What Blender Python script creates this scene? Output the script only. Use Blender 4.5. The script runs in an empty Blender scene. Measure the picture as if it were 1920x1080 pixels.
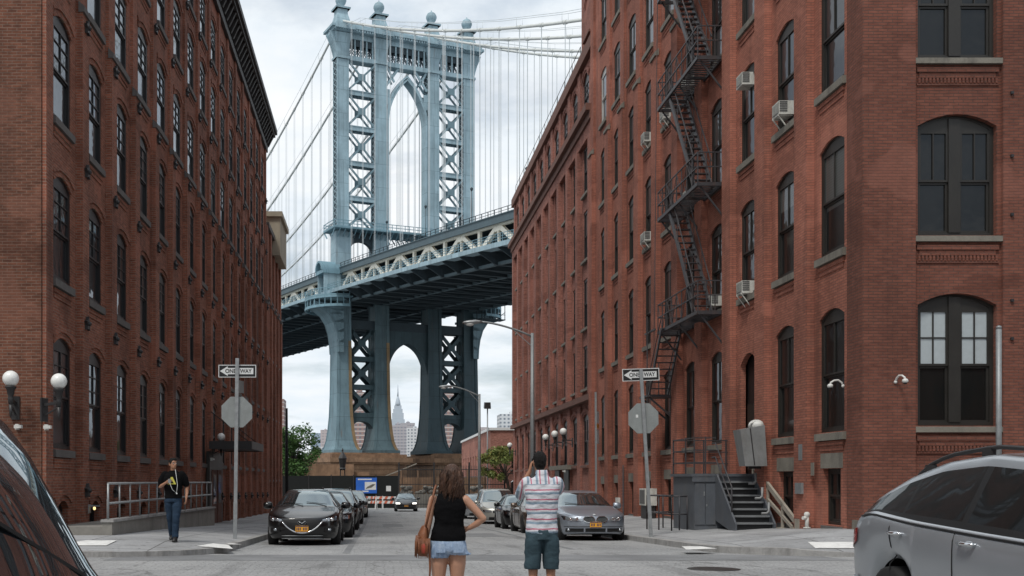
import bpy, math, random
from mathutils import Vector, Matrix, noise as mnoise
random.seed(7)
PI = math.pi
scene = bpy.context.scene
COL = scene.collection
V = Vector
CAMZ = 1.45

def clamp(a, lo=0.0, hi=1.0): return max(lo, min(hi, a))
def lerp(a, b, t): return a + (b - a) * t
def interp(tab, x):
    if x <= tab[0][0]: return tab[0][1]
    for (x0, y0), (x1, y1) in zip(tab, tab[1:]):
        if x <= x1: return lerp(y0, y1, (x - x0) / (x1 - x0))
    return tab[-1][1]

# ------------------------------------------------------------------ objects
def tag(o, label=None, cat=None, group=None, kind=None):
    if label: o['label'] = label
    if cat: o['category'] = cat
    if group: o['group'] = group
    if kind: o['kind'] = kind
    return o

def thing(name, label, cat, loc=(0, 0, 0), rz=0.0, group=None):
    o = bpy.data.objects.new(name, None)
    o.empty_display_size = 0.2
    COL.objects.link(o)
    o.location = loc
    o.rotation_euler = (0, 0, rz)
    return tag(o, label, cat, group)

KIDS = {}

def copy_thing(src, parent=None):
    """copy an object with its parts and sub-parts (children read from KIDS)"""
    c = src.copy()
    COL.objects.link(c)
    if parent is not None: c.parent = parent
    for k in KIDS.get(src, []):
        copy_thing(k, c)
    return c

class MB:
    def __init__(self):
        self.v = []; self.f = []; self.sm = []
    def add(self, verts, faces, smooth=False):
        b = len(self.v)
        self.v.extend([tuple(p) for p in verts])
        for f in faces:
            self.f.append(tuple(b + i for i in f)); self.sm.append(smooth)
    def quad(self, a, b, c, d, smooth=False): self.add([a, b, c, d], [(0, 1, 2, 3)], smooth)
    def tri(self, a, b, c): self.add([a, b, c], [(0, 1, 2)])
    def poly(self, pts): self.add(pts, [tuple(range(len(pts)))])
    def box(self, x0, x1, y0, y1, z0, z1):
        if x0 > x1: x0, x1 = x1, x0
        if y0 > y1: y0, y1 = y1, y0
        if z0 > z1: z0, z1 = z1, z0
        self.hexa([(x0, y0, z0), (x1, y0, z0), (x1, y1, z0), (x0, y1, z0), (x0, y0, z1), (x1, y0, z1), (x1, y1, z1), (x0, y1, z1)])
    def hexa(self, p):
        self.add(p, [(3, 2, 1, 0), (4, 5, 6, 7), (0, 1, 5, 4), (1, 2, 6, 5), (2, 3, 7, 6), (3, 0, 4, 7)])
    def bar(self, p0, p1, w, h, up=(0, 0, 1)):
        p0 = V(p0); p1 = V(p1); d = (p1 - p0)
        if d.length < 1e-6: return
        d.normalize(); u = V(up)
        if abs(d.dot(u)) > 0.98: u = V((0, 1, 0))
        s = d.cross(u).normalized(); u = s.cross(d).normalized()
        s *= w / 2; u *= h / 2
        self.hexa([p0 - s - u, p0 + s - u, p1 + s - u, p1 - s - u, p0 - s + u, p0 + s + u, p1 + s + u, p1 - s + u])
    def tube(self, p0, p1, r, n=8, r1=None, caps=True):
        self.path([p0, p1], [r, r if r1 is None else r1], n, caps)
    def path(self, pts, radii, n=8, caps=True, sq=None):
        pts = [V(p) for p in pts]
        if not isinstance(radii, (list, tuple)): radii = [radii] * len(pts)
        rings = []; prev = None
        for i, p in enumerate(pts):
            if i == 0: d = pts[1] - p
            elif i == len(pts) - 1: d = p - pts[i - 1]
            else: d = (pts[i + 1] - p).normalized() + (p - pts[i - 1]).normalized()
            d.normalize()
            if prev is None:
                u = V((0, 0, 1)) if abs(d.z) < 0.9 else V((0, 1, 0))
                s = d.cross(u).normalized()
            else:
                s = (prev - d * prev.dot(d))
                s = s.normalized() if s.length > 1e-6 else d.orthogonal().normalized()
            prev = s
            u = d.cross(s).normalized()
            rings.append([p + (s * math.cos(2 * PI * k / n) + u * math.sin(2 * PI * k / n)) * radii[i] for k in range(n)])
        self.loft(rings, caps)
    def loft(self, rings, caps=True, smooth=True):
        n = len(rings[0]); b = len(self.v)
        for r in rings: self.v.extend([tuple(p) for p in r])
        for i in range(len(rings) - 1):
            for k in range(n):
                a = b + i * n + k; c = b + i * n + (k + 1) % n
                self.f.append((a, c, c + n, a + n)); self.sm.append(smooth)
        if caps:
            self.f.append(tuple(b + k for k in range(n))[::-1]); self.sm.append(False)
            e = b + (len(rings) - 1) * n
            self.f.append(tuple(e + k for k in range(n))); self.sm.append(False)
    def lathe(self, prof, c=(0, 0, 0), n=16, axis='z', smooth=True):
        rings = []
        for r, h in prof:
            ring = []
            for k in range(n):
                a = 2 * PI * k / n; x, y = r * math.cos(a), r * math.sin(a)
                if axis == 'z': q = (c[0] + x, c[1] + y, c[2] + h)
                elif axis == 'x': q = (c[0] + h, c[1] + x, c[2] + y)
                else: q = (c[0] + y, c[1] + h, c[2] + x)
                ring.append(q)
            rings.append(ring)
        self.loft(rings, True, smooth)
    def ball(self, c, r, n=16, m=10):
        if not isinstance(r, (tuple, list)): r = (r, r, r)
        rings = []
        for j in range(1, m):
            t = PI * j / m
            rings.append([(c[0] + r[0] * math.sin(t) * math.cos(2 * PI * k / n), c[1] + r[1] * math.sin(t) * math.sin(2 * PI * k / n), c[2] - r[2] * math.cos(t)) for k in range(n)])
        self.loft(rings, True)
    def limb(self, pts, radii, n=12):
        """tapered limb with rounded ends"""
        pts = [V(p) for p in pts]
        P = []; R = []
        d = (pts[1] - pts[0]).normalized(); r = radii[0]
        for a in (0.05, 0.5, 0.87): P.append(pts[0] - d * r * math.sqrt(1 - a * a)); R.append(r * a)
        for p, q in zip(pts, radii): P.append(p); R.append(q)
        d = (pts[-1] - pts[-2]).normalized(); r = radii[-1]
        for a in (0.87, 0.5, 0.05): P.append(pts[-1] + d * r * math.sqrt(1 - a * a)); R.append(r * a)
        self.path(P, R, n)
    def stack(self, rings, n=20):
        """horizontal elliptic rings (cx, cy, z, rx, ry[, power])"""
        out = []
        for q in rings:
            cx, cy, z, rx, ry = q[:5]; pw = q[5] if len(q) > 5 else 2.3
            ring = []
            for k in range(n):
                a = 2 * PI * k / n; ca, sa = math.cos(a), math.sin(a)
                ring.append((cx + rx * math.copysign(abs(ca) ** (2 / pw), ca), cy + ry * math.copysign(abs(sa) ** (2 / pw), sa), z))
            out.append(ring)
        self.loft(out, True)
    def prism(self, poly, fn, d0, d1):
        """extrude a 2-D polygon: fn(a, b, d) -> xyz"""
        n = len(poly)
        A = [fn(a, b, d0) for a, b in poly]; B = [fn(a, b, d1) for a, b in poly]
        self.add(A + B, [tuple(range(n))[::-1], tuple(range(n, 2 * n))] + [(i, (i + 1) % n, (i + 1) % n + n, i + n) for i in range(n)])
    def mesh(self, name):
        me = bpy.data.meshes.new(name)
        me.from_pydata(self.v, [], self.f)
        me.polygons.foreach_set('use_smooth', self.sm)
        me.update()
        return me
    def build(self, name, mat, parent=None, loc=None, mesh_fix=True):
        me = self.mesh(name)
        if mesh_fix: fix_normals(me)
        me.materials.append(mat)
        o = bpy.data.objects.new(name, me)
        COL.objects.link(o)
        if parent is not None:
            o.parent = parent; KIDS.setdefault(parent, []).append(o)
        if loc is not None: o.location = loc
        return o

import bmesh
def fix_normals(me):
    bm = bmesh.new(); bm.from_mesh(me)
    bmesh.ops.recalc_face_normals(bm, faces=bm.faces)
    bm.to_mesh(me); bm.free()

def remesh(mb, voxel, smooth=4, post=None):
    """one continuous surface from overlapping closed pieces"""
    me = mb.mesh('tmp'); fix_normals(me)
    o = bpy.data.objects.new('tmp', me); COL.objects.link(o)
    m = o.modifiers.new('r', 'REMESH'); m.mode = 'VOXEL'; m.voxel_size = voxel
    s = o.modifiers.new('s', 'SMOOTH'); s.iterations = smooth; s.factor = 0.5
    dg = bpy.context.evaluated_depsgraph_get()
    ev = o.evaluated_get(dg)
    out = bpy.data.meshes.new_from_object(ev)
    bpy.data.objects.remove(o)
    if post:
        for v in out.vertices: v.co = post(v.co.copy())
    out.polygons.foreach_set('use_smooth', [True] * len(out.polygons))
    out.update()
    return out

def mesh_obj(name, me, mat, parent=None):
    me.name = name
    me.materials.clear(); me.materials.append(mat)
    o = bpy.data.objects.new(name, me); COL.objects.link(o)
    if parent is not None:
        o.parent = parent; KIDS.setdefault(parent, []).append(o)
    return o

# ------------------------------------------------------------------ materials
class NT:
    def __init__(self, m):
        self.t = m.node_tree; self.t.nodes.clear()
    def n(self, typ, **kw):
        nd = self.t.nodes.new(typ)
        for k, v in kw.items():
            if k.startswith('i_'):
                key = k[2:]
                key = int(key) if key.isdigit() else key.replace('_', ' ')
                if hasattr(v, 'is_output'): self.t.links.new(v, nd.inputs[key])
                else: nd.inputs[key].default_value = v
            else: setattr(nd, k, v)
        return nd
    def l(self, a, b): self.t.links.new(a, b)
    def math(self, op, a, b=None, c=None, clampit=False):
        nd = self.t.nodes.new('ShaderNodeMath'); nd.operation = op; nd.use_clamp = clampit
        for i, q in enumerate((a, b, c)):
            if q is None: continue
            if hasattr(q, 'is_output'): self.t.links.new(q, nd.inputs[i])
            else: nd.inputs[i].default_value = q
        return nd.outputs[0]
    def mix(self, fac, a, b, blend='MIX'):
        nd = self.t.nodes.new('ShaderNodeMix'); nd.data_type = 'RGBA'; nd.blend_type = blend
        for i, q in ((0, fac), (6, a), (7, b)):
            if hasattr(q, 'is_output'): self.t.links.new(q, nd.inputs[i])
            else: nd.inputs[i].default_value = q if i == 0 else (tuple(q) + (1,))[:4]
        return nd.outputs[2]
    def noise(self, vec, scale, detail=4, rough=0.55):
        nd = self.n('ShaderNodeTexNoise'); nd.inputs['Scale'].default_value = scale
        nd.inputs['Detail'].default_value = detail; nd.inputs['Roughness'].default_value = rough
        if vec is not None: self.l(vec, nd.inputs['Vector'])
        return nd.outputs['Fac']
    def ramp(self, fac, stops):
        nd = self.n('ShaderNodeValToRGB'); cr = nd.color_ramp
        while len(cr.elements) < len(stops): cr.elements.new(0.5)
        for e, (p, c) in zip(cr.elements, stops):
            e.position = p; e.color = (tuple(c) + (1,))[:4] if isinstance(c, (tuple, list)) else (c, c, c, 1)
        self.l(fac, nd.inputs[0])
        return nd.outputs[0]
    def scalevec(self, vec, s):
        nd = self.n('ShaderNodeVectorMath', operation='MULTIPLY'); self.l(vec, nd.inputs[0]); nd.inputs[1].default_value = s
        return nd.outputs[0]
    def bump(self, h, strength, dist):
        nd = self.n('ShaderNodeBump'); nd.inputs['Strength'].default_value = strength; nd.inputs['Distance'].default_value = dist
        self.l(h, nd.inputs['Height']); return nd.outputs[0]
    def out(self, col, rough=0.7, metal=0.0, bump=None, spec=0.5, coat=0.0, coat_rough=0.05, emit=None, estr=0.0, ior=None, sss=0.0):
        b = self.n('ShaderNodeBsdfPrincipled')
        def put(k, q):
            if hasattr(q, 'is_output'): self.l(q, b.inputs[k])
            elif isinstance(q, (tuple, list)): b.inputs[k].default_value = (tuple(q) + (1,))[:4]
            else: b.inputs[k].default_value = q
        put('Base Color', col); put('Roughness', rough); put('Metallic', metal); put('Specular IOR Level', spec)
        put('Coat Weight', coat); put('Coat Roughness', coat_rough)
        if ior: put('IOR', ior)
        if sss: put('Subsurface Weight', sss); put('Subsurface Scale', 0.01)
        if emit: put('Emission Color', emit); put('Emission Strength', estr)
        if bump is not None: self.l(bump, b.inputs['Normal'])
        o = self.n('ShaderNodeOutputMaterial'); self.l(b.outputs[0], o.inputs[0])
        return b

def newmat(name):
    m = bpy.data.materials.new(name); m.use_nodes = True
    return m, NT(m)

def pos(nt): return nt.n('ShaderNodeNewGeometry').outputs['Position']
def objc(nt): return nt.n('ShaderNodeTexCoord').outputs['Object']

def plain(name, col, rough=0.6, metal=0.0, var=0.2, scale=4.0, bump=0.0, spec=0.5, coat=0.0, local=False, dirt=None, emit=None, estr=0.0):
    m, nt = newmat(name)
    p = objc(nt) if local else pos(nt)
    a = nt.noise(p, scale, 5); b = nt.noise(p, scale * 7.3, 3)
    f = nt.math('ADD', nt.math('MULTIPLY', a, 0.65), nt.math('MULTIPLY', b, 0.35))
    f = nt.ramp(f, [(0.3, 1 - var), (0.7, 1 + var * 0.6)])
    c = nt.mix(1.0, col, f, 'MULTIPLY')
    if dirt:
        d = nt.ramp(nt.noise(nt.scalevec(p, (1, 1, 0.25)), scale * 0.7, 6, 0.7), [(0.5, 0.0), (0.68, 1.0)])
        c = nt.mix(nt.math('MULTIPLY', d, dirt[1]), c, dirt[0])
    bp = nt.bump(b, bump, 0.02) if bump else None
    r = nt.math('ADD', nt.math('MULTIPLY', a, 0.2), rough - 0.1) if rough > 0.2 else rough
    nt.out(c, r, metal, bp, spec, coat, emit=emit, estr=estr)
    return m

def brick_mat(name, c1, c2, mortar, soot=0.5, light=0.15, bw=0.215, rh=0.075, soot_col=(0.03, 0.02, 0.017), zmul=None, cellc=(.7, 1.3)):
    m, nt = newmat(name)
    p = pos(nt)
    s = nt.n('ShaderNodeSeparateXYZ'); nt.l(p, s.inputs[0])
    u = nt.math('ADD', s.outputs[0], s.outputs[1])
    cv = nt.n('ShaderNodeCombineXYZ'); nt.l(u, cv.inputs[0]); nt.l(s.outputs[2], cv.inputs[1])
    b = nt.n('ShaderNodeTexBrick'); nt.l(cv.outputs[0], b.inputs['Vector'])
    b.inputs['Scale'].default_value = 1.0; b.inputs['Brick Width'].default_value = bw; b.inputs['Row Height'].default_value = rh
    b.inputs['Mortar Size'].default_value = 0.009; b.inputs['Mortar Smooth'].default_value = 0.3; b.inputs['Bias'].default_value = -0.1
    b.inputs['Color1'].default_value = c1 + (1,); b.inputs['Color2'].default_value = c2 + (1,); b.inputs['Mortar'].default_value = mortar + (1,)
    c = b.outputs['Color']
    n1 = nt.noise(p, 0.33, 6, 0.6)
    c = nt.mix(1.0, c, nt.ramp(n1, [(0.28, 0.74), (0.72, 1.22)]), 'MULTIPLY')
    # single odd bricks: darker burnt or paler, by cell noise
    cell = nt.n('ShaderNodeTexNoise'); cell.inputs['Scale'].default_value = 1.0; cell.inputs['Detail'].default_value = 2
    nt.l(nt.scalevec(cv.outputs[0], (4.6, 14.9, 1.0)), cell.inputs['Vector'])
    c = nt.mix(1.0, c, nt.ramp(cell.outputs['Fac'], [(0.3, cellc[0]), (0.5, 1.0), (0.72, cellc[1])]), 'MULTIPLY')
    pt = nt.ramp(nt.noise(nt.scalevec(p, (.55, .55, .8)), .55, 3, .5), [(0.60, 0.0), (0.615, 1.0)])
    c = nt.mix(nt.math('MULTIPLY', pt, .35), c, tuple(min(1, q * 1.25 + .02) for q in c1))
    pd = nt.ramp(nt.noise(nt.scalevec(p, (.4, .4, .9)), .8, 4, .6), [(0.36, 1.0), (0.40, 0.0)])
    c = nt.mix(nt.math('MULTIPLY', pd, .4), c, tuple(q * .5 for q in c2))
    st = nt.noise(nt.scalevec(p, (1.3, 1.3, 0.16)), 1.0, 6, 0.65)
    c = nt.mix(nt.math('MULTIPLY', nt.ramp(st, [(0.5, 0.0), (0.75, 1.0)]), soot), c, soot_col)
    wh = nt.noise(nt.scalevec(p, (0.9, 0.9, 2.2)), 1.1, 8, 0.7)
    c = nt.mix(nt.math('MULTIPLY', nt.ramp(wh, [(0.58, 0.0), (0.78, 1.0)]), light), c, (0.42, 0.30, 0.25))
    if zmul:
        g = nt.n('ShaderNodeMapRange'); nt.l(s.outputs[2], g.inputs[0]); g.inputs[1].default_value = zmul[0]; g.inputs[2].default_value = zmul[1]; g.inputs[3].default_value = zmul[2]; g.inputs[4].default_value = 1.0
        c = nt.mix(1.0, c, g.outputs[0], 'MULTIPLY')
    h = nt.math('SUBTRACT', nt.math('MULTIPLY', nt.noise(p, 60, 2), 0.25), b.outputs['Fac'])
    nt.out(c, 0.9, 0, nt.bump(h, 0.6, 0.012), 0.25)
    return m

def glass_mat(name, col=(0.012, 0.014, 0.016), refl=0.16, rough=0.03, wave=0.15, tint=(0.85, 0.92, 1.0), vary=0.0, fres=0.9):
    m, nt = newmat(name)
    p = pos(nt)
    bp = nt.bump(nt.noise(p, 1.7, 2), wave, 0.05)
    if vary:
        r = nt.n('ShaderNodeObjectInfo').outputs['Random']
        wn = nt.n('ShaderNodeTexWhiteNoise', noise_dimensions='1D'); nt.l(r, wn.inputs['W'])
        o1 = nt.n('ShaderNodeVectorMath', operation='SUBTRACT'); nt.l(wn.outputs['Color'], o1.inputs[0]); o1.inputs[1].default_value = (.5, .5, .5)
        o2 = nt.n('ShaderNodeVectorMath', operation='MULTIPLY_ADD'); nt.l(o1.outputs[0], o2.inputs[0]); o2.inputs[1].default_value = (vary, vary, vary); nt.l(bp, o2.inputs[2])
        o3 = nt.n('ShaderNodeVectorMath', operation='NORMALIZE'); nt.l(o2.outputs[0], o3.inputs[0]); bp = o3.outputs[0]
        oc = nt.n('ShaderNodeSeparateXYZ'); nt.l(objc(nt), oc.inputs[0])
        lim = nt.math('ADD', 1.0, nt.math('MULTIPLY', wn.outputs['Value'], 2.4))
        bl = nt.math('MULTIPLY', nt.math('GREATER_THAN', r, 0.66), nt.math('GREATER_THAN', oc.outputs[2], lim))
        sl_ = nt.math('ADD', .8, nt.math('MULTIPLY', nt.math('GREATER_THAN', nt.math('FRACT', nt.math('MULTIPLY', oc.outputs[2], 16.0)), .5), .2))
        base = nt.mix(bl, col, nt.mix(1.0, (.10, .105, .10), sl_, 'MULTIPLY'))
        base = nt.mix(nt.math('MULTIPLY', nt.noise(nt.scalevec(objc(nt), (3, 3, 1.2)), 1.2, 3), .25), base, (.03, .027, .022))
    d = nt.n('ShaderNodeBsdfPrincipled')
    if vary: nt.l(base, d.inputs['Base Color'])
    else: d.inputs['Base Color'].default_value = col + (1,)
    d.inputs['Roughness'].default_value = 0.35; d.inputs['Specular IOR Level'].default_value = 0.2
    g = nt.n('ShaderNodeBsdfGlossy'); g.inputs['Roughness'].default_value = rough; g.inputs['Color'].default_value = tint + (1,); nt.l(bp, g.inputs['Normal'])
    fr = nt.n('ShaderNodeFresnel'); fr.inputs['IOR'].default_value = 1.5
    f = nt.math('ADD', nt.math('MULTIPLY', fr.outputs[0], fres), refl, clampit=True)
    mx = nt.n('ShaderNodeMixShader'); nt.l(f, mx.inputs[0]); nt.l(d.outputs[0], mx.inputs[1]); nt.l(g.outputs[0], mx.inputs[2])
    o = nt.n('ShaderNodeOutputMaterial'); nt.l(mx.outputs[0], o.inputs[0])
    return m

def paint(name, col, metal=0.0, flake=0.1, rough=0.35, dust=0.5, croug=0.05):
    m, nt = newmat(name)
    p = objc(nt)
    c = nt.mix(1.0, col, nt.ramp(nt.noise(p, 1.6, 2), [(0.3, 1 - flake), (0.7, 1 + flake)]), 'MULTIPLY')
    # road dust on the lower body
    s = nt.n('ShaderNodeSeparateXYZ'); nt.l(p, s.inputs[0])
    g = nt.n('ShaderNodeMapRange'); nt.l(s.outputs[2], g.inputs[0]); g.inputs[1].default_value = 0.75; g.inputs[2].default_value = 0.15; g.inputs[3].default_value = 0.0; g.inputs[4].default_value = dust
    dz = nt.math('MULTIPLY', g.outputs[0], nt.noise(p, 9, 5))
    c = nt.mix(dz, c, (0.13, 0.125, 0.115))
    nt.out(c, nt.math('ADD', nt.math('MULTIPLY', nt.noise(p, 2, 3), 0.06), rough - 0.03), metal, None, 0.3, .8, croug)
    return m

M = {}
M['brick_left_front_dimmed'] = brick_mat('brick_left_front_dimmed', (0.175, 0.070, 0.043), (0.125, 0.050, 0.032), (0.19, 0.125, 0.095), 0.6, 0.06, rh=0.067, cellc=(.72, 1.28))  # darker copy of the side brick, vignette falloff put into its colour
M['brick_right_front_dimmed'] = brick_mat('brick_right_front_dimmed', (0.205, 0.078, 0.053), (0.165, 0.061, 0.043), (0.11, 0.062, 0.05), 0.4, 0.06, rh=0.067, cellc=(.82, 1.16))  # light falloff towards the frame edge painted into this front's brick
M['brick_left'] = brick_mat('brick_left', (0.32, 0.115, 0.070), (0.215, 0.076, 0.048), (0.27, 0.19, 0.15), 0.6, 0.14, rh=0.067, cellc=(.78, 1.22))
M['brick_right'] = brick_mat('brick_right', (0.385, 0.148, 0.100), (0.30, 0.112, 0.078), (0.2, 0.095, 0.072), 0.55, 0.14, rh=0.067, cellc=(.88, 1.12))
M['brick_far'] = brick_mat('brick_far', (0.345, 0.145, 0.108), (0.275, 0.112, 0.085), (0.22, 0.135, 0.115), 0.4, 0.10)
M['brick_low'] = brick_mat('brick_low', (0.36, 0.15, 0.11), (0.28, 0.11, 0.08), (0.3, 0.2, 0.17), 0.25, 0.15)
M['stone_sill'] = plain('stone_sill', (0.20, 0.185, 0.155), 0.85, var=0.3, scale=3, bump=0.2, dirt=((0.05, 0.045, 0.04), 0.6))
M['stone_dark'] = plain('stone_dark', (0.125, 0.118, 0.112), 0.85, var=0.3, scale=3, bump=0.2)
M['brownstone'] = plain('brownstone', (0.16, 0.075, 0.055), 0.85, var=0.25, scale=2.5, bump=0.2)
M['frame_black'] = plain('frame_black', (0.012, 0.012, 0.013), 0.45, var=0.2)
M['frame_brown'] = plain('frame_brown', (0.022, 0.020, 0.017), 0.5, var=0.25, scale=2)
M['frame_pale'] = plain('frame_pale', (0.45, 0.45, 0.43), 0.5, var=0.15)
M['glass'] = glass_mat('glass', (0.005, 0.006, 0.006), refl=0.0, vary=0.05, fres=0.6)
M['glass_left'] = glass_mat('glass_left', (0.006, 0.008, 0.01), refl=0.03, vary=0.04, fres=.75)
M['blind'] = plain('blind', (0.42, 0.47, 0.49), 0.4, var=0.08, scale=8, spec=0.6, coat=0.4)
M['cornice'] = plain('cornice', (0.028, 0.026, 0.025), 0.6, var=0.3)
M['iron'] = plain('iron', (0.026, 0.025, 0.026), 0.5, var=0.3, scale=5)
M['iron_escape'] = plain('iron_escape', (0.048, 0.047, 0.052), 0.5, 0.1, var=0.35, scale=5, dirt=((0.09, 0.05, 0.035), 0.5))
M['galv'] = plain('galv', (0.33, 0.345, 0.35), 0.45, 0.5, var=0.25, scale=9)
M['galv_dull'] = plain('galv_dull', (0.25, 0.265, 0.27), 0.5, 0.3, var=0.22, scale=9)
M['sign_back'] = plain('sign_back', (0.28, 0.30, 0.295), 0.5, 0.25, var=0.18, scale=5, dirt=((0.2, 0.2, 0.19), 0.4))
M['sign_black'] = plain('sign_black', (0.012, 0.012, 0.013), 0.4, var=0.1)
M['sign_white'] = plain('sign_white', (0.68, 0.69, 0.68), 0.45, var=0.1)
M['sign_orange'] = plain('sign_orange', (0.75, 0.30, 0.03), 0.5, var=0.1)
M['globe'] = plain('globe', (0.82, 0.83, 0.80), 0.28, var=0.05, spec=0.6)
M['white_plastic'] = plain('white_plastic', (0.62, 0.62, 0.59), 0.5, var=0.15, scale=9)
M['ac'] = plain('ac', (0.62, 0.62, 0.57), 0.5, var=0.2, scale=6, dirt=((0.2, 0.17, 0.13), 0.5))
M['ac_grille'] = plain('ac_grille', (0.13, 0.13, 0.125), 0.6, var=0.3)
M['stair_paint'] = plain('stair_paint', (0.095, 0.105, 0.12), 0.45, var=0.25, scale=3, dirt=((0.14, 0.13, 0.12), 0.4))
M['tread'] = plain('tread', (0.19, 0.20, 0.21), 0.6, var=0.3, scale=5)
M['stair_riser'] = plain('stair_riser', (0.014, 0.015, 0.017), 0.6, var=0.25)
M['lift_grey'] = plain('lift_grey', (0.22, 0.225, 0.225), 0.45, var=0.2, scale=3, dirt=((0.12, 0.1, 0.08), 0.5))
M['lift_beige'] = plain('lift_beige', (0.33, 0.30, 0.25), 0.55, var=0.25, scale=5)
M['concrete'] = plain('concrete', (0.25, 0.24, 0.215), 0.88, var=0.28, scale=1.4, bump=0.2, dirt=((0.1, 0.09, 0.08), 0.5))
M['kerb'] = plain('kerb', (0.33, 0.325, 0.315), 0.85, var=0.3, scale=2.5, bump=0.2, dirt=((0.07, 0.065, 0.06), 0.6))
M['paint_white'] = plain('paint_white', (0.74, 0.74, 0.72), 0.75, var=0.18, scale=5, dirt=((0.3, 0.3, 0.29), 0.5))
M['manhole'] = plain('manhole', (0.05, 0.048, 0.046), 0.5, 0.4, var=0.3, scale=12)
M['tan_stone'] = plain('tan_stone', (0.27, 0.165, 0.10), 0.9, var=0.45, scale=0.5, bump=0.3, dirt=((0.10, 0.055, 0.035), 0.8))
M['pent'] = plain('pent', (0.33, 0.29, 0.22), 0.8, var=0.2, scale=1, dirt=((0.16, 0.13, 0.1), 0.4))
M['cream'] = plain('cream', (0.93, 0.88, 0.76), 0.6, var=0.08, scale=0.6)
M['cable'] = plain('cable', (0.58, 0.60, 0.58), 0.55, var=0.12, scale=0.4)
M['rope'] = plain('rope', (0.55, 0.60, 0.62), 0.6, var=0.1, scale=0.4)
M['bridge'] = plain('bridge', (0.275, 0.405, 0.47), 0.6, var=0.22, scale=0.22, dirt=((0.12, 0.17, 0.19), 0.5))
M['bridge_low_shaded'] = plain('bridge_low_shaded', (0.095, 0.155, 0.185), 0.65, var=0.3, scale=0.25, dirt=((0.16, 0.10, 0.05), 0.55))
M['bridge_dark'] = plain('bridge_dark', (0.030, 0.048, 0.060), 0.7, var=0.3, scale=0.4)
M['bridge_slate'] = plain('bridge_slate', (0.075, 0.115, 0.135), 0.65, var=0.25, scale=0.5)
M['bridge_deep_shaded'] = plain('bridge_deep_shaded', (0.050, 0.085, 0.100), 0.7, var=0.3, scale=0.25, dirt=((0.10, 0.07, 0.05), 0.4))
M['bridge_ochre'] = plain('bridge_ochre', (0.22, 0.15, 0.085), 0.7, var=0.35, scale=0.3, dirt=((0.12, 0.13, 0.12), 0.5))
M['bridge_teal'] = plain('bridge_teal', (0.135, 0.235, 0.285), 0.6, var=0.25, scale=0.6)
M['tyre'] = plain('tyre', (0.008, 0.008, 0.008), 0.8, var=0.3, scale=20, local=True)
M['rim'] = plain('rim', (0.42, 0.42, 0.43), 0.3, 0.85, var=0.15, local=True)
M['rim_dark'] = plain('rim_dark', (0.07, 0.07, 0.075), 0.35, 0.8, var=0.15, local=True)
M['trim'] = plain('trim', (0.005, 0.005, 0.0055), 0.5, var=0.2, local=True)
M['chrome'] = plain('chrome', (0.72, 0.73, 0.74), 0.12, 1.0, var=0.05, local=True)
M['lamp_glass'] = glass_mat('lamp_glass', (0.17, 0.18, 0.19), 0.22, 0.08)
M['lamp_red'] = plain('lamp_red', (0.3, 0.012, 0.012), 0.15, var=0.1, coat=1.0, local=True)
M['lamp_lit'] = plain('lamp_lit', (0.9, 0.9, 0.85), 0.2, var=0.02, local=True, emit=(1, 0.97, 0.88), estr=2.5)
M['bulb_lit'] = plain('bulb_lit', (0.9, 0.7, 0.4), 0.2, var=0.02, emit=(1, 0.72, 0.32), estr=1.6)
M['plate'] = plain('plate', (0.78, 0.36, 0.02), 0.45, var=0.08, scale=30, local=True)
M['plate_ink'] = plain('plate_ink', (0.03, 0.03, 0.09), 0.5, var=0.1, local=True)
M['car_glass'] = glass_mat('car_glass', (0.010, 0.012, 0.013), 0.27, 0.015, 0.03, (0.82, 0.93, 0.95))
M['car_glass_side'] = glass_mat('car_glass_side', (0.004, 0.0045, 0.0045), 0.02, 0.02, 0.0, (0.85, 0.9, 0.92))
M['van_glass'] = glass_mat('van_glass', (0.006, 0.009, 0.012), 0.26, 0.012, 0.0, (0.85, 0.93, 0.97))
M['p_black'] = paint('p_black', (0.002, 0.002, 0.0024), 0.0, 0.1, 0.3, .03)
M['p_navy'] = paint('p_navy', (0.003, 0.004, 0.006), 0.2, .1, .3, .05)
M['p_silver'] = paint('p_silver', (0.38, 0.41, 0.44), 0.55, 0.03, 0.34, .4, .14)
M['p_grey'] = paint('p_grey', (0.30, 0.335, 0.385), 0.6, 0.03, 0.34, .4, .13)
M['p_bronze'] = paint('p_bronze', (0.17, 0.13, 0.105), 0.7, 0.08, 0.35)
M['p_pale'] = paint('p_pale', (0.42, 0.42, 0.39), 0.55, 0.06, 0.38)
M['p_slate'] = paint('p_slate', (0.10, 0.125, 0.15), 0.7, 0.06, 0.3, .2)
M['p_char'] = paint('p_char', (0.016, 0.018, 0.021), 0.4, 0.08, 0.35, .2)
M['skin'] = plain('skin', (0.46, 0.25, 0.165), 0.5, var=0.12, scale=14, local=True)
M['skin_tan'] = plain('skin_tan', (0.38, 0.19, 0.115), 0.5, var=0.12, scale=14, local=True)
M['hair_dark'] = plain('hair_dark', (0.005, 0.004, 0.0035), 0.5, var=0.4, scale=30, bump=0.6, local=True, spec=0.25)
M['black_cloth'] = plain('black_cloth', (0.004, 0.004, 0.0048), 0.9, var=0.35, scale=6, bump=0.25, local=True, spec=0.12)
M['jeans'] = plain('jeans', (0.022, 0.04, 0.068), 0.9, var=0.4, scale=6, bump=0.3, local=True, spec=0.15)
M['teal_cloth'] = plain('teal_cloth', (0.045, 0.075, 0.092), 0.9, var=0.22, scale=7, bump=0.3, local=True, spec=0.15)
M['leather'] = plain('leather', (0.21, 0.075, 0.03), 0.5, var=0.35, scale=14, bump=0.3, local=True)
M['red_cloth'] = plain('red_cloth', (0.45, 0.03, 0.03), 0.7, var=0.2, local=True)
M['yellow'] = plain('yellow', (0.62, 0.58, 0.10), 0.7, var=0.1, local=True)
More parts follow.
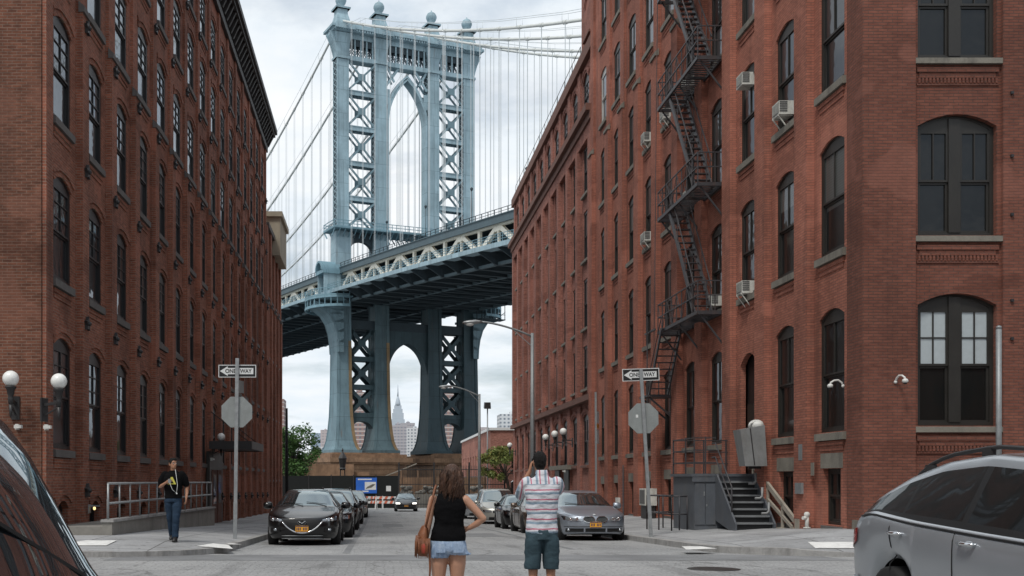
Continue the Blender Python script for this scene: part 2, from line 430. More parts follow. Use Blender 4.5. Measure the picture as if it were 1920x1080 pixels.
M['shoe'] = plain('shoe', (0.012, 0.011, 0.011), 0.5, var=0.3, local=True)
M['blue_banner'] = plain('blue_banner', (0.02, 0.13, 0.55), 0.55, var=0.25, scale=1.3)
M['fence_black'] = plain('fence_black', (0.007, 0.009, 0.009), 0.9, var=0.4, scale=0.6)
M['barr_orange'] = plain('barr_orange', (0.62, 0.16, 0.09), 0.5, var=0.1)
M['bark'] = plain('bark', (0.07, 0.052, 0.04), 0.9, var=0.3, scale=6, bump=0.5)
M['phone'] = plain('phone', (0.02, 0.02, 0.022), 0.2, var=0.1, local=True)
M['water'] = plain('water', (0.06, 0.085, 0.10), 0.12, var=0.2, scale=0.05, bump=0.3)

def special_mats():
    # denim with paler wear
    m, nt = newmat('denim'); p = objc(nt)
    f = nt.noise(nt.scalevec(p, (9, 9, 4)), 1.6, 6, 0.7)
    c = nt.ramp(f, [(0.3, (0.16, 0.24, 0.38)), (0.55, (0.34, 0.44, 0.58)), (0.75, (0.56, 0.62, 0.70))])
    nt.out(c, 0.9, 0, nt.bump(nt.noise(p, 60, 3), 0.4, 0.01), 0.2); M['denim'] = m
    # striped shirt: horizontal stripes on the body, vertical on the yoke
    m, nt = newmat('striped_cotton'); p = objc(nt)
    s = nt.n('ShaderNodeSeparateXYZ'); nt.l(p, s.inputs[0])
    wob = nt.math('MULTIPLY', nt.math('SUBTRACT', nt.noise(p, 7, 4), 0.5), 0.035)
    z = nt.math('ADD', s.outputs[2], wob); x = nt.math('ADD', s.outputs[0], nt.math('MULTIPLY', wob, 0.3))
    yoke = nt.math('GREATER_THAN', s.outputs[2], 1.405)
    arm = nt.math('GREATER_THAN', nt.math('ABSOLUTE', nt.math('SUBTRACT', s.outputs[0], 0.0)), 0.215)
    sel = nt.math('MAXIMUM', yoke, arm)
    nd = nt.n('ShaderNodeMix', data_type='FLOAT'); nt.l(sel, nd.inputs[0]); nt.l(z, nd.inputs[2]); nt.l(x, nd.inputs[3])
    t = nt.math('FRACT', nt.math('DIVIDE', nd.outputs[0], 0.106))
    c = nt.ramp(t, [(0.0, (0.62, 0.64, 0.68)), (0.14, (0.62, 0.63, 0.67)), (0.21, (0.23, 0.31, 0.39)), (0.38, (0.25, 0.33, 0.41)), (0.46, (0.62, 0.63, 0.67)), (0.56, (0.60, 0.60, 0.64)), (0.61, (0.48, 0.14, 0.20)), (0.70, (0.50, 0.16, 0.22)), (0.75, (0.60, 0.62, 0.66)), (1.0, (0.62, 0.64, 0.68))])
    c = nt.mix(1.0, c, nt.ramp(nt.noise(nt.scalevec(p, (6, 6, 12)), 1, 4), [(0.3, 0.82), (0.7, 1.06)]), 'MULTIPLY')
    nt.out(c, 0.85, 0, nt.bump(nt.noise(nt.scalevec(p, (5, 5, 13)), 1.2, 5), 0.6, 0.03), 0.2); M['striped'] = m
    # brown hair with strands
    m, nt = newmat('hair_brown'); p = objc(nt)
    f = nt.noise(nt.scalevec(p, (60, 60, 5)), 1, 4, 0.6); g = nt.noise(p, 6, 3)
    c = nt.ramp(nt.math('ADD', nt.math('MULTIPLY', f, 0.6), nt.math('MULTIPLY', g, 0.4)), [(0.32, (0.016, 0.008, 0.005)), (0.55, (0.080, 0.038, 0.022)), (0.72, (0.19, 0.098, 0.056))])
    nt.out(c, 0.45, 0, nt.bump(f, 0.9, 0.02), 0.4); M['hair_brown'] = m
    # asphalt / worn setts
    m, nt = newmat('asphalt'); p = pos(nt)
    s = nt.n('ShaderNodeSeparateXYZ'); nt.l(p, s.inputs[0])
    cv = nt.n('ShaderNodeCombineXYZ'); nt.l(s.outputs[0], cv.inputs[0]); nt.l(s.outputs[1], cv.inputs[1])
    wob = nt.n('ShaderNodeTexNoise'); wob.inputs['Scale'].default_value = 1.5; nt.l(p, wob.inputs['Vector'])
    vm = nt.n('ShaderNodeVectorMath', operation='MULTIPLY_ADD'); nt.l(wob.outputs['Color'], vm.inputs[0]); vm.inputs[1].default_value = (0.12, 0.12, 0); nt.l(cv.outputs[0], vm.inputs[2])
    b = nt.n('ShaderNodeTexBrick'); nt.l(vm.outputs[0], b.inputs['Vector']); b.inputs['Scale'].default_value = 1; b.inputs['Brick Width'].default_value = 0.30; b.inputs['Row Height'].default_value = 0.16
    b.inputs['Mortar Size'].default_value = 0.016; b.inputs['Mortar Smooth'].default_value = 0.6
    b.inputs['Color1'].default_value = (0.335, 0.34, 0.34, 1); b.inputs['Color2'].default_value = (0.28, 0.285, 0.285, 1); b.inputs['Mortar'].default_value = (0.22, 0.22, 0.218, 1)
    base = nt.mix(0.45, b.outputs['Color'], (0.30, 0.305, 0.308))
    near = nt.n('ShaderNodeMapRange'); nt.l(s.outputs[1], near.inputs[0]); near.inputs[1].default_value = 20.5; near.inputs[2].default_value = 18.0; near.inputs[3].default_value = 0; near.inputs[4].default_value = 0.55
    c = nt.mix(near.outputs[0], base, b.outputs['Color'])
    big = nt.noise(p, 0.3, 6, 0.6); spk = nt.noise(p, 22, 3, 0.7)
    c = nt.mix(1.0, c, nt.ramp(big, [(0.3, 0.78), (0.7, 1.18)]), 'MULTIPLY')
    c = nt.mix(1.0, c, nt.ramp(spk, [(0.3, 0.62), (0.7, 1.3)]), 'MULTIPLY')
    st = nt.ramp(nt.noise(nt.scalevec(p, (2.2, 0.25, 1)), 0.8, 5, 0.6), [(0.55, 0.0), (0.72, 0.45)])
    c = nt.mix(st, c, (0.06, 0.06, 0.058))
    vo = nt.n('ShaderNodeTexVoronoi', feature='DISTANCE_TO_EDGE'); vo.inputs['Scale'].default_value = 0.32
    wv = nt.n('ShaderNodeTexNoise'); wv.inputs['Scale'].default_value = 1.1; wv.inputs['Detail'].default_value = 6; nt.l(p, wv.inputs['Vector'])
    wm = nt.n('ShaderNodeVectorMath', operation='MULTIPLY_ADD'); nt.l(wv.outputs['Color'], wm.inputs[0]); wm.inputs[1].default_value = (1.4, 1.4, 0); nt.l(cv.outputs[0], wm.inputs[2]); nt.l(wm.outputs[0], vo.inputs['Vector'])
    ck = nt.ramp(vo.outputs['Distance'], [(0.0, 0.55), (0.012, 0.0)])
    c = nt.mix(ck, c, (0.05, 0.05, 0.048))
    oil = nt.ramp(nt.noise(nt.scalevec(p, (1.6, 0.7, 1)), 0.9, 3), [(0.63, 0.0), (0.75, 0.5)])
    c = nt.mix(oil, c, (0.07, 0.068, 0.066))
    pal = nt.ramp(nt.noise(nt.scalevec(p, (0.8, 0.35, 1)), 0.5, 4), [(0.52, 0.0), (0.56, 0.22)])
    c = nt.mix(pal, c, (0.38, 0.38, 0.375))
    h = nt.math('SUBTRACT', nt.math('MULTIPLY', spk, 0.6), nt.math('MULTIPLY', b.outputs['Fac'], near.outputs[0]))
    nt.out(c, 0.82, 0, nt.bump(h, 0.6, 0.02), 0.35); M['asphalt'] = m
    # smoother darker tar strip
    m, nt = newmat('tar'); p = pos(nt)
    c = nt.mix(1.0, (0.20, 0.205, 0.21), nt.ramp(nt.noise(p, 0.7, 6, 0.6), [(0.3, 0.75), (0.7, 1.2)]), 'MULTIPLY')
    c = nt.mix(1.0, c, nt.ramp(nt.noise(p, 25, 3, 0.7), [(0.3, 0.85), (0.7, 1.15)]), 'MULTIPLY')
    nt.out(c, 0.8, 0, nt.bump(nt.noise(p, 25, 3), 0.3, 0.01), 0.35); M['tar'] = m
    # pavement flags
    m, nt = newmat('pavement'); p = pos(nt)
    s = nt.n('ShaderNodeSeparateXYZ'); nt.l(p, s.inputs[0])
    cv = nt.n('ShaderNodeCombineXYZ'); nt.l(s.outputs[0], cv.inputs[0]); nt.l(s.outputs[1], cv.inputs[1])
    b = nt.n('ShaderNodeTexBrick'); nt.l(cv.outputs[0], b.inputs['Vector']); b.offset = 0.0
    b.inputs['Scale'].default_value = 1; b.inputs['Brick Width'].default_value = 1.5; b.inputs['Row Height'].default_value = 1.5; b.inputs['Mortar Size'].default_value = 0.014
    b.inputs['Color1'].default_value = (0.35, 0.355, 0.36, 1); b.inputs['Color2'].default_value = (0.30, 0.305, 0.31, 1); b.inputs['Mortar'].default_value = (0.10, 0.10, 0.10, 1)
    c = nt.mix(1.0, b.outputs['Color'], nt.ramp(nt.noise(p, 0.55, 7, 0.65), [(0.28, 0.72), (0.72, 1.2)]), 'MULTIPLY')
    c = nt.mix(1.0, c, nt.ramp(nt.noise(p, 18, 4, 0.7), [(0.3, 0.86), (0.7, 1.12)]), 'MULTIPLY')
    spots = nt.ramp(nt.noise(p, 5.0, 2), [(0.66, 0.0), (0.72, 0.6)])
    c = nt.mix(spots, c, (0.07, 0.068, 0.065))
    stn = nt.ramp(nt.noise(p, 0.9, 7, 0.7), [(0.52, 0.0), (0.70, 0.5)])
    c = nt.mix(stn, c, (0.12, 0.118, 0.112))
    nt.out(c, 0.85, 0, nt.bump(nt.noise(p, 18, 3), 0.2, 0.01), 0.3); M['pavement'] = m
    # leaves
    for nm, a, bb, cc in (('leaf_green', (0.03, 0.075, 0.022), (0.07, 0.15, 0.042), (0.14, 0.25, 0.075)), ('leaf_pale', (0.085, 0.12, 0.032), (0.17, 0.22, 0.06), (0.32, 0.22, 0.075))):
        m, nt = newmat(nm); p = pos(nt)
        f = nt.noise(p, 0.9, 5, 0.7)
        oi = nt.noise(p, 9.0, 2)
        c = nt.ramp(nt.math('ADD', nt.math('MULTIPLY', f, 0.6), nt.math('MULTIPLY', oi, 0.4)), [(0.33, a), (0.5, bb), (0.68, cc)])
        bs = nt.out(c, 0.55, 0, None, 0.3); M[nm] = m
    # far apartment blocks: floors and windows as surface pattern
    def block(nm, wall, slab, win, fw, fh, haze):
        m, nt = newmat(nm); p = pos(nt)
        s = nt.n('ShaderNodeSeparateXYZ'); nt.l(p, s.inputs[0])
        u = nt.math('FRACT', nt.math('DIVIDE', nt.math('ADD', s.outputs[0], nt.math('MULTIPLY', s.outputs[1], 0.7)), fw))
        v = nt.math('FRACT', nt.math('DIVIDE', s.outputs[2], fh))
        wn = nt.math('MULTIPLY', nt.math('MULTIPLY', nt.math('GREATER_THAN', u, 0.3), nt.math('LESS_THAN', u, 0.78)), nt.math('MULTIPLY', nt.math('GREATER_THAN', v, 0.35), nt.math('LESS_THAN', v, 0.80)))
        sl = nt.math('LESS_THAN', v, 0.24)
        c = nt.mix(1.0, wall, nt.ramp(nt.noise(p, 0.05, 4), [(0.3, 0.85), (0.7, 1.12)]), 'MULTIPLY')
        c = nt.mix(sl, c, slab)
        c = nt.mix(wn, c, win)
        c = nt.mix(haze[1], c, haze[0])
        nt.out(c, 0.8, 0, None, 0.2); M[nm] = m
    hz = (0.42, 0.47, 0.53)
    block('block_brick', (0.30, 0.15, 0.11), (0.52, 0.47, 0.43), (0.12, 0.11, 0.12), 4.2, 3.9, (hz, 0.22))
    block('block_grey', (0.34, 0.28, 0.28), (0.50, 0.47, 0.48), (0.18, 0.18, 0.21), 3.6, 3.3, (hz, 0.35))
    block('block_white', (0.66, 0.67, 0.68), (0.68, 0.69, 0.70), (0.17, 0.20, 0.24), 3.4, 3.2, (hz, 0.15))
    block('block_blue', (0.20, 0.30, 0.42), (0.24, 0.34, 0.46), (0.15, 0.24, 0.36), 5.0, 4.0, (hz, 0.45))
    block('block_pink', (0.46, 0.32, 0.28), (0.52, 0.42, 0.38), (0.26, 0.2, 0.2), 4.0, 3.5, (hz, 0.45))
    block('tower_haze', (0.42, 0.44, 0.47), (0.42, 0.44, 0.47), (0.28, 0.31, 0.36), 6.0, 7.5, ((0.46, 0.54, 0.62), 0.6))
special_mats()
def bridge_mat(name, col, rust=0.35, seam=0.8):
    m, nt = newmat(name); p = objc(nt)
    s = nt.n('ShaderNodeSeparateXYZ'); nt.l(p, s.inputs[0])
    cv = nt.n('ShaderNodeCombineXYZ'); nt.l(nt.math('ADD', s.outputs[0], s.outputs[1]), cv.inputs[0]); nt.l(s.outputs[2], cv.inputs[1])
    b = nt.n('ShaderNodeTexBrick'); nt.l(cv.outputs[0], b.inputs['Vector']); b.inputs['Scale'].default_value = 1; b.inputs['Brick Width'].default_value = 5.2; b.inputs['Row Height'].default_value = 4.8
    b.inputs['Mortar Size'].default_value = 0.05; b.inputs['Mortar Smooth'].default_value = 0.2
    b.inputs['Color1'].default_value = tuple(q * 1.05 for q in col) + (1,); b.inputs['Color2'].default_value = tuple(q * .93 for q in col) + (1,); b.inputs['Mortar'].default_value = tuple(q * seam * .8 for q in col) + (1,)
    c = nt.mix(1.0, b.outputs['Color'], nt.ramp(nt.noise(p, 0.25, 6, .65), [(0.3, 0.78), (0.7, 1.2)]), 'MULTIPLY')
    st = nt.ramp(nt.noise(nt.scalevec(p, (1.4, 1.4, .07)), 1.0, 6, .65), [(0.5, 0.0), (0.68, 1.0)])
    c = nt.mix(nt.math('MULTIPLY', st, rust), c, tuple(q * .45 for q in col))
    ru = nt.ramp(nt.noise(nt.scalevec(p, (1.1, 1.1, .12)), 0.8, 7, .7), [(0.6, 0.0), (0.74, 1.0)])
    c = nt.mix(nt.math('MULTIPLY', ru, rust), c, (0.16, 0.085, 0.045))
    nt.out(c, 0.6, 0, nt.bump(nt.noise(p, 3, 3), .3, .05), .4); return m
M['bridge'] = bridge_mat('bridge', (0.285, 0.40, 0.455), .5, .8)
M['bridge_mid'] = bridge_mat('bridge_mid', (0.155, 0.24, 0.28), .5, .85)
M['bridge_low_shaded'] = bridge_mat('bridge_low_shaded', (0.085, 0.135, 0.155), .5)  # shade from the deck painted into the steel colour
M['bridge_deep_shaded'] = bridge_mat('bridge_deep_shaded', (0.042, 0.074, 0.088), .4)  # darkest copy of the steel, with the shade beneath the deck in its colour
M['bridge_ochre'] = bridge_mat('bridge_ochre', (0.25, 0.17, 0.09), .5)
M['bridge_teal'] = bridge_mat('bridge_teal', (0.175, 0.30, 0.36), .35)

# ------------------------------------------------------------------ camera, sky, sun
cam = bpy.data.cameras.new('camera'); camo = bpy.data.objects.new('camera', cam); COL.objects.link(camo)
camo.location = (0, 0, CAMZ); camo.rotation_euler = (PI / 2, 0, 0)
cam.sensor_width = 36; cam.lens = 37.5; cam.shift_x = 250 / 1920; cam.shift_y = 360 / 1920
cam.clip_start = 0.1; cam.clip_end = 20000
scene.camera = camo
scene.view_settings.view_transform = 'Standard'; scene.view_settings.look = 'None'
scene.view_settings.exposure = 0; scene.view_settings.gamma = 1
SUN_EL, SUN_AZ = math.radians(58), math.radians(212)   # azimuth clockwise from +Y
def make_world():
    w = bpy.data.worlds.new('World'); scene.world = w; w.use_nodes = True
    nt = NT(w)
    sky = nt.n('ShaderNodeTexSky'); sky.sky_type = 'NISHITA'; sky.sun_disc = False
    sky.sun_elevation = SUN_EL; sky.sun_rotation = SUN_AZ; sky.air_density = 1.2; sky.dust_density = 2.0
    g = nt.n('ShaderNodeTexCoord').outputs['Generated']
    s = nt.n('ShaderNodeSeparateXYZ'); nt.l(g, s.inputs[0])
    zz = nt.math('ADD', nt.math('MAXIMUM', s.outputs[2], 0.0), 0.16)
    cv = nt.n('ShaderNodeCombineXYZ')
    nt.l(nt.math('DIVIDE', s.outputs[0], zz), cv.inputs[0]); nt.l(nt.math('DIVIDE', s.outputs[1], zz), cv.inputs[1])
    off = nt.n('ShaderNodeVectorMath', operation='ADD'); nt.l(cv.outputs[0], off.inputs[0]); off.inputs[1].default_value = (3.1, 1.7, 0.4)
    f = nt.noise(off.outputs[0], 1.15, 8, 0.58)
    f2 = nt.noise(nt.scalevec(off.outputs[0], (1, 1, 1)), 3.4, 6, 0.6)
    cover = nt.ramp(f, [(0.34, 0.42), (0.50, 1.0)])
    tone = nt.ramp(nt.math('ADD', nt.math('MULTIPLY', f2, 0.5), nt.math('MULTIPLY', f, 0.5)), [(0.36, (7.4, 8.3, 9.2)), (0.48, (8.9, 9.5, 10.0)), (0.60, (10.1, 10.25, 10.4))])
    # the low sky is a paler, bluer veil
    low = nt.n('ShaderNodeMapRange'); nt.l(s.outputs[2], low.inputs[0]); low.inputs[1].default_value = 0.0; low.inputs[2].default_value = 0.22; low.inputs[3].default_value = 0.45; low.inputs[4].default_value = 0.0
    tone = nt.mix(low.outputs[0], tone, (7.5, 8.6, 9.5))
    c = nt.mix(cover, sky.outputs[0], tone)
    bg = nt.n('ShaderNodeBackground'); nt.l(c, bg.inputs[0]); bg.inputs[1].default_value = 0.1
    o = nt.n('ShaderNodeOutputWorld'); nt.l(bg.outputs[0], o.inputs[0])
make_world()
sl = bpy.data.lights.new('sun', 'SUN'); sl.energy = 2.1; sl.angle = math.radians(11); sl.color = (1.0, 0.96, 0.9)
so = bpy.data.objects.new('sun', sl); COL.objects.link(so)
dirv = V((math.sin(SUN_AZ) * math.cos(SUN_EL), math.cos(SUN_AZ) * math.cos(SUN_EL), math.sin(SUN_EL)))
so.rotation_euler = dirv.to_track_quat('Z', 'Y').to_euler(); so.location = (0, 0, 60)

# ------------------------------------------------------------------ ground
def road_z(y): return interp([(19, 0.0), (50, -0.68), (112, -1.30), (400, -1.30)], y)
KL, KR = -3.2, 7.0          # kerb lines of the street
WL, WR = -7.5, 10.83        # building lines
Y0 = 23.75                  # building line of the cross street
def kerb_left(y):
    return KL if y > 22.6 else KL - 2.2 + math.sqrt(max(0, 2.2 ** 2 - (22.6 - y) ** 2))
def kerb_right(y):
    return KR if y > 23.2 else KR + 2.8 - math.sqrt(max(0, 2.8 ** 2 - (23.2 - y) ** 2))
def ramp_f(y): return clamp((y - 20.3) / 2.2)
def walk_left_z(x, y):
    k = road_z(y) + lerp(0.05, 0.14, ramp_f(y))
    w = interp([(20, 0.03), (22.5, .14), (24, 0.18), (30, .18), (45, 0.03), (60, 0.0)], y)
    return k + w * clamp((KL - x) / 2.0)
def walk_right_z(x, y):
    k = road_z(y) + lerp(0.05, 0.13, ramp_f(y))
    w = interp([(19, 0.34), (23.75, 0.38), (28.7, 0.17), (44, -0.02), (86, -0.86)], y)
    s = clamp(min((x - KR) / 3.83, (y - 20.3) / 3.45)) if y < 30 else clamp((x - KR) / 3.83)
    return lerp(k, max(w, k), s)
def strut(name, mb, mat): return tag(mb.build(name, M[mat]), kind='structure')

g = MB()
ys = [-60, 0, 12, 16, 19] + [19 + 3.1 * i for i in range(1, 11)] + [50 + 6.2 * i for i in range(1, 11)] + [150, 228]
ys = sorted(set(round(y, 3) for y in ys)); xs = [-220, -60, -12, -7, 0, 7, 12, 60, 220]
for ya, yb in zip(ys, ys[1:]):
    for xa, xb in zip(xs, xs[1:]):
        g.quad((xa, ya, road_z(ya)), (xb, ya, road_z(ya)), (xb, yb, road_z(yb)), (xa, yb, road_z(yb)))
g.quad((-220, 228, -1.3), (220, 228, -1.3), (220, 228, -6), (-220, 228, -6))
strut('ground', g, 'asphalt')
g = MB(); g.quad((-9000, 226, -4), (9000, 226, -4), (9000, 12000, -4), (-9000, 12000, -4)); strut('river', g, 'water')
g = MB(); g.box(-2500, 2500, 880, 11000, -5, -1.5); strut('far_shore', g, 'concrete')
# smoother tar band across the mouth of the street
g = MB()
for i in range(24):
    xa, xb = lerp(-5.0, 8.6, i / 24), lerp(-5.0, 8.6, (i + 1) / 24)
    ja = 0.05 * math.sin(i * 2.3); jb = 0.05 * math.sin((i + 1) * 2.3)
    g.quad((xa, 19.3 + ja, road_z(19.3) + .004), (xb, 19.3 + jb, road_z(19.3) + .004), (xb, 21.3 - jb, road_z(21.3) + .004), (xa, 21.3 - ja, road_z(21.3) + .004))
strut('road', g, 'tar')
# wheel-track patches and trench repairs in the street
g = MB()
for x0, x1, y0, y1 in ((-0.75, -0.6, 22, 75), (4.3, 4.42, 24, 75), (2.6, 3.9, 33, 36.5), (0.2, 1.1, 47, 52)):
    n = max(1, int((y1 - y0) / 3))
    for i in range(n):
        ya, yb = lerp(y0, y1, i / n), lerp(y0, y1, (i + 1) / n)
        g.quad((x0, ya, road_z(ya) + .005), (x1, ya, road_z(ya) + .005), (x1, yb, road_z(yb) + .005), (x0, yb, road_z(yb) + .005))
strut('road', g, 'tar')

def sidewalk(name, side):
    kf, zf = (kerb_left, walk_left_z) if side < 0 else (kerb_right, walk_right_z)
    wall = (WL - 0.3) if side < 0 else (WR + 0.3); far = -40 if side < 0 else 45
    y0 = 20.42 if side < 0 else 20.42
    ys = [y0 + (23.75 - y0) * i / 10 for i in range(11)] + [24.5 + 2.1 * i for i in range(0, 28)]
    top, kb = MB(), MB()
    for ya, yb in zip(ys, ys[1:]):
        ka, kc = kf(ya) + side * 0.16, kf(yb) + side * 0.16
        xo = far if yb <= 23.76 else wall
        for t0, t1 in zip([0, .15, .35, .6, .8, 1.0], [.15, .35, .6, .8, 1.0]):
            w0 = wall
            a0, a1, c0, c1 = lerp(ka, w0, t0), lerp(ka, w0, t1), lerp(kc, w0, t0), lerp(kc, w0, t1)
            top.quad((a0, ya, zf(a0, ya)), (a1, ya, zf(a1, ya)), (c1, yb, zf(c1, yb)), (c0, yb, zf(c0, yb)))
        if xo == far: top.quad((wall, ya, zf(wall, ya)), (far, ya, zf(wall, ya)), (far, yb, zf(wall, yb)), (wall, yb, zf(wall, yb)))
        # kerb stone
        k0, k1 = kf(ya), kf(yb)
        kb.quad((k0, ya, road_z(ya) - .05), (k1, yb, road_z(yb) - .05), (k1, yb, zf(k1, yb) + .004), (k0, ya, zf(k0, ya) + .004))
        kb.quad((k0, ya, zf(k0, ya) + .004), (k1, yb, zf(k1, yb) + .004), (kc, yb, zf(kc, yb) + .004), (ka, ya, zf(ka, ya) + .004))
    ka = kf(y0)
    n = 24
    for i in range(n):
        xa, xb = lerp(ka, far, i / n), lerp(ka, far, (i + 1) / n)
        kb.quad((xa, y0, road_z(y0) - .05), (xb, y0, road_z(y0) - .05), (xb, y0, zf(xb, y0) + .004), (xa, y0, zf(xa, y0) + .004))
        kb.quad((xa, y0, zf(xa, y0) + .004), (xb, y0, zf(xb, y0) + .004), (xb, y0 + .16, zf(xb, y0 + .16) + .004), (xa, y0 + .16, zf(xa, y0 + .16) + .004))
    strut(name, top, 'pavement'); strut('kerb', kb, 'kerb')
sidewalk('pavement', -1); sidewalk('pavement', 1)
# worn white crossing bars painted at the corners
for pts, zf in ((((-3.75, 21.9), (-2.95, 21.6), (-3.2, 22.7), (-3.55, 22.9)), walk_left_z), (((-6.6, 21.35), (-5.45, 21.35), (-5.45, 22.2), (-6.1, 22.2)), walk_left_z),
                (((-2.95, 23.0), (-2.7 - .5, 23.0), (-3.35, 23.35), (-3.1 - .0, 23.35)), walk_left_z),
                (((5.8 + .4, 21.5), (6.9, 21.75), (6.75, 22.35), (6.35, 22.35)), walk_right_z), (((8.6, 21.0), (9.9, 21.0), (9.9, 21.75), (8.75, 21.75)), walk_right_z)):
    m = MB(); m.poly([(x, y, zf(x, y) + 0.011) for x, y in pts]); strut('pavement_marking', m, 'paint_white')
# manhole in the cross street
t = MB(); t.lathe([(0.42, -0.02), (0.42, 0.006), (0.36, 0.010), (0.05, 0.010), (0.001, 0.011)], (5.45, 17.35, 0.0), 24)
tag(t.build('manhole_cover', M['manhole']), 'dark round manhole cover in the road in front of the silver SUV', 'manhole cover')

# ------------------------------------------------------------------ windows and walls
def arch_pts(w, h, rise, k=8, y=0.0, inset=0.0):
    """outline of an opening, sill at z=0, counter-clockwise from bottom left, in x-z"""
    a = w / 2 - inset; pts = [(-a, inset), (a, inset)]
    zs = h - rise - inset * (0.6 if rise else 1)
    if rise <= 0: return pts + [(a, h - inset), (-a, h - inset)]
    for i in range(k + 1):
        t = -1 + 2 * i / k
        pts.append((-a * t if False else a * -t, zs + rise * (1 - t * t)))
    return pts

def window(name, w, h, rise, frame, glass, sill, parent, depth=0.24, double=False, muntins=(1, 1), meet=0.5, blind=None, sash='frame', hood=None, sillh=0.16, sillw=0.14, corbel=None):
    """window in local coordinates: outward is -Y, wall face at y=0"""
    k = 8; y = depth; t = 0.085
    f = MB()
    A = arch_pts(w, h, rise, k); B = arch_pts(w, h, rise, k, inset=t); n = len(A)
    for i in range(n):
        j = (i + 1) % n
        f.quad((A[i][0], y - .07, A[i][1]), (A[j][0], y - .07, A[j][1]), (B[j][0], y - .07, B[j][1]), (B[i][0], y - .07, B[i][1]))
        f.quad((B[i][0], y - .07, B[i][1]), (B[j][0], y - .07, B[j][1]), (B[j][0], y + .02, B[j][1]), (B[i][0], y + .02, B[i][1]))
    cols = [(-w / 2 + t, w / 2 - t)]
    if double:
        f.box(-.13, .13, y - .09, y + .02, t, h - rise * .25)
        cols = [(-w / 2 + t, -.13), (.13, w / 2 - t)]
    zs = h - rise - t
    if rise:
        T2 = [q for q in arch_pts(w, h, rise, k, inset=t * .7)[2:]]
        f.prism([(-w / 2 + t * .7, zs + .0), (w / 2 - t * .7, zs + .0)] + T2[1:-1], lambda a, b, d: (a, d, b), y - .06, y - .03)
    for a, b in cols:
        zm = t + (zs - t) * meet
        for (z0, z1, yo) in ((t, zm, .0), (zm, zs, -.035)):      # lower sash sits deeper
            q = .05
            f.box(a, a + q, y + yo - .03, y + yo + .01, z0, z1); f.box(b - q, b, y + yo - .03, y + yo + .01, z0, z1)
            f.box(a + q, b - q, y + yo - .03, y + yo + .01, z0, z0 + q); f.box(a + q, b - q, y + yo - .03, y + yo + .01, z1 - q, z1)
        nv, nh = muntins
        for i in range(nv):
            x = lerp(a, b, (i + 1) / (nv + 1)); f.box(x - .014, x + .014, y - .062, y - .03, zm + .05, zs - .05)
        for i in range(nh):
            z = lerp(zm, zs, (i + 1) / (nh + 1)); f.box(a + .05, b - .05, y - .058, y - .034, z - .014, z + .014)
    fo = f.build(name, M[frame], parent, mesh_fix=False)
    p = MB(); P = arch_pts(w, h, rise, k, inset=t * .5)
    zm = t + (zs - t) * meet
    p.quad((-w / 2 + t / 2, y + .004, t / 2), (w / 2 - t / 2, y + .004, t / 2), (w / 2 - t / 2, y + .004, zm), (-w / 2 + t / 2, y + .004, zm))
    up = [(-w / 2 + t / 2, zm), (w / 2 - t / 2, zm)] + [q for q in P[2:]]
    p.poly([(x, y - .032, z) for x, z in up])
    p.build('pane', M[glass], fo, mesh_fix=False)
    s = MB(); s.hexa([(-w / 2 - .1, -sillw, -sillh), (w / 2 + .1, -sillw, -sillh), (w / 2 + .1, depth, -sillh), (-w / 2 - .1, depth, -sillh), (-w / 2 - .1, -sillw, -.03), (w / 2 + .1, -sillw, -.03), (w / 2 + .1, depth, .0), (-w / 2 - .1, depth, .0)])
    s.build('sill', M[sill], fo)
    if blind:
        b = MB()
        for a, c in cols: b.quad((a + .05, y - .036, zm + .05 if blind > 0 else zm), (c - .05, y - .036, zm + .05), (c - .05, y - .036, zs - .05), (a + .05, y - .036, zs - .05))
        b.build('blind', M['blind'], fo, mesh_fix=False)
    if hood:
        hm = MB(); o = 0.27
        a = w / 2; zs0 = h - rise
        for lo, hi, pr in ((0.0, 0.13, 0.035), (0.13, 0.27, 0.07)):
            for i in range(k):
                t0, t1 = -1 + 2 * i / k, -1 + 2 * (i + 1) / k
                def pt(tt, r): return (tt * (a + r), zs0 + rise * (1 - tt * tt) + r * (1 if abs(tt) < 1.01 else 1))
                q = [pt(t0, lo), pt(t1, lo), pt(t1, hi), pt(t0, hi)]
                hm.hexa([(q[0][0], -pr, q[0][1]), (q[1][0], -pr, q[1][1]), (q[1][0], .01, q[1][1]), (q[0][0], .01, q[0][1]), (q[3][0], -pr, q[3][1]), (q[2][0], -pr, q[2][1]), (q[2][0], .01, q[2][1]), (q[3][0], .01, q[3][1])])
        hm.build('arch_hood', M[hood], fo)
    if corbel:
        c = MB(); q = w / 2
        c.box(-q - .03, q + .03, -.045, .01, -.33, -.225); c.box(-q + .03, q - .03, -.022, .01, -.45, -.33)
        if corbel[1]:
            for j in range(22): x = -q - .02 + (w + .04) * (j + .2) / 22; c.box(x, x + .045, -.045, .01, -.57, -.45)
            c.box(-q - .03, q + .03, -.03, .01, -.62, -.57)
        c.build('corbel_course', M[corbel[0]], fo)
    return fo

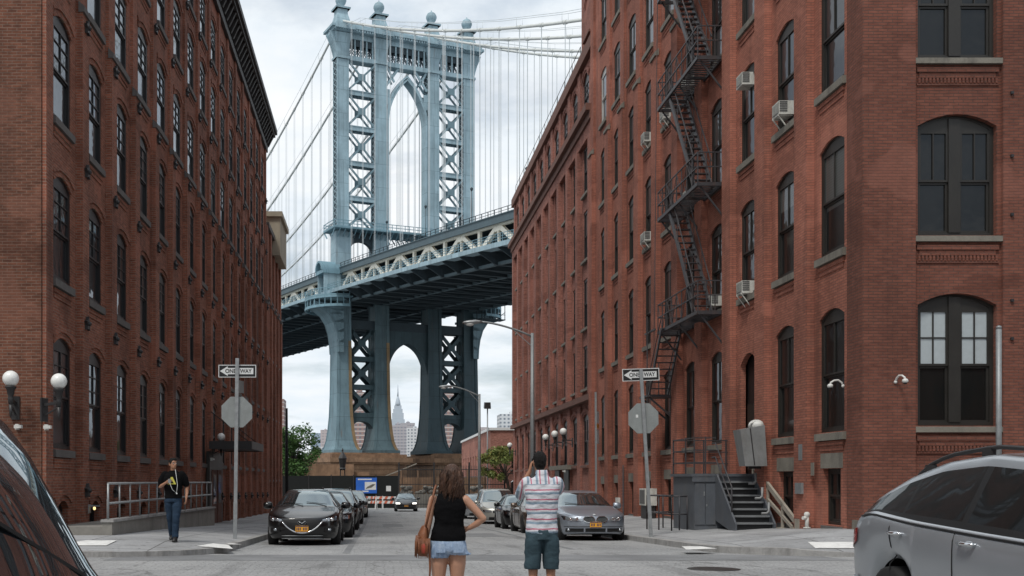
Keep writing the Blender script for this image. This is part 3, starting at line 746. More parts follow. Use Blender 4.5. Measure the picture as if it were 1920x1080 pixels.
def wall(mb, P, u0, u1, z0, z1, cols, depth=0.26, k=8):
    """brick wall in u-z with arched openings; P(u, z, n) -> xyz, n inward"""
    cols = sorted(cols, key=lambda c: c[0])
    prev = u0
    for uc, ops in cols:
        wmax = max(o[0] for o in ops); ua, ub = uc - wmax / 2, uc + wmax / 2
        mb.quad(P(prev, z0, 0), P(ua, z0, 0), P(ua, z1, 0), P(prev, z1, 0))
        zc = z0
        for (w, zs, h, rise) in sorted(ops, key=lambda o: o[1]):
            a, b = uc - w / 2, uc + w / 2
            mb.quad(P(ua, zc, 0), P(ub, zc, 0), P(ub, zs, 0), P(ua, zs, 0))
            zt = zs + h + 0.02
            pts = [(uc + x, zs + z) for x, z in arch_pts(w, h, rise, k)]
            if w < wmax:
                mb.quad(P(ua, zs, 0), P(a, zs, 0), P(a, zt, 0), P(ua, zt, 0)); mb.quad(P(b, zs, 0), P(ub, zs, 0), P(ub, zt, 0), P(b, zt, 0))
            top = pts[2:]
            for (xa, za), (xb, zb) in zip(top, top[1:]):
                mb.quad(P(xb, zb, 0), P(xa, za, 0), P(xa, zt, 0), P(xb, zt, 0))
            n = len(pts)
            for i in range(n):
                j = (i + 1) % n
                mb.quad(P(*pts[i], 0), P(*pts[j], 0), P(*pts[j], depth), P(*pts[i], depth))
            zc = zt
        mb.quad(P(ua, zc, 0), P(ub, zc, 0), P(ub, z1, 0), P(ua, z1, 0))
        prev = ub
    mb.quad(P(prev, z0, 0), P(u1, z0, 0), P(u1, z1, 0), P(prev, z1, 0))

def place(proto, used, loc, rz):
    """first use moves the prototype, later ones copy it with its parts"""
    if proto not in used:
        used.add(proto); o = proto
    else: o = copy_thing(proto, proto.parent)
    o.location = loc; o.rotation_euler = (0, 0, rz)
    return o

# ---------------- left warehouse
LB = thing('brick_warehouse', 'weathered dark brick warehouse with black bracketed cornice and star-shaped wall anchors', 'building', (WL, Y0, 0))
def inb(o): return o
PITCH_L = 2.885; L_Y1 = 25.25
L_ROWS = [(2.18, 2.62, .2), (6.12, 2.46, .2), (9.85, 2.48, .2), (13.45, 2.3, .2), (17.0, 2.2, .2), (20.25, 1.95, .2)]
L_N = 16; L_END = 70.6; L_TOP = 24.0; LW = 1.38
def Lp(u, z, n): return (WL - n, u, z)
class Off:      # builds in world coordinates under a parent that sits at loc
    def __init__(s, parent): s.p = parent; s.o = V(parent.location)
def wbuild(mb, name, mat, parent):
    """build a mesh given in world coordinates as a child of an unrotated empty"""
    root = parent
    while root.parent is not None: root = root.parent
    off = V(root.location)
    mb.v = [tuple(V(p) - off) for p in mb.v]
    return mb.build(name, M[mat], parent)
def wl(parent, p): return V(p) - V(parent.location)

m = MB(); cols = []
for i in range(L_N):
    y = L_Y1 + PITCH_L * i
    ops = [(LW, zs, h, r) for zs, h, r in L_ROWS]
    if i != 0 or True:
        if y < 46 or y > 50: ops.append((0.95, -0.55 + road_z(y), 1.65, .2))
    cols.append((y, ops))
wall(m, Lp, Y0, L_END, -3, L_TOP, cols, .14)
def Lf(u, z, n): return (WL - u, Y0 + n, z)
LFX = [(4.3 + 3.3 * i, [(1.5, zs, h, r) for zs, h, r in L_ROWS]) for i in range(4)]
mf = MB(); wall(mf, Lf, .01, 20, -3, L_TOP, LFX); wbuild(mf, 'front_wall', 'brick_left_front_dimmed', LB)
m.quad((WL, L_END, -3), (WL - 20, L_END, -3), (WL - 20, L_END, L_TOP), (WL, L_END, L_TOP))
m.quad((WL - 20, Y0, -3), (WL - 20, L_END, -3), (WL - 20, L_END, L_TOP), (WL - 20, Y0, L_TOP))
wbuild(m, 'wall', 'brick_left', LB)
m = MB(); m.quad((WL, Y0, L_TOP), (WL, L_END, L_TOP), (WL - 20, L_END, L_TOP), (WL - 20, Y0, L_TOP)); wbuild(m, 'roof', 'cornice', LB)
used = set()
protoL = [window('window', LW, h, r, 'frame_black', 'glass_left', 'stone_dark', LB, .085, muntins=(1, 2), hood='brick_left', sillw=.10, sillh=.2, corbel=('brick_left', False)) for zs, h, r in L_ROWS]
baseL = window('basement_window', 0.95, 1.65, .2, 'frame_black', 'glass_left', 'stone_dark', LB, .2, muntins=(0, 0), hood='brick_left')
for i in range(L_N):
    y = L_Y1 + PITCH_L * i
    for pr, (zs, h, r) in zip(protoL, L_ROWS): place(pr, used, wl(LB, (WL, y, zs)), PI / 2)
    if y < 46 or y > 50: place(baseL, used, wl(LB, (WL, y, -0.55 + road_z(y))), PI / 2)
for u, ops in LFX[:1]:
    for zs, h, r in L_ROWS:
        pass
# pilasters between the bays, thinner above the stone set-off
def pilaster(parent, mat, stone, x, y, z0, z1, zc, w, p1, p2, side):
    q = MB()
    q.box(x, x + side * p1, y - w / 2, y + w / 2, z0, zc); q.box(x, x + side * p2, y - w / 2 + .03, y + w / 2 - .03, zc, z1)
    o = wbuild(q, 'pilaster', mat, parent)
    c = MB(); c.hexa([(x + side * p2 * .9, y - w / 2 - .03, zc - .02), (x + side * (p1 + .05), y - w / 2 - .03, zc - .02), (x + side * (p1 + .05), y + w / 2 + .03, zc - .02), (x + side * p2 * .9, y + w / 2 + .03, zc - .02),
                      (x + side * p2 * .9, y - w / 2 - .03, zc + .26), (x + side * (p1 + .05), y - w / 2 - .03, zc + .12), (x + side * (p1 + .05), y + w / 2 + .03, zc + .12), (x + side * p2 * .9, y + w / 2 + .03, zc + .26)])
    wbuild(c, 'stone_cap', stone, o)
    return o
for i in range(L_N + 1):
    y = L_Y1 + PITCH_L * (i - .5)
    if i == 0: y = Y0 + .27
    if i == L_N: y = L_END - .4
    pilaster(LB, 'brick_left', 'stone_dark', WL - .005, y, -3, L_TOP - .3, 13.05, .58 if i else .5, .18 if i else .1, .09, 1)
# star anchors
star = MB()
pts = []
for k in range(10):
    a = PI / 2 + PI * k / 5; r = .19 if k % 2 == 0 else .11
    pts.append((r * math.cos(a), r * math.sin(a)))
star.prism(pts, lambda a, b, d: (d, a, b), 0.0, 0.07); star.ball((.08, 0, 0), .06, 8, 6)
star = star.build('anchor_plate', M['iron'], LB)
for i in range(L_N):
    for z in (1.35, 5.35, 9.15, 12.75, 16.4, 19.75):
        if i * 6 > 100: break
        pr = .185 if z < 13 else .095
        y = L_Y1 + PITCH_L * (i + .5)
        place(star, used, wl(LB, (WL + pr, y, z + (road_z(y) if z < 2 else 0))), 0)
# cornice with brackets
m = MB()
for (o, z0, z1) in ((.16, 23.15, 23.5), (.62, 24.25, 24.45), (.74, 24.45, 24.75)):
    m.box(WL - 20 - .01, WL + o, Y0 - o, L_END + o * .8, z0, z1)
m.box(WL - .2, WL + .1, Y0 - .1, L_END + .1, 23.5, 24.25)
wbuild(m, 'cornice', 'cornice', LB)
n = int((L_END - Y0) / .72)
for i in range(n + 1):
    y = Y0 + .2 + i * .72; m = MB()
    m.hexa([(WL + .1, y - .1, 23.55), (WL + .22, y - .1, 23.55), (WL + .22, y + .1, 23.55), (WL + .1, y + .1, 23.55), (WL + .1, y - .1, 24.25), (WL + .56, y - .1, 24.25), (WL + .56, y + .1, 24.25), (WL + .1, y + .1, 24.25)])
    wbuild(m, 'cornice_bracket', 'cornice', LB)
# ---------------- low extension beyond it, with the tan roof house
LE = thing('brick_annex', 'lower brick annex with narrow pilasters, adjoining the far end of the corniced warehouse', 'building', (WL, L_END, 0))
m = MB(); cols = []
E_N = 4; E_END = 80.6; E_TOP = 18.6
for i in range(E_N):
    cols.append((L_END + 1.5 + 2.4 * i, [(1.0, 1.5, 2.6, .25), (1.0, 5.8, 2.5, .25), (1.0, 9.8, 2.5, .25), (1.0, 13.8, 2.5, .25)]))
wall(m, lambda u, z, n: (WL - .02 - n, u, z), L_END + .02, E_END, -3, E_TOP, cols)
m.quad((WL, E_END, -3), (WL - 15, E_END, -3), (WL - 15, E_END, E_TOP), (WL, E_END, E_TOP))
m.quad((WL, L_END, E_TOP), (WL, E_END, E_TOP), (WL - 15, E_END, E_TOP), (WL - 15, L_END, E_TOP))
wbuild(m, 'wall', 'brick_left', LE)
pe = window('window', 1.0, 2.5, .25, 'frame_black', 'glass_left', 'stone_dark', LE, .2, muntins=(0, 0))
for i in range(E_N):
    for zs in (1.5, 5.8, 9.8, 13.8):
        place(pe, used, wl(LE, (WL - .02, L_END + 1.5 + 2.4 * i, zs)), PI / 2)
for i in range(E_N + 1):
    pilaster(LE, 'brick_left', 'stone_dark', WL - .01, L_END + .5 + 2.38 * i, -3, E_TOP - .2, 13.2, .7, .2, .12, 1)
m = MB(); m.box(WL - .3, WL + .18, L_END + .7, E_END + .15, E_TOP - .25, E_TOP + .1); wbuild(m, 'coping', 'stone_dark', LE)
RH = thing('roof_house', 'tan plastered roof house perched on top of the lower brick annex', 'roof house', (WL, 76, 0))
m = MB(); m.box(WL - 5, WL + .55, 75.2, 80.3, 17.3, 20.0); wbuild(m, 'wall', 'pent', RH)
m = MB(); m.box(WL - 5.2, WL + .72, 75.0, 80.5, 20.0, 20.35); wbuild(m, 'roof_slab', 'pent', RH)

# ---------------- right warehouse
RB = thing('brick_warehouse', 'tall red brick corner warehouse with arched windows, carrying the iron fire escape', 'building', (WR, Y0, 0))
R_PITCH = 2.87; R_Y1 = 25.5; R_N = 10; R_END = 53.95; R_TOP = 29.5; RW = 1.4
R_ROWS = [(2.6, 2.95, .2), (6.87, 2.75, .2), (10.85, 2.75, .2), (14.85, 2.58, .2), (18.7, 2.58, .2), (22.55, 2.5, .2), (26.3, 2.0, .2)]
DOORBAY = 2
m = MB(); cols = []
for i in range(R_N):
    y = R_Y1 + R_PITCH * i
    ops = [(RW, zs, h, r) for zs, h, r in R_ROWS]
    if i == DOORBAY: ops[0] = (RW, 1.62, 3.55, .32)
    if i != DOORBAY: ops.append((1.0, interp([(24, .45), (44, .1), (54, -.1)], y) - .05, 1.35, 0))
    cols.append((y, ops))
wall(m, lambda u, z, n: (WR + n, u, z), Y0, R_END, -3, R_TOP, cols, .16)
RF_ROWS = [(2.66, 2.95, .26), (6.9, 2.7, .26), (10.85, 2.7, .26), (14.85, 2.6, .32), (18.7, 2.6, .3), (22.55, 2.5, .3), (26.3, 2.0, .3)]
RF = [(2.05 + 4.4 * i, [(1.76, zs, h, r) for zs, h, r in RF_ROWS]) for i in range(3)]
mf = MB(); wall(mf, lambda u, z, n: (WR + u, Y0 + n, z), .01, 18, -3, R_TOP, RF); wbuild(mf, 'front_wall', 'brick_right_front_dimmed', RB)
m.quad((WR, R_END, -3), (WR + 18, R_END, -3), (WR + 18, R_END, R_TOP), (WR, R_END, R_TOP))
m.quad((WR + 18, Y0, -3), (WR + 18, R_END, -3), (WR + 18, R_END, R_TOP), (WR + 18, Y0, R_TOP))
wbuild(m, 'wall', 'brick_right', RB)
m = MB(); m.quad((WR, Y0, R_TOP), (WR, R_END, R_TOP), (WR + 18, R_END, R_TOP), (WR + 18, Y0, R_TOP)); wbuild(m, 'roof', 'cornice', RB)
protoR = [window('window', RW, h, r, 'frame_brown', 'glass', 'stone_sill', RB, .12, muntins=(1, 0), sillw=.10, sillh=.2, corbel=('brick_right', False)) for zs, h, r in R_ROWS]
paleR = [window('window', RW, h, r, 'frame_brown', 'glass', 'stone_sill', RB, .22, muntins=(1, 1), sillw=.10, sillh=.2) if k != 4 else window('window', RW, h, r, 'frame_pale', 'glass', 'stone_sill', RB, .12, muntins=(0, 0), sillw=.1, sillh=.2) for k, (zs, h, r) in enumerate(R_ROWS) if k == 4]
baseR = window('basement_window', 1.0, 1.35, 0, 'frame_brown', 'glass', 'stone_dark', RB, .2, muntins=(1, 0), sillw=.02)
lm = MB(); lm.box(-.62, .62, -.012, .1, 1.36, 1.72); lm.build('lintel', M['stone_sill'], baseR)
for i in range(R_N):
    y = R_Y1 + R_PITCH * i
    for k, (pr, (zs, h, r)) in enumerate(zip(protoR, R_ROWS)):
        if i == DOORBAY and k == 0: continue
        if i == R_N - 1 and k == 4: pr = paleR[0]
        place(pr, used, wl(RB, (WR, y, zs)), -PI / 2)
    if i != DOORBAY: place(baseR, used, wl(RB, (WR, y, interp([(24, .45), (44, .1), (54, -.1)], y) - .05)), -PI / 2)
# doorway: dark door set deep in the bay
yd = R_Y1 + R_PITCH * DOORBAY
m = MB(); m.box(WR + .22, WR + .27, yd - RW / 2 - .02, yd + RW / 2 + .02, 1.6, 5.2)
d = wbuild(m, 'door', 'frame_black', RB)
m = MB(); m.box(WR + .16, WR + .22, yd - .55, yd + .55, 1.75, 3.7); m.tube((WR + .1, yd - .4, 2.6), (WR + .1, yd - .4, 2.9), .02); wbuild(m, 'door_leaf', 'frame_brown', d)
protoF = [window('window', 1.76, h, r, 'frame_brown', 'glass', 'stone_sill', RB, .2, True, (1, 0) if k else (1, 1), blind=1 if k == 0 else None, sillw=.09, sillh=.15, corbel=('brick_right_front_dimmed', True)) for k, (zs, h, r) in enumerate(RF_ROWS)]
for c, (u, ops) in enumerate(RF):
    for pr, (zs, h, r) in zip(protoF, RF_ROWS): place(pr, used, wl(RB, (WR + u, Y0, zs)), 0)
for i in range(R_N + 1):
    y = R_Y1 + R_PITCH * (i - .5)
    if i == 0: continue
    if i == R_N: y = R_END - .3
    pilaster(RB, 'brick_right', 'stone_sill', WR + .005, y, -3, R_TOP, 17.75, .78, .20, .11, -1)
# corner piers and the framed bays of the cross-street front
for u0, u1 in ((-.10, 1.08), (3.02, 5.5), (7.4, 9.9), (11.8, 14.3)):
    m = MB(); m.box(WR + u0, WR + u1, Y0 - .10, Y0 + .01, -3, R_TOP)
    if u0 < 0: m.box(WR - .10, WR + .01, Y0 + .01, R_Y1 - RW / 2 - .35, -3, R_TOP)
    wbuild(m, 'pier', 'brick_right_front_dimmed', RB)
m = MB(); m.box(WR - .16, WR + .25, Y0 - .16, Y0 + .3, .1, .55); wbuild(m, 'corner_stone', 'stone_sill', RB)
# small iron hooks on the frontage
for z in (4.55, 5.4, 7.3, 8.6, 10.0, 12.2, 13.4): m = MB(); m.box(WR + 3.17, WR + 3.23, Y0 - .15, Y0 - .1, z, z + .06); wbuild(m, 'wall_hook', 'iron', RB)
# black service door by the downpipe in the eighth bay
m = MB(); y = R_Y1 + R_PITCH * 7.5; m.box(WR - .17, WR - .13, y - .45, y + .45, -.1, 2.1); wbuild(m, 'service_door', 'stair_paint', RB)

# ---------------- far right loft building with giant pilasters
FB = thing('loft_building', 'dark red loft building with deep pilasters and arcaded top floor beyond the corner warehouse', 'building', (WR, R_END, 0))
F_ROWS = [(2.45, 2.7, .2, 1.55), (6.3, 2.25, 0, 1.5), (9.5, 2.6, 0, 1.5), (13.1, 2.6, 0, 1.5), (16.6, 2.5, 0, 1.5), (20.95, 2.0, .4, 1.5)]
F_P = 3.06; F_Y1 = 56.4; F_N = 10; F_END = 86.2; F_TOP = 24.0
m = MB(); cols = []
for i in range(F_N):
    y = F_Y1 + F_P * i
    ops = [(w, zs - (.2 if k == 0 else 0) + (road_z(y) + .9 if k == 0 and False else 0), h, r) for k, (zs, h, r, w) in enumerate(F_ROWS)]
    cols.append((y, ops))
wall(m, lambda u, z, n: (WR + .14 + n, u, z), R_END + .02, F_END, -4, F_TOP, cols, .2)
m.quad((WR + .25, F_END, -4), (WR + 20, F_END, -4), (WR + 20, F_END, F_TOP), (WR + .25, F_END, F_TOP))
m.quad((WR + .25, R_END, F_TOP), (WR + .25, F_END, F_TOP), (WR + 20, F_END, F_TOP), (WR + 20, R_END, F_TOP))
# taller stair bay next to the warehouse
m.box(WR + .2, WR + 9, R_END + .03, 58.0, F_TOP - .1, 30)
wbuild(m, 'wall', 'brick_far', FB)
for i in range(F_N + 1):
    y = F_Y1 + F_P * (i - .5); m = MB()
    if i == 0: y = R_END + .55
    m.box(WR - .10, WR + .26, y - .34, y + .34, 5.9, 19.15)
    m.box(WR + .04, WR + .26, y - .38, y + .38, 20.6, F_TOP - .6)
    m.box(WR + .02, WR + .26, y - .42, y + .42, -4, 5.4)
    wbuild(m, 'pilaster', 'brick_far', FB)
m = MB(); m.box(WR - .05, WR + .26, R_END + .05, F_END, 19.15, 19.8); wbuild(m, 'frieze', 'brick_far', FB)
m = MB()
m.box(WR - .35, WR + .3, R_END + .04, F_END + .3, 20.2, 20.55); m.box(WR - .15, WR + .3, R_END + .04, F_END + .1, 19.8, 20.2)
m.box(WR - .18, WR + .3, R_END + .04, F_END + .18, 5.55, 5.85)
m.box(WR - .1, WR + .3, R_END + .04, F_END + .1, F_TOP - .55, F_TOP + .08)
wbuild(m, 'cornice', 'brownstone', FB)
protoFB = [window('window', w, h, r, 'frame_black', 'glass', 'stone_sill' if 0 < k < 5 else 'brownstone', FB, .12, muntins=(1, 1) if k in (0, 5) else (0, 0), hood='brick_far' if r else None) for k, (zs, h, r, w) in enumerate(F_ROWS)]
for i in range(F_N):
    y = F_Y1 + F_P * i
    for k, (pr, (zs, h, r, w)) in enumerate(zip(protoFB, F_ROWS)):
        place(pr, used, wl(FB, (WR + .14, y, zs - (.2 if k == 0 else 0))), -PI / 2)
tw = [copy_thing(protoFB[5], FB) for _ in range(2)]
for q, z in zip(tw, (24.9, 28.0)): q.location = wl(FB, (WR + .2, 56.2, z)); q.rotation_euler = (0, 0, -PI / 2)
# entrance with stone lintel
m = MB(); m.box(WR - .25, WR + .3, 60.0, 66.2, 2.05, 2.3); wbuild(m, 'entrance_lintel', 'stone_sill', FB)
for y in (61.3, 64.4): m = MB(); m.box(WR - .06, WR + .02, y - .75, y + .75, -1, 2.03); wbuild(m, 'entrance_door', 'frame_brown', FB)
m = MB()
for i in range(12): m.tube((WR + .15, 58 + i * 2.5, F_TOP), (WR + .15, 58 + i * 2.5, F_TOP + 1.0), .018, 6)
m.tube((WR + .15, 58, F_TOP + 1.0), (WR + .15, 85.5, F_TOP + 1.0), .018, 6); m.tube((WR + .15, 58, F_TOP + .5), (WR + .15, 85.5, F_TOP + .5), .014, 6)
wbuild(m, 'roof_rail', 'iron', FB)
for y in (61.5, 72.0):
    m = MB(); m.box(WR + .9, WR + 1.6, y - .3, y + .3, F_TOP, F_TOP + 1.5); m.box(WR + .8, WR + 1.7, y - .4, y + .4, F_TOP + 1.5, F_TOP + 1.65); wbuild(m, 'chimney', 'stone_dark', FB)

# ---------------- buildings on the near side of the cross street, behind the camera (seen only in reflections)
for nm, lab, x0, x1, hh in (('brick_building', 'brick building on the near side of the cross street, behind the camera to the west', -40, -7.6, 11.0), ('brick_building', 'brick building on the near side of the cross street, behind the camera to the east', 10.9, 45, 11.0)):
    t = thing(nm, lab, 'building', ((x0 + x1) / 2, 5.5, 0)); w = (x1 - x0) / 2
    m = MB(); cols = [(-w + 2 + 3.2 * i, [(1.4, .8 + 4 * k, 2.4, 0) for k in range(3)]) for i in range(int((2 * w - 2) / 3.2))]
    wall(m, lambda u, z, n: (u, -n, z), -w, w, -1, hh, cols)
    sx = w if x1 < 0 else -w
    wall(m, lambda u, z, n: (sx - n * (1 if sx > 0 else -1), u, z), -45, 0, -1, hh, [(-43 + 3.2 * i, [(1.4, .8 + 4 * k, 2.4, 0) for k in range(3)]) for i in range(13)])
    m.quad((-w, 0, hh), (w, 0, hh), (w, -45, hh), (-w, -45, hh)); m.build('wall', M['brick_far'], t)
    m = MB(); m.box(-w + .3, w - .3, -44.7, -.3, -1, hh - .2); m.build('glazing', M['glass'], t)
# ------------------------------------------------------------------ suspension bridge (local: x across the deck, -y towards the near shore)
PHI = math.atan2(2000, 4660)
BR = thing('suspension_bridge', 'blue-grey steel suspension bridge with an arched tower crossing above the end of the street', 'bridge', (5.65, 225.65, 0), PHI)
CX = [-14.63, -6.1, 6.1, 14.63]
def fz(y):
    t = -y
    return 39.5 - .05 * t - .00019 * t * t if t > -70 else 39.5 + 3.5 - .931 + .0234 * (-t - 70) 
def stackrect(mb, x, y, prof):
    """prof: z, half width x, half depth y"""
    for (z0, a0, b0), (z1, a1, b1) in zip(prof, prof[1:]):
        mb.add([(x - a0, y - b0, z0), (x + a0, y - b0, z0), (x + a0, y + b0, z0), (x - a0, y + b0, z0), (x - a1, y - b1, z1), (x + a1, y - b1, z1), (x + a1, y + b1, z1), (x - a1, y + b1, z1)],
               [(0, 1, 5, 4), (1, 2, 6, 5), (2, 3, 7, 6), (3, 0, 4, 7), (3, 2, 1, 0), (4, 5, 6, 7)])
tower_low = MB(); tower_low.box(-16, 16, -1.3, 1.3, 32.6, 34.4); 
TW = tower_low.build('tower', M['bridge_dark'], BR)
for x in CX:
    m = MB()
    stackrect(m, x, 0, [(43, 1.7, 1.5), (52.4, 1.65, 1.45), (52.4, 1.22, 1.1), (88.0, 1.2, 1.08), (88.0, 1.5, 1.35), (88.5, 1.5, 1.35), (88.5, 1.25, 1.15), (90.5, 1.35, 1.2), (93.2, 1.9, 1.6)])
    # raised edge strips and lattice on the flanks
    for sx in (-1, 1):
        for sy in (-1, 1): m.box(x + sx * 1.0, x + sx * 1.32, sy * .95, sy * 1.2, 53.2, 88)
        n = 30
        for i in range(n):
            z0, z1 = 53.4 + 34.4 * i / n, 53.4 + 34.4 * (i + 1) / n
            m.bar((x + sx * 1.3, -.95, z0), (x + sx * 1.3, .95, z1), .14, .07, (1, 0, 0)); m.bar((x + sx * 1.3, .95, z0), (x + sx * 1.3, -.95, z1), .14, .07, (1, 0, 0))
    cc = m.build('column', M['bridge'], TW)
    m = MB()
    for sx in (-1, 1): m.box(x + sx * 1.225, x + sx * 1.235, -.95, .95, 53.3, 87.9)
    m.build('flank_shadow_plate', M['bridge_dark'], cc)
    m = MB()
    prof = [(7.6, 2.75, 3.6), (8.3, 2.45, 3.2), (9.5, 2.15, 2.8), (11.5, 1.92, 2.45), (14.5, 1.68, 2.2), (19, 1.55, 2.0), (30, 1.48, 1.75), (43, 1.48, 1.5)]
    stackrect(m, x, 0, prof); och = MB()
    for sx in (-1, 1):
        p2 = [(z, .16, b + .12) for z, a, b in prof]
        for (z0, a0, b0), (z1, a1, b1), q0, q1 in zip(prof, prof[1:], p2, p2[1:]):
            for sy in (-1, 1):
                tgt = och if (x < 0 and sx == 1 and sy == -1 and z0 < 30) else m
                tgt.hexa([(x + sx * (a0 - .5) - .02, sy * b0, z0), (x + sx * (a0 + .12), sy * b0, z0), (x + sx * (a0 + .12), sy * (b0 + .14), z0), (x + sx * (a0 - .5) - .02, sy * (b0 + .14), z0),
                        (x + sx * (a1 - .5) - .02, sy * b1, z1), (x + sx * (a1 + .12), sy * b1, z1), (x + sx * (a1 + .12), sy * (b1 + .14), z1), (x + sx * (a1 - .5) - .02, sy * (b1 + .14), z1)])
    m.box(x - 3.1, x + 3.1, -4.0, 4.0, 6.9, 7.6)
    lc = m.build('lower_column', M['bridge_mid' if x < -10 else 'bridge_low_shaded' if x < 0 else 'bridge_deep_shaded'], TW)  # columns coloured darker to the right to imitate the deck's shadow
    m = och
    for (z0, a0, b0), (z1, a1, b1) in zip(prof, prof[1:]):
        if z0 < 30: m.hexa([(x + a0, -b0 * .9, z0), (x + a0 + .04, -b0 * .9, z0), (x + a0 + .04, b0 * .9, z0), (x + a0, b0 * .9, z0), (x + a1, -b1 * .9, z1), (x + a1 + .04, -b1 * .9, z1), (x + a1 + .04, b1 * .9, z1), (x + a1, b1 * .9, z1)])
    m.build('stained_plate', M['bridge_ochre' if x < 0 else 'bridge_deep_shaded'], lc)
# bracing of the outer bays above the deck
def xbay(mb, xa, xb, z0, z1, w=.38, ys=(-.95, .95), lens=False):
    for y in ys:
        mb.bar((xa, y, z0), (xb, y, z1), .22, w, (0, 1, 0)) if False else None
        for (p, q) in (((xa, y, z0), (xb, y, z1)), ((xa, y, z1), (xb, y, z0))):
            mb.bar(p, q, .2, w, (0, 0, 1))
    xm, zm = (xa + xb) / 2, (z0 + z1) / 2
    for y in ys: mb.box(xm - .8, xm + .8, y - .13, y + .13, zm - .7, zm + .7)
lev = [53.2, 59.6, 66.8, 74.1, 81.4, 88.2]
for xa, xb in ((CX[0] + 1.2, CX[1] - 1.2), (CX[2] + 1.2, CX[3] - 1.2)):
    for z0, z1 in zip(lev, lev[1:]):
        m = MB(); xbay(m, xa, xb, z0 + .3, z1 - .5); m.build('cross_brace', M['bridge_mid'], TW)
        if z1 < 88:
            m = MB(); m.box(xa - .1, xb + .1, -1.0, -.75, z1 - .55, z1 + .45); m.box(xa - .1, xb + .1, .75, 1.0, z1 - .55, z1 + .45)
            for k in range(9):
                u = lerp(xa, xb, k / 8); m.bar((u, -.8, z1 - .5), (lerp(xa, xb, ((k + 1) % 9) / 8), .8, z1 - .5), .12, .06)
            m.box(xa - .1, xb + .1, -1.12, 1.12, z1 + .3, z1 + .45); m.build('strut', M['bridge'], TW)
# gothic centre arch above the deck
def gothic(hw, zs, za, n=12):
    """pointed arch, left foot -> apex -> right foot"""
    H = za - zs; R = (hw * hw + H * H) / (2 * hw); out = []
    amax = math.asin(min(1, H / R)) if H <= R else PI / 2
    for i in range(n + 1):
        a = amax * i / n
        out.append((-hw + R - R * math.cos(a), zs + R * math.sin(a)))
    return out + [(-x, z) for x, z in out[::-1][1:]]
def arch_band(mb, hw, zs, za, t, y0, y1, foot=None):
    A = gothic(hw, zs, za); B = gothic(hw + t, zs, za + t * 1.5)
    if foot is not None: A = [(-hw, foot)] + A + [(hw, foot)]; B = [(-hw - t, foot)] + B + [(hw + t, foot)]
    for (a, b, c, d) in zip(A, A[1:], B[1:], B):
        mb.hexa([(a[0], y0, a[1]), (b[0], y0, b[1]), (b[0], y1, b[1]), (a[0], y1, a[1]), (d[0], y0, d[1]), (c[0], y0, c[1]), (c[0], y1, c[1]), (d[0], y1, d[1])])
hw = 6.1 - 1.3
m = MB(); arch_band(m, hw - .22, 76.0, 86.2, .35, -1.0, 1.0, 53); arch_band(m, hw - .5, 76.0, 85.5, .3, -1.2, 1.2, 53)
m.build('pointed_arch', M['bridge'], TW)
for s in (-1, 1):
    m = MB()
    m.bar((s * 4.7, -.7, 84.0), (s * 1.6, -.7, 88.3), .25, .45); m.bar((s * 4.7, .7, 84.0), (s * 1.6, .7, 88.3), .25, .45)
    m.bar((s * 4.7, -.7, 88.2), (s * 2.9, -.7, 84.9), .25, .4); m.bar((s * 4.7, .7, 88.2), (s * 2.9, .7, 84.9), .25, .4)
    for y in (-.8, .8): m.box(s * 3.9, s * 4.95, y - .1, y + .1, 80.0, 83.2)
    m.build('spandrel_brace', M['bridge'], TW)
# head truss and cornice
m = MB()
for y in (-1.0, 1.0):
    m.box(-14.6, 14.6, y - .15, y + .15, 87.9, 88.8); m.box(-15.6, 15.6, y - .15, y + .15, 92.3, 93.3)
m.box(-14.6, 14.6, -1.0, 1.0, 87.85, 88.1)
for i in range(21):
    x = lerp(-13.2, 13.2, i / 20)
    if min(abs(x - c) for c in CX) < 1.2: continue
    for y in (-.9, .9): m.box(x - .14, x + .14, y - .12, y + .12, 88.8, 92.4)
m.build('head_truss', M['bridge'], TW)
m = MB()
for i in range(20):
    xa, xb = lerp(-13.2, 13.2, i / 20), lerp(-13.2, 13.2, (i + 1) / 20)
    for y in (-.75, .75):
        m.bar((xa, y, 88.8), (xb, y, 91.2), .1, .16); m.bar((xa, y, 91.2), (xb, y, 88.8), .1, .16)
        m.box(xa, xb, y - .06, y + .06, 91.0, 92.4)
m.build('head_lattice', M['bridge_dark'], TW)  # dark colour stands in for the shade inside the head truss
m = MB()
m.box(-17.0, 17.0, -2.3, 2.3, 93.3, 93.8); m.box(-17.5, 17.5, -2.7, 2.7, 93.8, 94.3); m.box(-16.4, 16.4, -1.9, 1.9, 94.3, 95.0)
for x in CX:
    m.box(x - 2.2, x + 2.2, -2.95, 2.95, 93.5, 94.5)
for i in range(58):
    x = -16.8 + i * .59
    for s in (-1, 1): m.box(x - .14, x + .14, s * 1.9, s * 2.6, 93.35, 93.78)
m.build('cornice', M['bridge'], TW)
for x in CX:       # saddle housing with ball finial
    m = MB()
    stackrect(m, x, 0, [(94.5, 1.75, 1.9), (95.6, 1.5, 1.6), (97.2, 1.1, 1.15), (98.2, 1.05, 1.1), (98.2, 1.55, 1.55), (98.55, 1.6, 1.6)])
    m.lathe([(.55, 98.5), (.5, 98.8), (.75, 99.05), (.62, 99.25), (.95, 99.6), (1.15, 100.15), (1.12, 100.6), (.85, 101.1), (.4, 101.4), (.12, 101.5), (.1, 101.8), (.01, 101.85)], (x, 0, 0), 14)
    m.build('ball_finial', M['bridge'], TW)
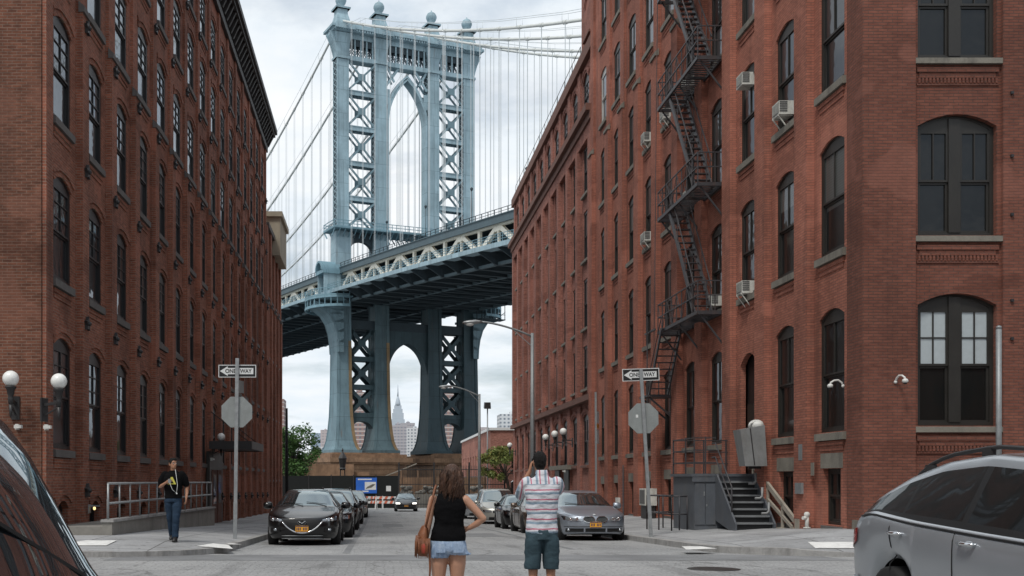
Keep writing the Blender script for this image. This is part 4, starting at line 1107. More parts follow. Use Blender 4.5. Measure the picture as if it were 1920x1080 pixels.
for sx in (-1, 1):   # flared capitals at the outer columns
    m = MB()
    prof = [(1.2, 88.3), (1.5, 89.6), (2.0, 91.2), (2.75, 92.8), (2.9, 93.3), (.4, 93.3), (.4, 88.3)]
    for y in (-1.15, .9): m.prism(prof, lambda a, b, d: (sx * (14.63 + a), d, b), y, y + .28)
    m.prism([(1.1, 88.3), (1.35, 89.6), (1.85, 91.2), (2.55, 92.8), (2.6, 93.3), (1.0, 93.3)], lambda a, b, d: (sx * (14.63 + a), d, b), -.85, .88)
    m.build('capital', M['bridge'], TW)
# balcony round the tower
m = MB(); m.box(-17.3, 17.3, -3.2, 3.2, 52.7, 53.15)
for i in range(30):
    x = -17.1 + 34.2 * i / 29
    for s in (-1, 1): m.bar((x, s * 3.1, 52.7), (x, s * 1.5, 51.3), .14, .25)
m.build('balcony', M['bridge_teal'], TW)
m = MB()
for z in (53.7, 54.3):
    for s in (-1, 1): m.box(-17.3, 17.3, s * 3.12 - .05, s * 3.12 + .05, z - .06, z + .06); m.box(s * 17.25 - .05, s * 17.25 + .05, -3.1, 3.1, z - .06, z + .06)
for i in range(36):
    x = -17.2 + 34.4 * i / 35
    for s in (-1, 1): m.box(x - .05, x + .05, s * 3.12 - .05, s * 3.12 + .05, 53.15, 54.35)
m.build('balcony_rail', M['bridge_teal'], TW)
# small arches under the balcony
for xa, xb in ((CX[0], CX[1]), (CX[2], CX[3])):
    m = MB(); xm = (xa + xb) / 2; h = (xb - xa) / 2 - 1.6
    A = [(-h - .4, 47)] + [(-h * math.cos(PI * i / 12), 48.2 + 2.6 * math.sin(PI * i / 12)) for i in range(13)] + [(h + .4, 47)]
    for (a, b) in zip(A, A[1:]): m.hexa([(xm + a[0], -.5, a[1]), (xm + b[0], -.5, b[1]), (xm + b[0], .5, b[1]), (xm + a[0], .5, a[1]), (xm + a[0], -.5, 52.6), (xm + b[0], -.5, 52.6), (xm + b[0], .5, 52.6), (xm + a[0], .5, 52.6)])
    m.build('balcony_arch', M['bridge_dark'], TW)
# braced panels below the deck, rounded corners as in the steelwork
for xa, xb in ((CX[0] + 1.7, CX[1] - 1.7), (CX[2] + 1.7, CX[3] - 1.7)):
    for z0, z1 in ((15.2, 20.2), (21.0, 26.0), (26.9, 32.5)):
        m = MB(); xbay(m, xa, xb, z0, z1, .75, (-1.1, 1.1))
        h = (z1 - z0)
        for sx, xx in ((1, xa), (-1, xb)):     # curved gussets against the columns
            for y in (-1.1, 1.1):
                pts = [(0, z0), (.9, z0), (.45, z0 + h * .22), (.2, z0 + h * .35), (.12, z0 + h * .5), (.2, z0 + h * .65), (.45, z0 + h * .78), (.9, z1), (0, z1)]
                m.prism(pts[:5] + [(0, z0 + h * .5)], lambda a, b, d: (xx + sx * a, d, b), y - .1, y + .1)
                m.prism([(0, z0 + h * .5)] + pts[4:], lambda a, b, d: (xx + sx * a, d, b), y - .1, y + .1)
        m.build('lower_brace', M['bridge_deep_shaded'], TW)
    for z in (14.4, 20.2, 26.0): m = MB(); m.box(xa - .2, xb + .2, -1.25, 1.25, z, z + .95); m.build('lower_strut', M['bridge_deep_shaded'], TW)
    m = MB(); xm = (xa + xb) / 2; h = (xb - xa) / 2
    A = [(-h, 11.2)] + [(-(h - .1) * math.cos(PI * i / 12), 11.6 + 2.0 * math.sin(PI * i / 12)) for i in range(13)] + [(h, 11.2)]
    for (a, b) in zip(A, A[1:]): m.hexa([(xm + a[0], -1.2, a[1]), (xm + b[0], -1.2, b[1]), (xm + b[0], 1.2, b[1]), (xm + a[0], 1.2, a[1]), (xm + a[0], -1.2, 14.5), (xm + b[0], -1.2, 14.5), (xm + b[0], 1.2, 14.5), (xm + a[0], 1.2, 14.5)])
    m.build('foot_arch', M['bridge_deep_shaded'], TW)
m = MB(); 
hw2 = 6.1 - 1.75
A = gothic(hw2 + .22, 22.9, 30.2)
A = [(a, 22.9 + (z - 22.9) * (1 + .10 * math.sin(PI * (z - 22.9) / 7.3))) for a, z in A]
for (a, b) in zip(A, A[1:]):
    oa = max(abs(a[0]) , 0); 
    # outer boundary: up to the beam under the deck
    za, zb = (33.9 if a[1] > 22 else a[1]), (33.9 if b[1] > 22 else b[1])
    if a[1] > 29.0 or b[1] > 29.0 or True:
        ta = tb = 33.8
        if a[1] < 22.9 or b[1] < 22.9: continue
        m.hexa([(a[0], -1.2, a[1]), (b[0], -1.2, b[1]), (b[0], 1.2, b[1]), (a[0], 1.2, a[1]), (a[0], -1.2, min(33.8, ta)), (b[0], -1.2, min(33.8, tb)), (b[0], 1.2, min(33.8, tb)), (a[0], 1.2, min(33.8, ta))])
for s in (-1, 1):
    m.bar((s * 4.4, 0, 29.5), (s * 1.2, 0, 33.7), 1.6, .7); m.bar((0, 0, 31), (s * 1.6, 0, 33.7), 1.6, .5)
m.box(-5, 5, -1.1, 1.1, 33.0, 33.9)
m.build('lower_arch', M['bridge_deep_shaded'], TW)
# curved brackets carrying the walkway round the tower
for sx in (-1, 1):
    m = MB()
    C = [(1.5, 27.5), (1.62, 29.5), (1.95, 31.6), (2.6, 33.6), (3.7, 35.2), (5.3, 36.3), (6.8, 36.8), (6.8, 37.6), (.5, 37.6), (.5, 27.5)]
    for y in (-2.6, -.15, 2.3): 
        for i in range(len(C) - 3):
            a, b = C[i], C[i + 1]
            if i >= 6: continue
            m.hexa([(sx * (14.63 + a[0]), y, a[1]), (sx * (14.63 + b[0]), y, b[1]), (sx * (14.63 + b[0]), y + .3, b[1]), (sx * (14.63 + a[0]), y + .3, a[1]),
                    (sx * (14.63 + .3), y, a[1] + .01), (sx * (14.63 + (.3 if i < 4 else b[0])), y, b[1] + .8), (sx * (14.63 + (.3 if i < 4 else b[0])), y + .3, b[1] + .8), (sx * (14.63 + .3), y + .3, a[1] + .9)])
    for a, b in zip(C[:6], C[1:7]):
        m.hexa([(sx * (14.63 + a[0]), -2.7, a[1]), (sx * (14.63 + b[0]), -2.7, b[1]), (sx * (14.63 + b[0]), 2.7, b[1]), (sx * (14.63 + a[0]), 2.7, a[1]),
                (sx * (14.63 + a[0] - .2), -2.7, a[1] + .25), (sx * (14.63 + b[0] - .2), -2.7, b[1] + .25), (sx * (14.63 + b[0] - .2), 2.7, b[1] + .25), (sx * (14.63 + a[0] - .2), 2.7, a[1] + .25)])
    m.build('walkway_bracket', M['bridge_mid'], TW)
    m = MB()      # bay of the walkway outside the column, half round
    ring = [(4.6 * math.cos(a) if False else 6.9 * math.sin(a), -7.2 * math.cos(a)) for a in [PI * i / 16 for i in range(17)]]
    for (a, b) in zip(ring, ring[1:]):
        xa, ya = sx * (14.63 + .9 + a[0] * .92), a[1]; xb, yb = sx * (14.63 + .9 + b[0] * .92), b[1]
        za, zb = 38.0, 38.0
        m.hexa([(sx * 14.8, ya, 38.0), (sx * 14.8, yb, 38.0), (xb, yb, 38.0), (xa, ya, 38.0), (sx * 14.8, ya, 38.3), (sx * 14.8, yb, 38.3), (xb, yb, 38.3), (xa, ya, 38.3)])
        m.bar((xa, ya, 36.4), (xb, yb, 36.4), .3, .5); m.bar((xa, ya, 38.3), (xb, yb, 38.3), .25, .7); m.bar((xa, ya, 39.9), (xb, yb, 39.9), .10, .12); m.bar((xa, ya, 39.3), (xb, yb, 39.3), .06, .07)
        m.bar((xa, ya, 36.2), (xa, ya, 39.9), .14, .14)
    m.build('walkway_bay', M['bridge_teal'], TW)
    m = MB()      # barrel hood over the walkway at the column
    R = 2.0; x0, x1 = 15.2, 19.6
    P = [(R * math.cos(PI * i / 14), 44.2 + R * math.sin(PI * i / 14)) for i in range(15)]
    for a, b in zip(P, P[1:]):
        q = .78
        m.hexa([(sx * x0, a[0], a[1]), (sx * x1, a[0], a[1]), (sx * x1, b[0], b[1]), (sx * x0, b[0], b[1]), (sx * x0, a[0] * q, 44.2 + (a[1] - 44.2) * q), (sx * x1, a[0] * q, 44.2 + (a[1] - 44.2) * q), (sx * x1, b[0] * q, 44.2 + (b[1] - 44.2) * q), (sx * x0, b[0] * q, 44.2 + (b[1] - 44.2) * q)])
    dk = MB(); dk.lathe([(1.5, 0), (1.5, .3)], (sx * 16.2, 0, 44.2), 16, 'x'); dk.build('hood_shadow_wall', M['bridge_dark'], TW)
    m.box(sx * x0, sx * (x1 - .2), -2.2, 2.2, 43.5, 44.2)
    m.build('barrel_hood', M['bridge_teal'], TW)
    for yy in (-1.9, 1.6): m = MB(); m.box(sx * 15.3, sx * 19.0, yy, yy + .3, 39, 43.6); m.build('hood_wall', M['bridge'], TW)

# masonry pedestals
for xa, xb in ((-20.5, -2.6), (2.6, 20.5)):
    m = MB()
    m.box(xa + 1, xb - 1, -8.0, 8.0, -4, 4.6); m.box(xa + .3, xb - .3, -8.8, 8.8, 4.6, 5.0); m.box(xa, xb, -9.3, 9.3, 5.0, 5.9); m.box(xa + .8, xb - .8, -8.2, 8.2, 5.9, 6.6); m.box(xa + 1.6, xb - 1.6, -6.5, 6.5, 6.6, 6.95)
    for k in range(6): m.box(xa + .9, xb - .9, -8.12, 8.12, -1.4 + k * 1.0, -.55 + k * 1.0)
    m.build('pedestal', M['tan_stone'], BR)

# deck, built panel by panel along the curve
PAN = 5.95
PS = [-PAN * i for i in range(0, 27)][::-1] + [PAN * i for i in range(1, 40)]
def seg(mb, x0, x1, dz0, dz1, skip=None):
    for a, b in zip(PS, PS[1:]):
        za, zb = fz(a), fz(b)
        mb.hexa([(x0, a, za + dz0), (x1, a, za + dz0), (x1, b, zb + dz0), (x0, b, zb + dz0), (x0, a, za + dz1), (x1, a, za + dz1), (x1, b, zb + dz1), (x0, b, zb + dz1)])
m = MB(); seg(m, -15.9, 15.9, .15, .5); DECK = m.build('lower_deck', M['bridge_dark'], BR)
for x in (-12, -9, -4.5, -1.6, 1.6, 4.5, 9, 12): m = MB(); seg(m, x - .16, x + .16, -.85, .13); m.build('stringer', M['bridge_dark'], DECK)
m = MB()
seg(m, -15.5, 15.5, 4.4, 4.8)
UP = m.build('upper_deck', M['bridge_dark'], BR)
for s in (-1, 1):
    m = MB(); seg(m, s * 15.55 - .06, s * 15.55 + .06, 4.25, 5.35); seg(m, s * 15.6 - .16, s * 15.6 + .16, 5.35, 5.5); seg(m, s * 15.6 - .16, s * 15.6 + .16, 4.2, 4.3)
    m.build('upper_fascia', M['bridge_slate'], UP)
for s in (-1, 1):
    m = MB()
    seg(m, s * 15.4 - .04, s * 15.4 + .04, 6.35, 6.43); seg(m, s * 15.4 - .03, s * 15.4 + .03, 5.9, 5.96)
    for a, b in zip(PS, PS[1:]):
        for k in range(3):
            y = lerp(a, b, k / 3); m.box(s * 15.4 - .05, s * 15.4 + .05, y - .05, y + .05, fz(y) + 5.4, fz(y) + 6.4)
    m.build('upper_rail', M['bridge_dark'], UP)
fb = None
for a in PS:
    if a > 190: break
    m = MB(); z = fz(a)
    m.box(-15.4, 15.4, a - .12, a + .12, z - 1.75, z + .14); m.box(-15.4, 15.4, a - .3, a + .3, z - 1.85, z - 1.75)
    for s in (-1, 1):
        m.prism([(15.3, -1.8), (18.1, -.25), (18.1, .0), (15.3, .1)], lambda p, q, d: (s * p, a + d, z + q), -.1, .1)
    m.build('floor_beam', M['bridge_dark'], DECK)
def truss(x, nm):
    m = MB()
    seg(m, x - .26, x + .26, .5, .85); seg(m, x - .26, x + .26, 4.0, 4.4)
    for i, (a, b) in enumerate(zip(PS, PS[1:])):
        k = round(a / PAN)
        odd = k % 2
        # apex on odd panel points
        lo, hi = (b, a) if odd else (a, b)
        pl, ph = (x, lo, fz(lo) + .6), (x, hi, fz(hi) + 4.3)
        for dx in (-.2, .2): m.bar((pl[0] + dx, pl[1], pl[2]), (ph[0] + dx, ph[1], ph[2]), .14, .74, (0, 0, 1))
        m.box(x - .22, x + .22, a - (.16 if odd else .34), a + (.16 if odd else .34), fz(a) + .5, fz(a) + 4.2)
        if odd: m.box(x - .3, x + .3, a - .7, a + .7, fz(a) + 3.3, fz(a) + 4.0)
    o = m.build(nm, M['cream' if abs(x) > 10 else 'bridge_dark'], BR)  # inner trusses coloured dark to imitate the shade between the decks
    m = MB(); seg(m, x - .3, x + .3, -1.8, -1.35); m.build('bottom_chord', M['bridge_slate'], o)
    return o
for x in CX: truss(x, 'stiffening_truss')
for s in (-1, 1):
    m = MB(); seg(m, s * 16.0, s * 18.3, .02, .3); seg(m, s * 18.2, s * 18.42, -.15, .55)
    wk = m.build('footway', M['bridge'], BR)
    m = MB()
    for dz in (.95, 1.35, 1.75): seg(m, s * 18.3 - .04, s * 18.3 + .04, dz - .035, dz + .035)
    for a, b in zip(PS, PS[1:]):
        for k in range(4):
            y = lerp(a, b, k / 4); m.box(s * 18.3 - .04, s * 18.3 + .04, y - .04, y + .04, fz(y) + .3, fz(y) + 1.8)
        for k in range(12):
            y = lerp(a, b, k / 12); m.box(s * 18.3 - .012, s * 18.3 + .012, y - .014, y + .014, fz(y) + .5, fz(y) + 1.75)
    m.build('footway_rail', M['bridge_teal'], wk)
m = MB(); 
for a, b in zip(PS, PS[1:]):
    if a > 190: break
    za, zb = fz(a) - 1.6, fz(b) - 1.6
    m.bar((-14.6, a, za), (0, b, zb), .3, .25); m.bar((14.6, a, za), (0, b, zb), .3, .25)
m.build('wind_bracing', M['bridge_dark'], DECK)
# inspection traveller hung under the deck
m = MB()
for a in (-6, 6.0): pass
ya = -4.5; z = fz(ya)
m.box(15.2, 21.0, ya - 1.2, ya + 1.2, z - 3.6, z - 3.4)
for xx in (15.3, 17.2, 19.1, 20.9):
    for yy in (ya - 1.1, ya + 1.1): m.bar((xx, yy, z - 3.5), (xx, yy, z - .1), .12, .12)
for xx in (15.3, 17.2, 19.1): m.bar((xx, ya - 1.1, z - 3.4), (xx + 1.9, ya - 1.1, z - 1.8), .1, .1)
m.box(15.2, 21.0, ya - 1.15, ya - 1.05, z - 2.5, z - 2.4)
m.build('inspection_cradle', M['bridge_dark'], BR)
# deck lamps
for k in range(9):
    y = -8 - 16.5 * k; m = MB(); z = fz(y) + 5.3
    m.tube((-15.0, y, z), (-15.0, y, z + 5.4), .055, 6); m.lathe([(.05, 5.3), (.2, 5.55), (.26, 5.75), (.08, 5.95)], (-15.0, y, z), 8)
    m.build('deck_lamp', M['bridge_dark'], BR)
# cables and suspenders
def cz(y):
    t = -y
    return 96.2 - .476 * t + .000926 * t * t if t >= 0 else 96.2 + .325 * t + .00085 * t * t
cab = []
for x in CX:
    m = MB(); pts = [(x, 0 - 5.95 * i, cz(-5.95 * i)) for i in range(0, 27)][::-1] + [(x, 5.95 * i, cz(5.95 * i)) for i in range(1, 32)]
    m.path(pts, .23, 8)
    for i in range(1, 56): 
        p = V(pts[i]); d = (V(pts[i + 1]) - V(pts[i - 1])).normalized(); m.tube(p - d * .4, p + d * .4, .30, 8)
    c = m.build('main_cable', M['cable'], BR); cab.append(c)
    m = MB()
    for dx in (-.5, .5):
        m.path([(px + dx, py, pz + 1.25) for px, py, pz in pts[::3]], .035, 5)
        for i in range(0, 57, 2): m.tube((x + dx, pts[i][1], pts[i][2]), (x + dx, pts[i][1], pts[i][2] + 1.25), .03, 4)
    m.build('hand_rope', M['rope'], c)
rest = MB(); count = 0
order = sorted([(abs(y) + (0 if y < 0 else 60), x, y) for x in CX for y in PS if abs(y) > 3 and y < 180])
for _, x, y in order:
    z0, z1 = fz(y) + (4.4 if abs(x) > 0 else 0), cz(y)
    if z1 < z0 + 1: continue
    m = rest if count >= 96 else MB()
    for dx, dy in ((-.22, -.3), (.22, .3)):
        m.tube((x + dx, y + dy, z0), (x + dx, y + dy, z1), .036, 5, caps=False)
    if m is not rest: m.build('suspender', M['rope'], BR, mesh_fix=False)
    count += 1
tag(rest.build('suspenders', M['rope'], BR, mesh_fix=False), kind='stuff')

# ------------------------------------------------------------------ far shore
def px(x, y, Y): return ((x - 710) / 2000 * Y, Y, CAMZ + (900 - y) / 2000 * Y)
def slab(name, label, x0, x1, ytop, Y, mat, depth=25, roofbits=True, group=None, notch=None):
    X0, _, Z = px(x0, ytop, Y); X1 = px(x1, ytop, Y)[0]
    t = thing(name, label, 'building', ((X0 + X1) / 2, Y, -2), group=group)
    w = (X1 - X0) / 2
    m = MB(); m.box(-w, w, 0, depth, 0, Z + 2); m.build('wall', M[mat], t)
    if roofbits:
        m = MB(); m.box(-w * .25, w * .3, 4, 10, Z + 2, Z + 2 + w * .18); m.box(-w * .05, w * .1, 5, 9, Z + 2 + w * .18, Z + 2 + w * .32); m.build('roof_house', M[mat], t)
    return t
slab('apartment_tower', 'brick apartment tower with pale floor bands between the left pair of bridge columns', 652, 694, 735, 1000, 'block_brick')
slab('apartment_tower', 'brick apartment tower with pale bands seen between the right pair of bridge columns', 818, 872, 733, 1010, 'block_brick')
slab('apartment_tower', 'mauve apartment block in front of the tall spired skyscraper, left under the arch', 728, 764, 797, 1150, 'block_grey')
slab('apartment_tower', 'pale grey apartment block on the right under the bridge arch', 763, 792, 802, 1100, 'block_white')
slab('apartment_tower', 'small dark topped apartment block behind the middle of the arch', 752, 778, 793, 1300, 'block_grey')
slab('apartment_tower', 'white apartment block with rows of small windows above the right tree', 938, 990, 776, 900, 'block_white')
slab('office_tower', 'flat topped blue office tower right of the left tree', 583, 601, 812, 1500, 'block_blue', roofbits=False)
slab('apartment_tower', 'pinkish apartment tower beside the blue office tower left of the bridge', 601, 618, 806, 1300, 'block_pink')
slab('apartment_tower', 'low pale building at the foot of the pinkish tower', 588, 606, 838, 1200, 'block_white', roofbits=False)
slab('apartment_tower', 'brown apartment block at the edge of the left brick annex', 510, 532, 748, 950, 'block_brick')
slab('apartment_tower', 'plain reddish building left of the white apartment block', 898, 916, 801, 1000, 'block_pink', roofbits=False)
ES = thing('skyscraper', 'hazy stepped skyscraper with a tall spire seen through the bridge arch', 'skyscraper', (px(746, 900, 5000)[0], 5000, 0))
m = MB()
for w, d, z0, z1 in ((84, 40, 0, 120), (72, 36, 120, 258), (64, 33, 258, 285), (54, 30, 285, 315), (44, 26, 315, 334), (34, 22, 334, 350)): m.box(-w / 2, w / 2, -d / 2, d / 2, z0, z1)
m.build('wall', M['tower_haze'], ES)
m = MB(); m.lathe([(13, 350), (12, 362), (9.5, 374), (6.5, 384), (4.5, 392)], n=10); m.build('crown', M['tower_haze'], ES)
m = MB(); m.lathe([(3.6, 392), (3.0, 412), (2.0, 428), (1.2, 449)], n=8); m.build('spire', M['tower_haze'], ES)

# ------------------------------------------------------------------ trees
def tree(name, label, base, trunk_h, crown, n_clump, n_leaf, leaf, size, seed, lean=0.0, group=None):
    rnd = random.Random(seed)
    t = thing(name, label, 'tree', base, group=group)
    m = MB(); cx, cy, cz0, rx, ry, rz = crown
    top = V((lean + cx * .6, cy * .6, cz0))
    m.path([(0, 0, -.3), (lean * .3, 0, trunk_h * .5), (lean, 0, trunk_h), top], [.2, .15, .12, .05], 8)
    cl = []
    for i in range(n_clump):
        while True:
            p = V((rnd.uniform(-1, 1), rnd.uniform(-1, 1), rnd.uniform(-1, 1)))
            if .25 < p.length < 1: break
        c = V((cx + p.x * rx, cy + p.y * ry, cz0 + p.z * rz)); r = rnd.uniform(.22, .42) * min(rx, rz)
        cl.append((c, r))
        if i % 2 == 0:
            a = V((lean, 0, trunk_h * rnd.uniform(.75, 1.05))); m.path([a, a.lerp(c, .5) + V((0, 0, .15)), c], [.06, .04, .012], 5)
    m.build('trunk', M['bark'], t)
    f = MB()
    for i in range(n_leaf):
        c, r = cl[int(rnd.random() ** 1.2 * len(cl))]
        d = V((rnd.gauss(0, 1), rnd.gauss(0, 1), rnd.gauss(0, .8))).normalized() * r * (rnd.random() ** .45)
        p = c + d
        a = V((rnd.gauss(0, 1), rnd.gauss(0, 1), rnd.gauss(0, .6))).normalized(); b = a.orthogonal().normalized()
        b = (b * math.cos(1.0) + a.cross(b) * math.sin(rnd.uniform(0, 6))).normalized()
        s = size * rnd.uniform(.6, 1.4)
        f.add([p - a * s, p + b * s * .45, p + a * s, p - b * s * .45], [(0, 1, 2, 3)])
    f.build('crown', M[leaf], t, mesh_fix=False)
    return t
tree('tree', 'broad dark green street tree beside the dark tapering pole', (-8.6, 103, -1.25), 2.4, (0.4, 0, 5.2, 2.3, 2.4, 2.9), 34, 7500, 'leaf_green', .15, 3)
tree('tree', 'slim dark green tree hard against the end wall of the brick annex', (-10.3, 108, -1.25), 2.4, (0, 0, 4.6, 2.2, 2.4, 3.0), 26, 5000, 'leaf_green', .15, 9)
tree('tree', 'light green tree with rusty leaves in front of the low brick shed', (12.3, 99, -1.25), 3.2, (-1.0, 0, 4.3, 2.0, 2.2, 1.6), 26, 4600, 'leaf_pale', .13, 5, lean=-.5)

# low brick building across the far cross street
LBK = thing('brick_shed', 'low two storey red brick building with white coping beyond the tree', 'building', (10.9, 104, -1.3))
m = MB(); cols = [(2 + 3.4 * i, [(1.1, 3.2, 2.3, .15)]) for i in range(10)]
wall(m, lambda u, z, n: (n, u, z), 0, 36, -1, 7.6, cols)
wall(m, lambda u, z, n: (u, n, z), 0, 30, -1, 7.6, [(2.6 + 3.5 * i, [(1.2, .4, 2.4, .2), (1.1, 3.9, 2.0, .15)]) for i in range(7)])
m.quad((0, 0, 7.6), (0, 36, 7.6), (30, 36, 7.6), (30, 0, 7.6))
m.build('wall', M['brick_low'], LBK)
m = MB(); m.box(-.15, .35, -.15, 36, 7.6, 7.85); m.box(-.15, 30, -.152, .3, 7.6, 7.85); m.build('coping', M['sign_white'], LBK)
wlo = window('window', 1.1, 2.3, .15, 'frame_black', 'glass', 'stone_dark', LBK, muntins=(0, 0))
for i in range(10): place(wlo, used, (0, 2 + 3.4 * i, 3.2), -PI / 2)
wlp = window('window', 1.15, 2.2, .18, 'frame_black', 'glass', 'stone_dark', LBK, muntins=(0, 0))
for i in range(7): place(wlp, used, (2.6 + 3.5 * i, 0, .5), 0)
for i in range(7): place(wlp, used, (2.6 + 3.5 * i, 0, 3.8), 0)
# ------------------------------------------------------------------ text as mesh
def text_obj(name, s, size, mat, parent, loc, rot, width=None, ext=0.002):
    cu = bpy.data.curves.new('txt', 'FONT'); cu.body = s; cu.size = size; cu.offset = size * .022; cu.extrude = ext; cu.align_x = 'CENTER'; cu.align_y = 'CENTER'
    o = bpy.data.objects.new('txt', cu); COL.objects.link(o)
    dg = bpy.context.evaluated_depsgraph_get(); me = bpy.data.meshes.new_from_object(o.evaluated_get(dg))
    bpy.data.objects.remove(o); bpy.data.curves.remove(cu)
    if width:
        xs = [v.co.x for v in me.vertices]; k = width / max(1e-6, max(xs) - min(xs))
        for v in me.vertices: v.co.x *= k
    q = mesh_obj(name, me, mat, parent); q.location = loc; q.rotation_euler = rot
    return q
RX = (PI / 2, 0, 0)

# ------------------------------------------------------------------ sign posts
def sign_post(label, x, y, z, h, lean, arrow_z, oct_z, sw, tilt):
    t = thing('sign_post', label, 'sign post', (x, y, z))
    m = MB()
    top = (lean, 0, h)
    def at(q): return lean * q / h
    # perforated U-channel
    m.bar((0, 0, 0), top, .075, .012, (0, 1, 0)); 
    for s in (-1, 1): m.bar((s * .037, .018, 0), (s * .037 + lean, .018, h), .012, .045, (0, 1, 0))
    m.bar((0, 0, -.05), (at(.9), 0, .9), .095, .03, (0, 1, 0))
    m.build('post', M['galv'], t)
    s = MB(); w, hh = sw / 2, sw / 6
    a = thing.__call__ if False else None
    sg = MB(); sg.box(-w, w, -.008, .008, -hh, hh)
    so_ = sg.build('one_way_sign', M['sign_white'], t); so_.location = (at(arrow_z), .06, arrow_z); so_.rotation_euler = (0, tilt, 0)
    bk = MB(); bk.box(-w + .018, w - .018, -.011, -.007, -hh + .018, hh - .018); bk.build('sign_field', M['sign_black'], so_)
    ar = MB(); q = w / .457
    P = [(-.42, 0), (-.23, .118), (-.23, .075), (.39, .075), (.39, -.075), (-.23, -.075), (-.23, -.118)]
    ar.prism([(p * q, r * q) for p, r in P], lambda a, b, d: (a, d, b), -.014, -.010); ar.build('arrow', M['sign_white'], so_)
    text_obj('lettering', 'ONE', .135 * q, M['sign_black'], so_, (-.16 * q, -.0155, -.004), RX, .26 * q)
    text_obj('lettering', 'WAY', .135 * q, M['sign_black'], so_, (.21 * q, -.0155, -.004), RX, .28 * q)
    # octagonal stop sign seen from behind, red face away
    R = .41 * sw / .93
    O = [(R * math.cos(PI / 8 + PI / 4 * k), R * math.sin(PI / 8 + PI / 4 * k)) for k in range(8)]
    m = MB(); m.prism(O, lambda a, b, d: (a, d, b), -.006, .004)
    os_ = m.build('stop_sign', M['sign_back'], t); os_.location = (at(oct_z), .065, oct_z); os_.rotation_euler = (0, tilt * .5, 0)
    f = MB(); f.prism([(a * .985, b * .985) for a, b in O], lambda a, b, d: (a, d, b), .005, .008); f.build('sign_face', M['lamp_red'], os_)
    text_obj('lettering', 'STOP', .3, M['sign_white'], os_, (0, .010, 0), (PI / 2, 0, PI), .62)
    b = MB()
    for zz in (.2, -.2): b.ball((0, -.016, zz), .016, 8, 6)
    b.build('bolt', M['galv'], os_)
    # small edge-on street plate under the arrow
    p = MB(); p.bar((.02, .05, 0), (.11, .38, .0), .012, .30, (0, 0, 1)); pp = p.build('side_plate', M['sign_back'], t); pp.location = (at(arrow_z - .38) + .01, 0, arrow_z - .37)
    c = MB()
    for zz in (arrow_z + .06, arrow_z - .06, oct_z + .2, oct_z - .2): c.box(at(zz) - .05, at(zz) + .05, .03, .058, zz - .018, zz + .018)
    c.build('bracket', M['galv_dull'], t)
    return t
lz = walk_left_z(-3.5, 26)
sign_post('upright one way and stop sign post in front of the railed concrete ramp', -3.5, 26, lz, 4.42 - lz, .05, 4.11 - lz, 3.11 - lz, .92, 0.0)
rzv = walk_right_z(7.23, 28.3)
sp = sign_post('leaning one way and stop sign post with a small sticker, near the metal steps', 7.23, 28.3, rzv, 4.45, -.27, 4.25 - rzv, 3.09 - rzv, .98, -.035)
st = MB(); st.box(-.20, -.14, -.012, -.007, .02, .10); st.build('sticker', M['sign_white'], KIDS[sp][2])
# parking sign post with small plates, on the right
t = thing('parking_sign_post', 'thin grey post with small white and orange parking plates seen edge on', 'sign post', (7.2, 35.3, walk_right_z(7.2, 35.3)))
h = 4.36 - walk_right_z(7.2, 35.3)
m = MB(); m.bar((0, 0, 0), (-.02, 0, h), .06, .04, (0, 1, 0)); m.build('post', M['galv_dull'], t)
for zz, mt, hh in ((3.75, 'sign_white', .22), (3.45, 'sign_orange', .1), (3.1, 'sign_white', .26)):
    m = MB(); m.bar((.03, .04, zz), (.16, .36, zz), .008, hh * 2 - .06, (0, 0, 1)); m.build('sign_plate', M[mt], t)
# short bare pipe in the right foreground and thin bare pipe by the left ramp
t = thing('bare_post', 'bare grey steel post in front of the wide window with blinds', 'post', (12.79, 22, .12)); m = MB(); m.tube((0, 0, 0), (0, 0, 4.45), .055, 10); m.lathe([(.06, 4.45), (.05, 4.5), (.01, 4.52)], n=10); m.build('pipe', M['galv_dull'], t)
t = thing('short_post', 'short thin metal post at the near end of the concrete ramp', 'post', (-6.15, 24.2, .1)); m = MB(); m.tube((0, 0, 0), (0, 0, .88), .022, 8); m.ball((0, 0, .89), .028, 8, 6); m.build('pipe', M['galv'], t)

# ------------------------------------------------------------------ cobra-head street lamps
def street_lamp(label, x, y, ztop, hx, hz, sc=1.0):
    b = walk_right_z(x, min(y, 78)); t = thing('street_lamp', label, 'street lamp', (x, y, b), group='street lamps with long curved arms')
    m = MB(); m.tube((0, 0, 0), (0, 0, ztop - b), .115 * sc, 12, .075 * sc); m.lathe([(.2, 0), (.2, .35), (.13, .5)], n=12); m.build('pole', M['galv_dull'], t)
    a = MB(); z = ztop - b - .15; n = 8
    pts = [(hx * i / n, 0, z + (hz - ztop + .15) * (1 - (1 - i / n) ** 1.6)) for i in range(n + 1)]
    a.path(pts, .045, 8); a.bar((0, 0, z - .45), pts[3], .03, .03); a.build('arm', M['galv_dull'], t)
    hd = MB(); e = V(pts[-1])
    rings = []
    for u, wy, wz, dz in ((.12, .05, .05, 0), (0, .075, .07, 0), (-.15, .13, .1, -.01), (-.45, .15, .1, -.03), (-.66, .11, .07, -.04), (-.74, .03, .03, -.045)):
        rings.append([(e.x + u, e.y + wy * math.cos(2 * PI * k / 12), e.z + dz + wz * math.sin(2 * PI * k / 12)) for k in range(12)])
    hd.loft(rings, True); h_ = hd.build('lamp_head', M['galv'], t)
    g = MB(); g.ball((e.x - .42, e.y, e.z - .1), (.2, .13, .09), 12, 8); g.build('lens', M['globe'], h_)
    return t
street_lamp('tall street lamp with long arm in front of the loft building, nearer of the two', 6.8, 47.2, 7.95, -2.35, 8.45)
street_lamp('more distant street lamp whose arm crosses the bridge column, farther of the two', 6.8, 72, 7.25, -2.0, 7.78)
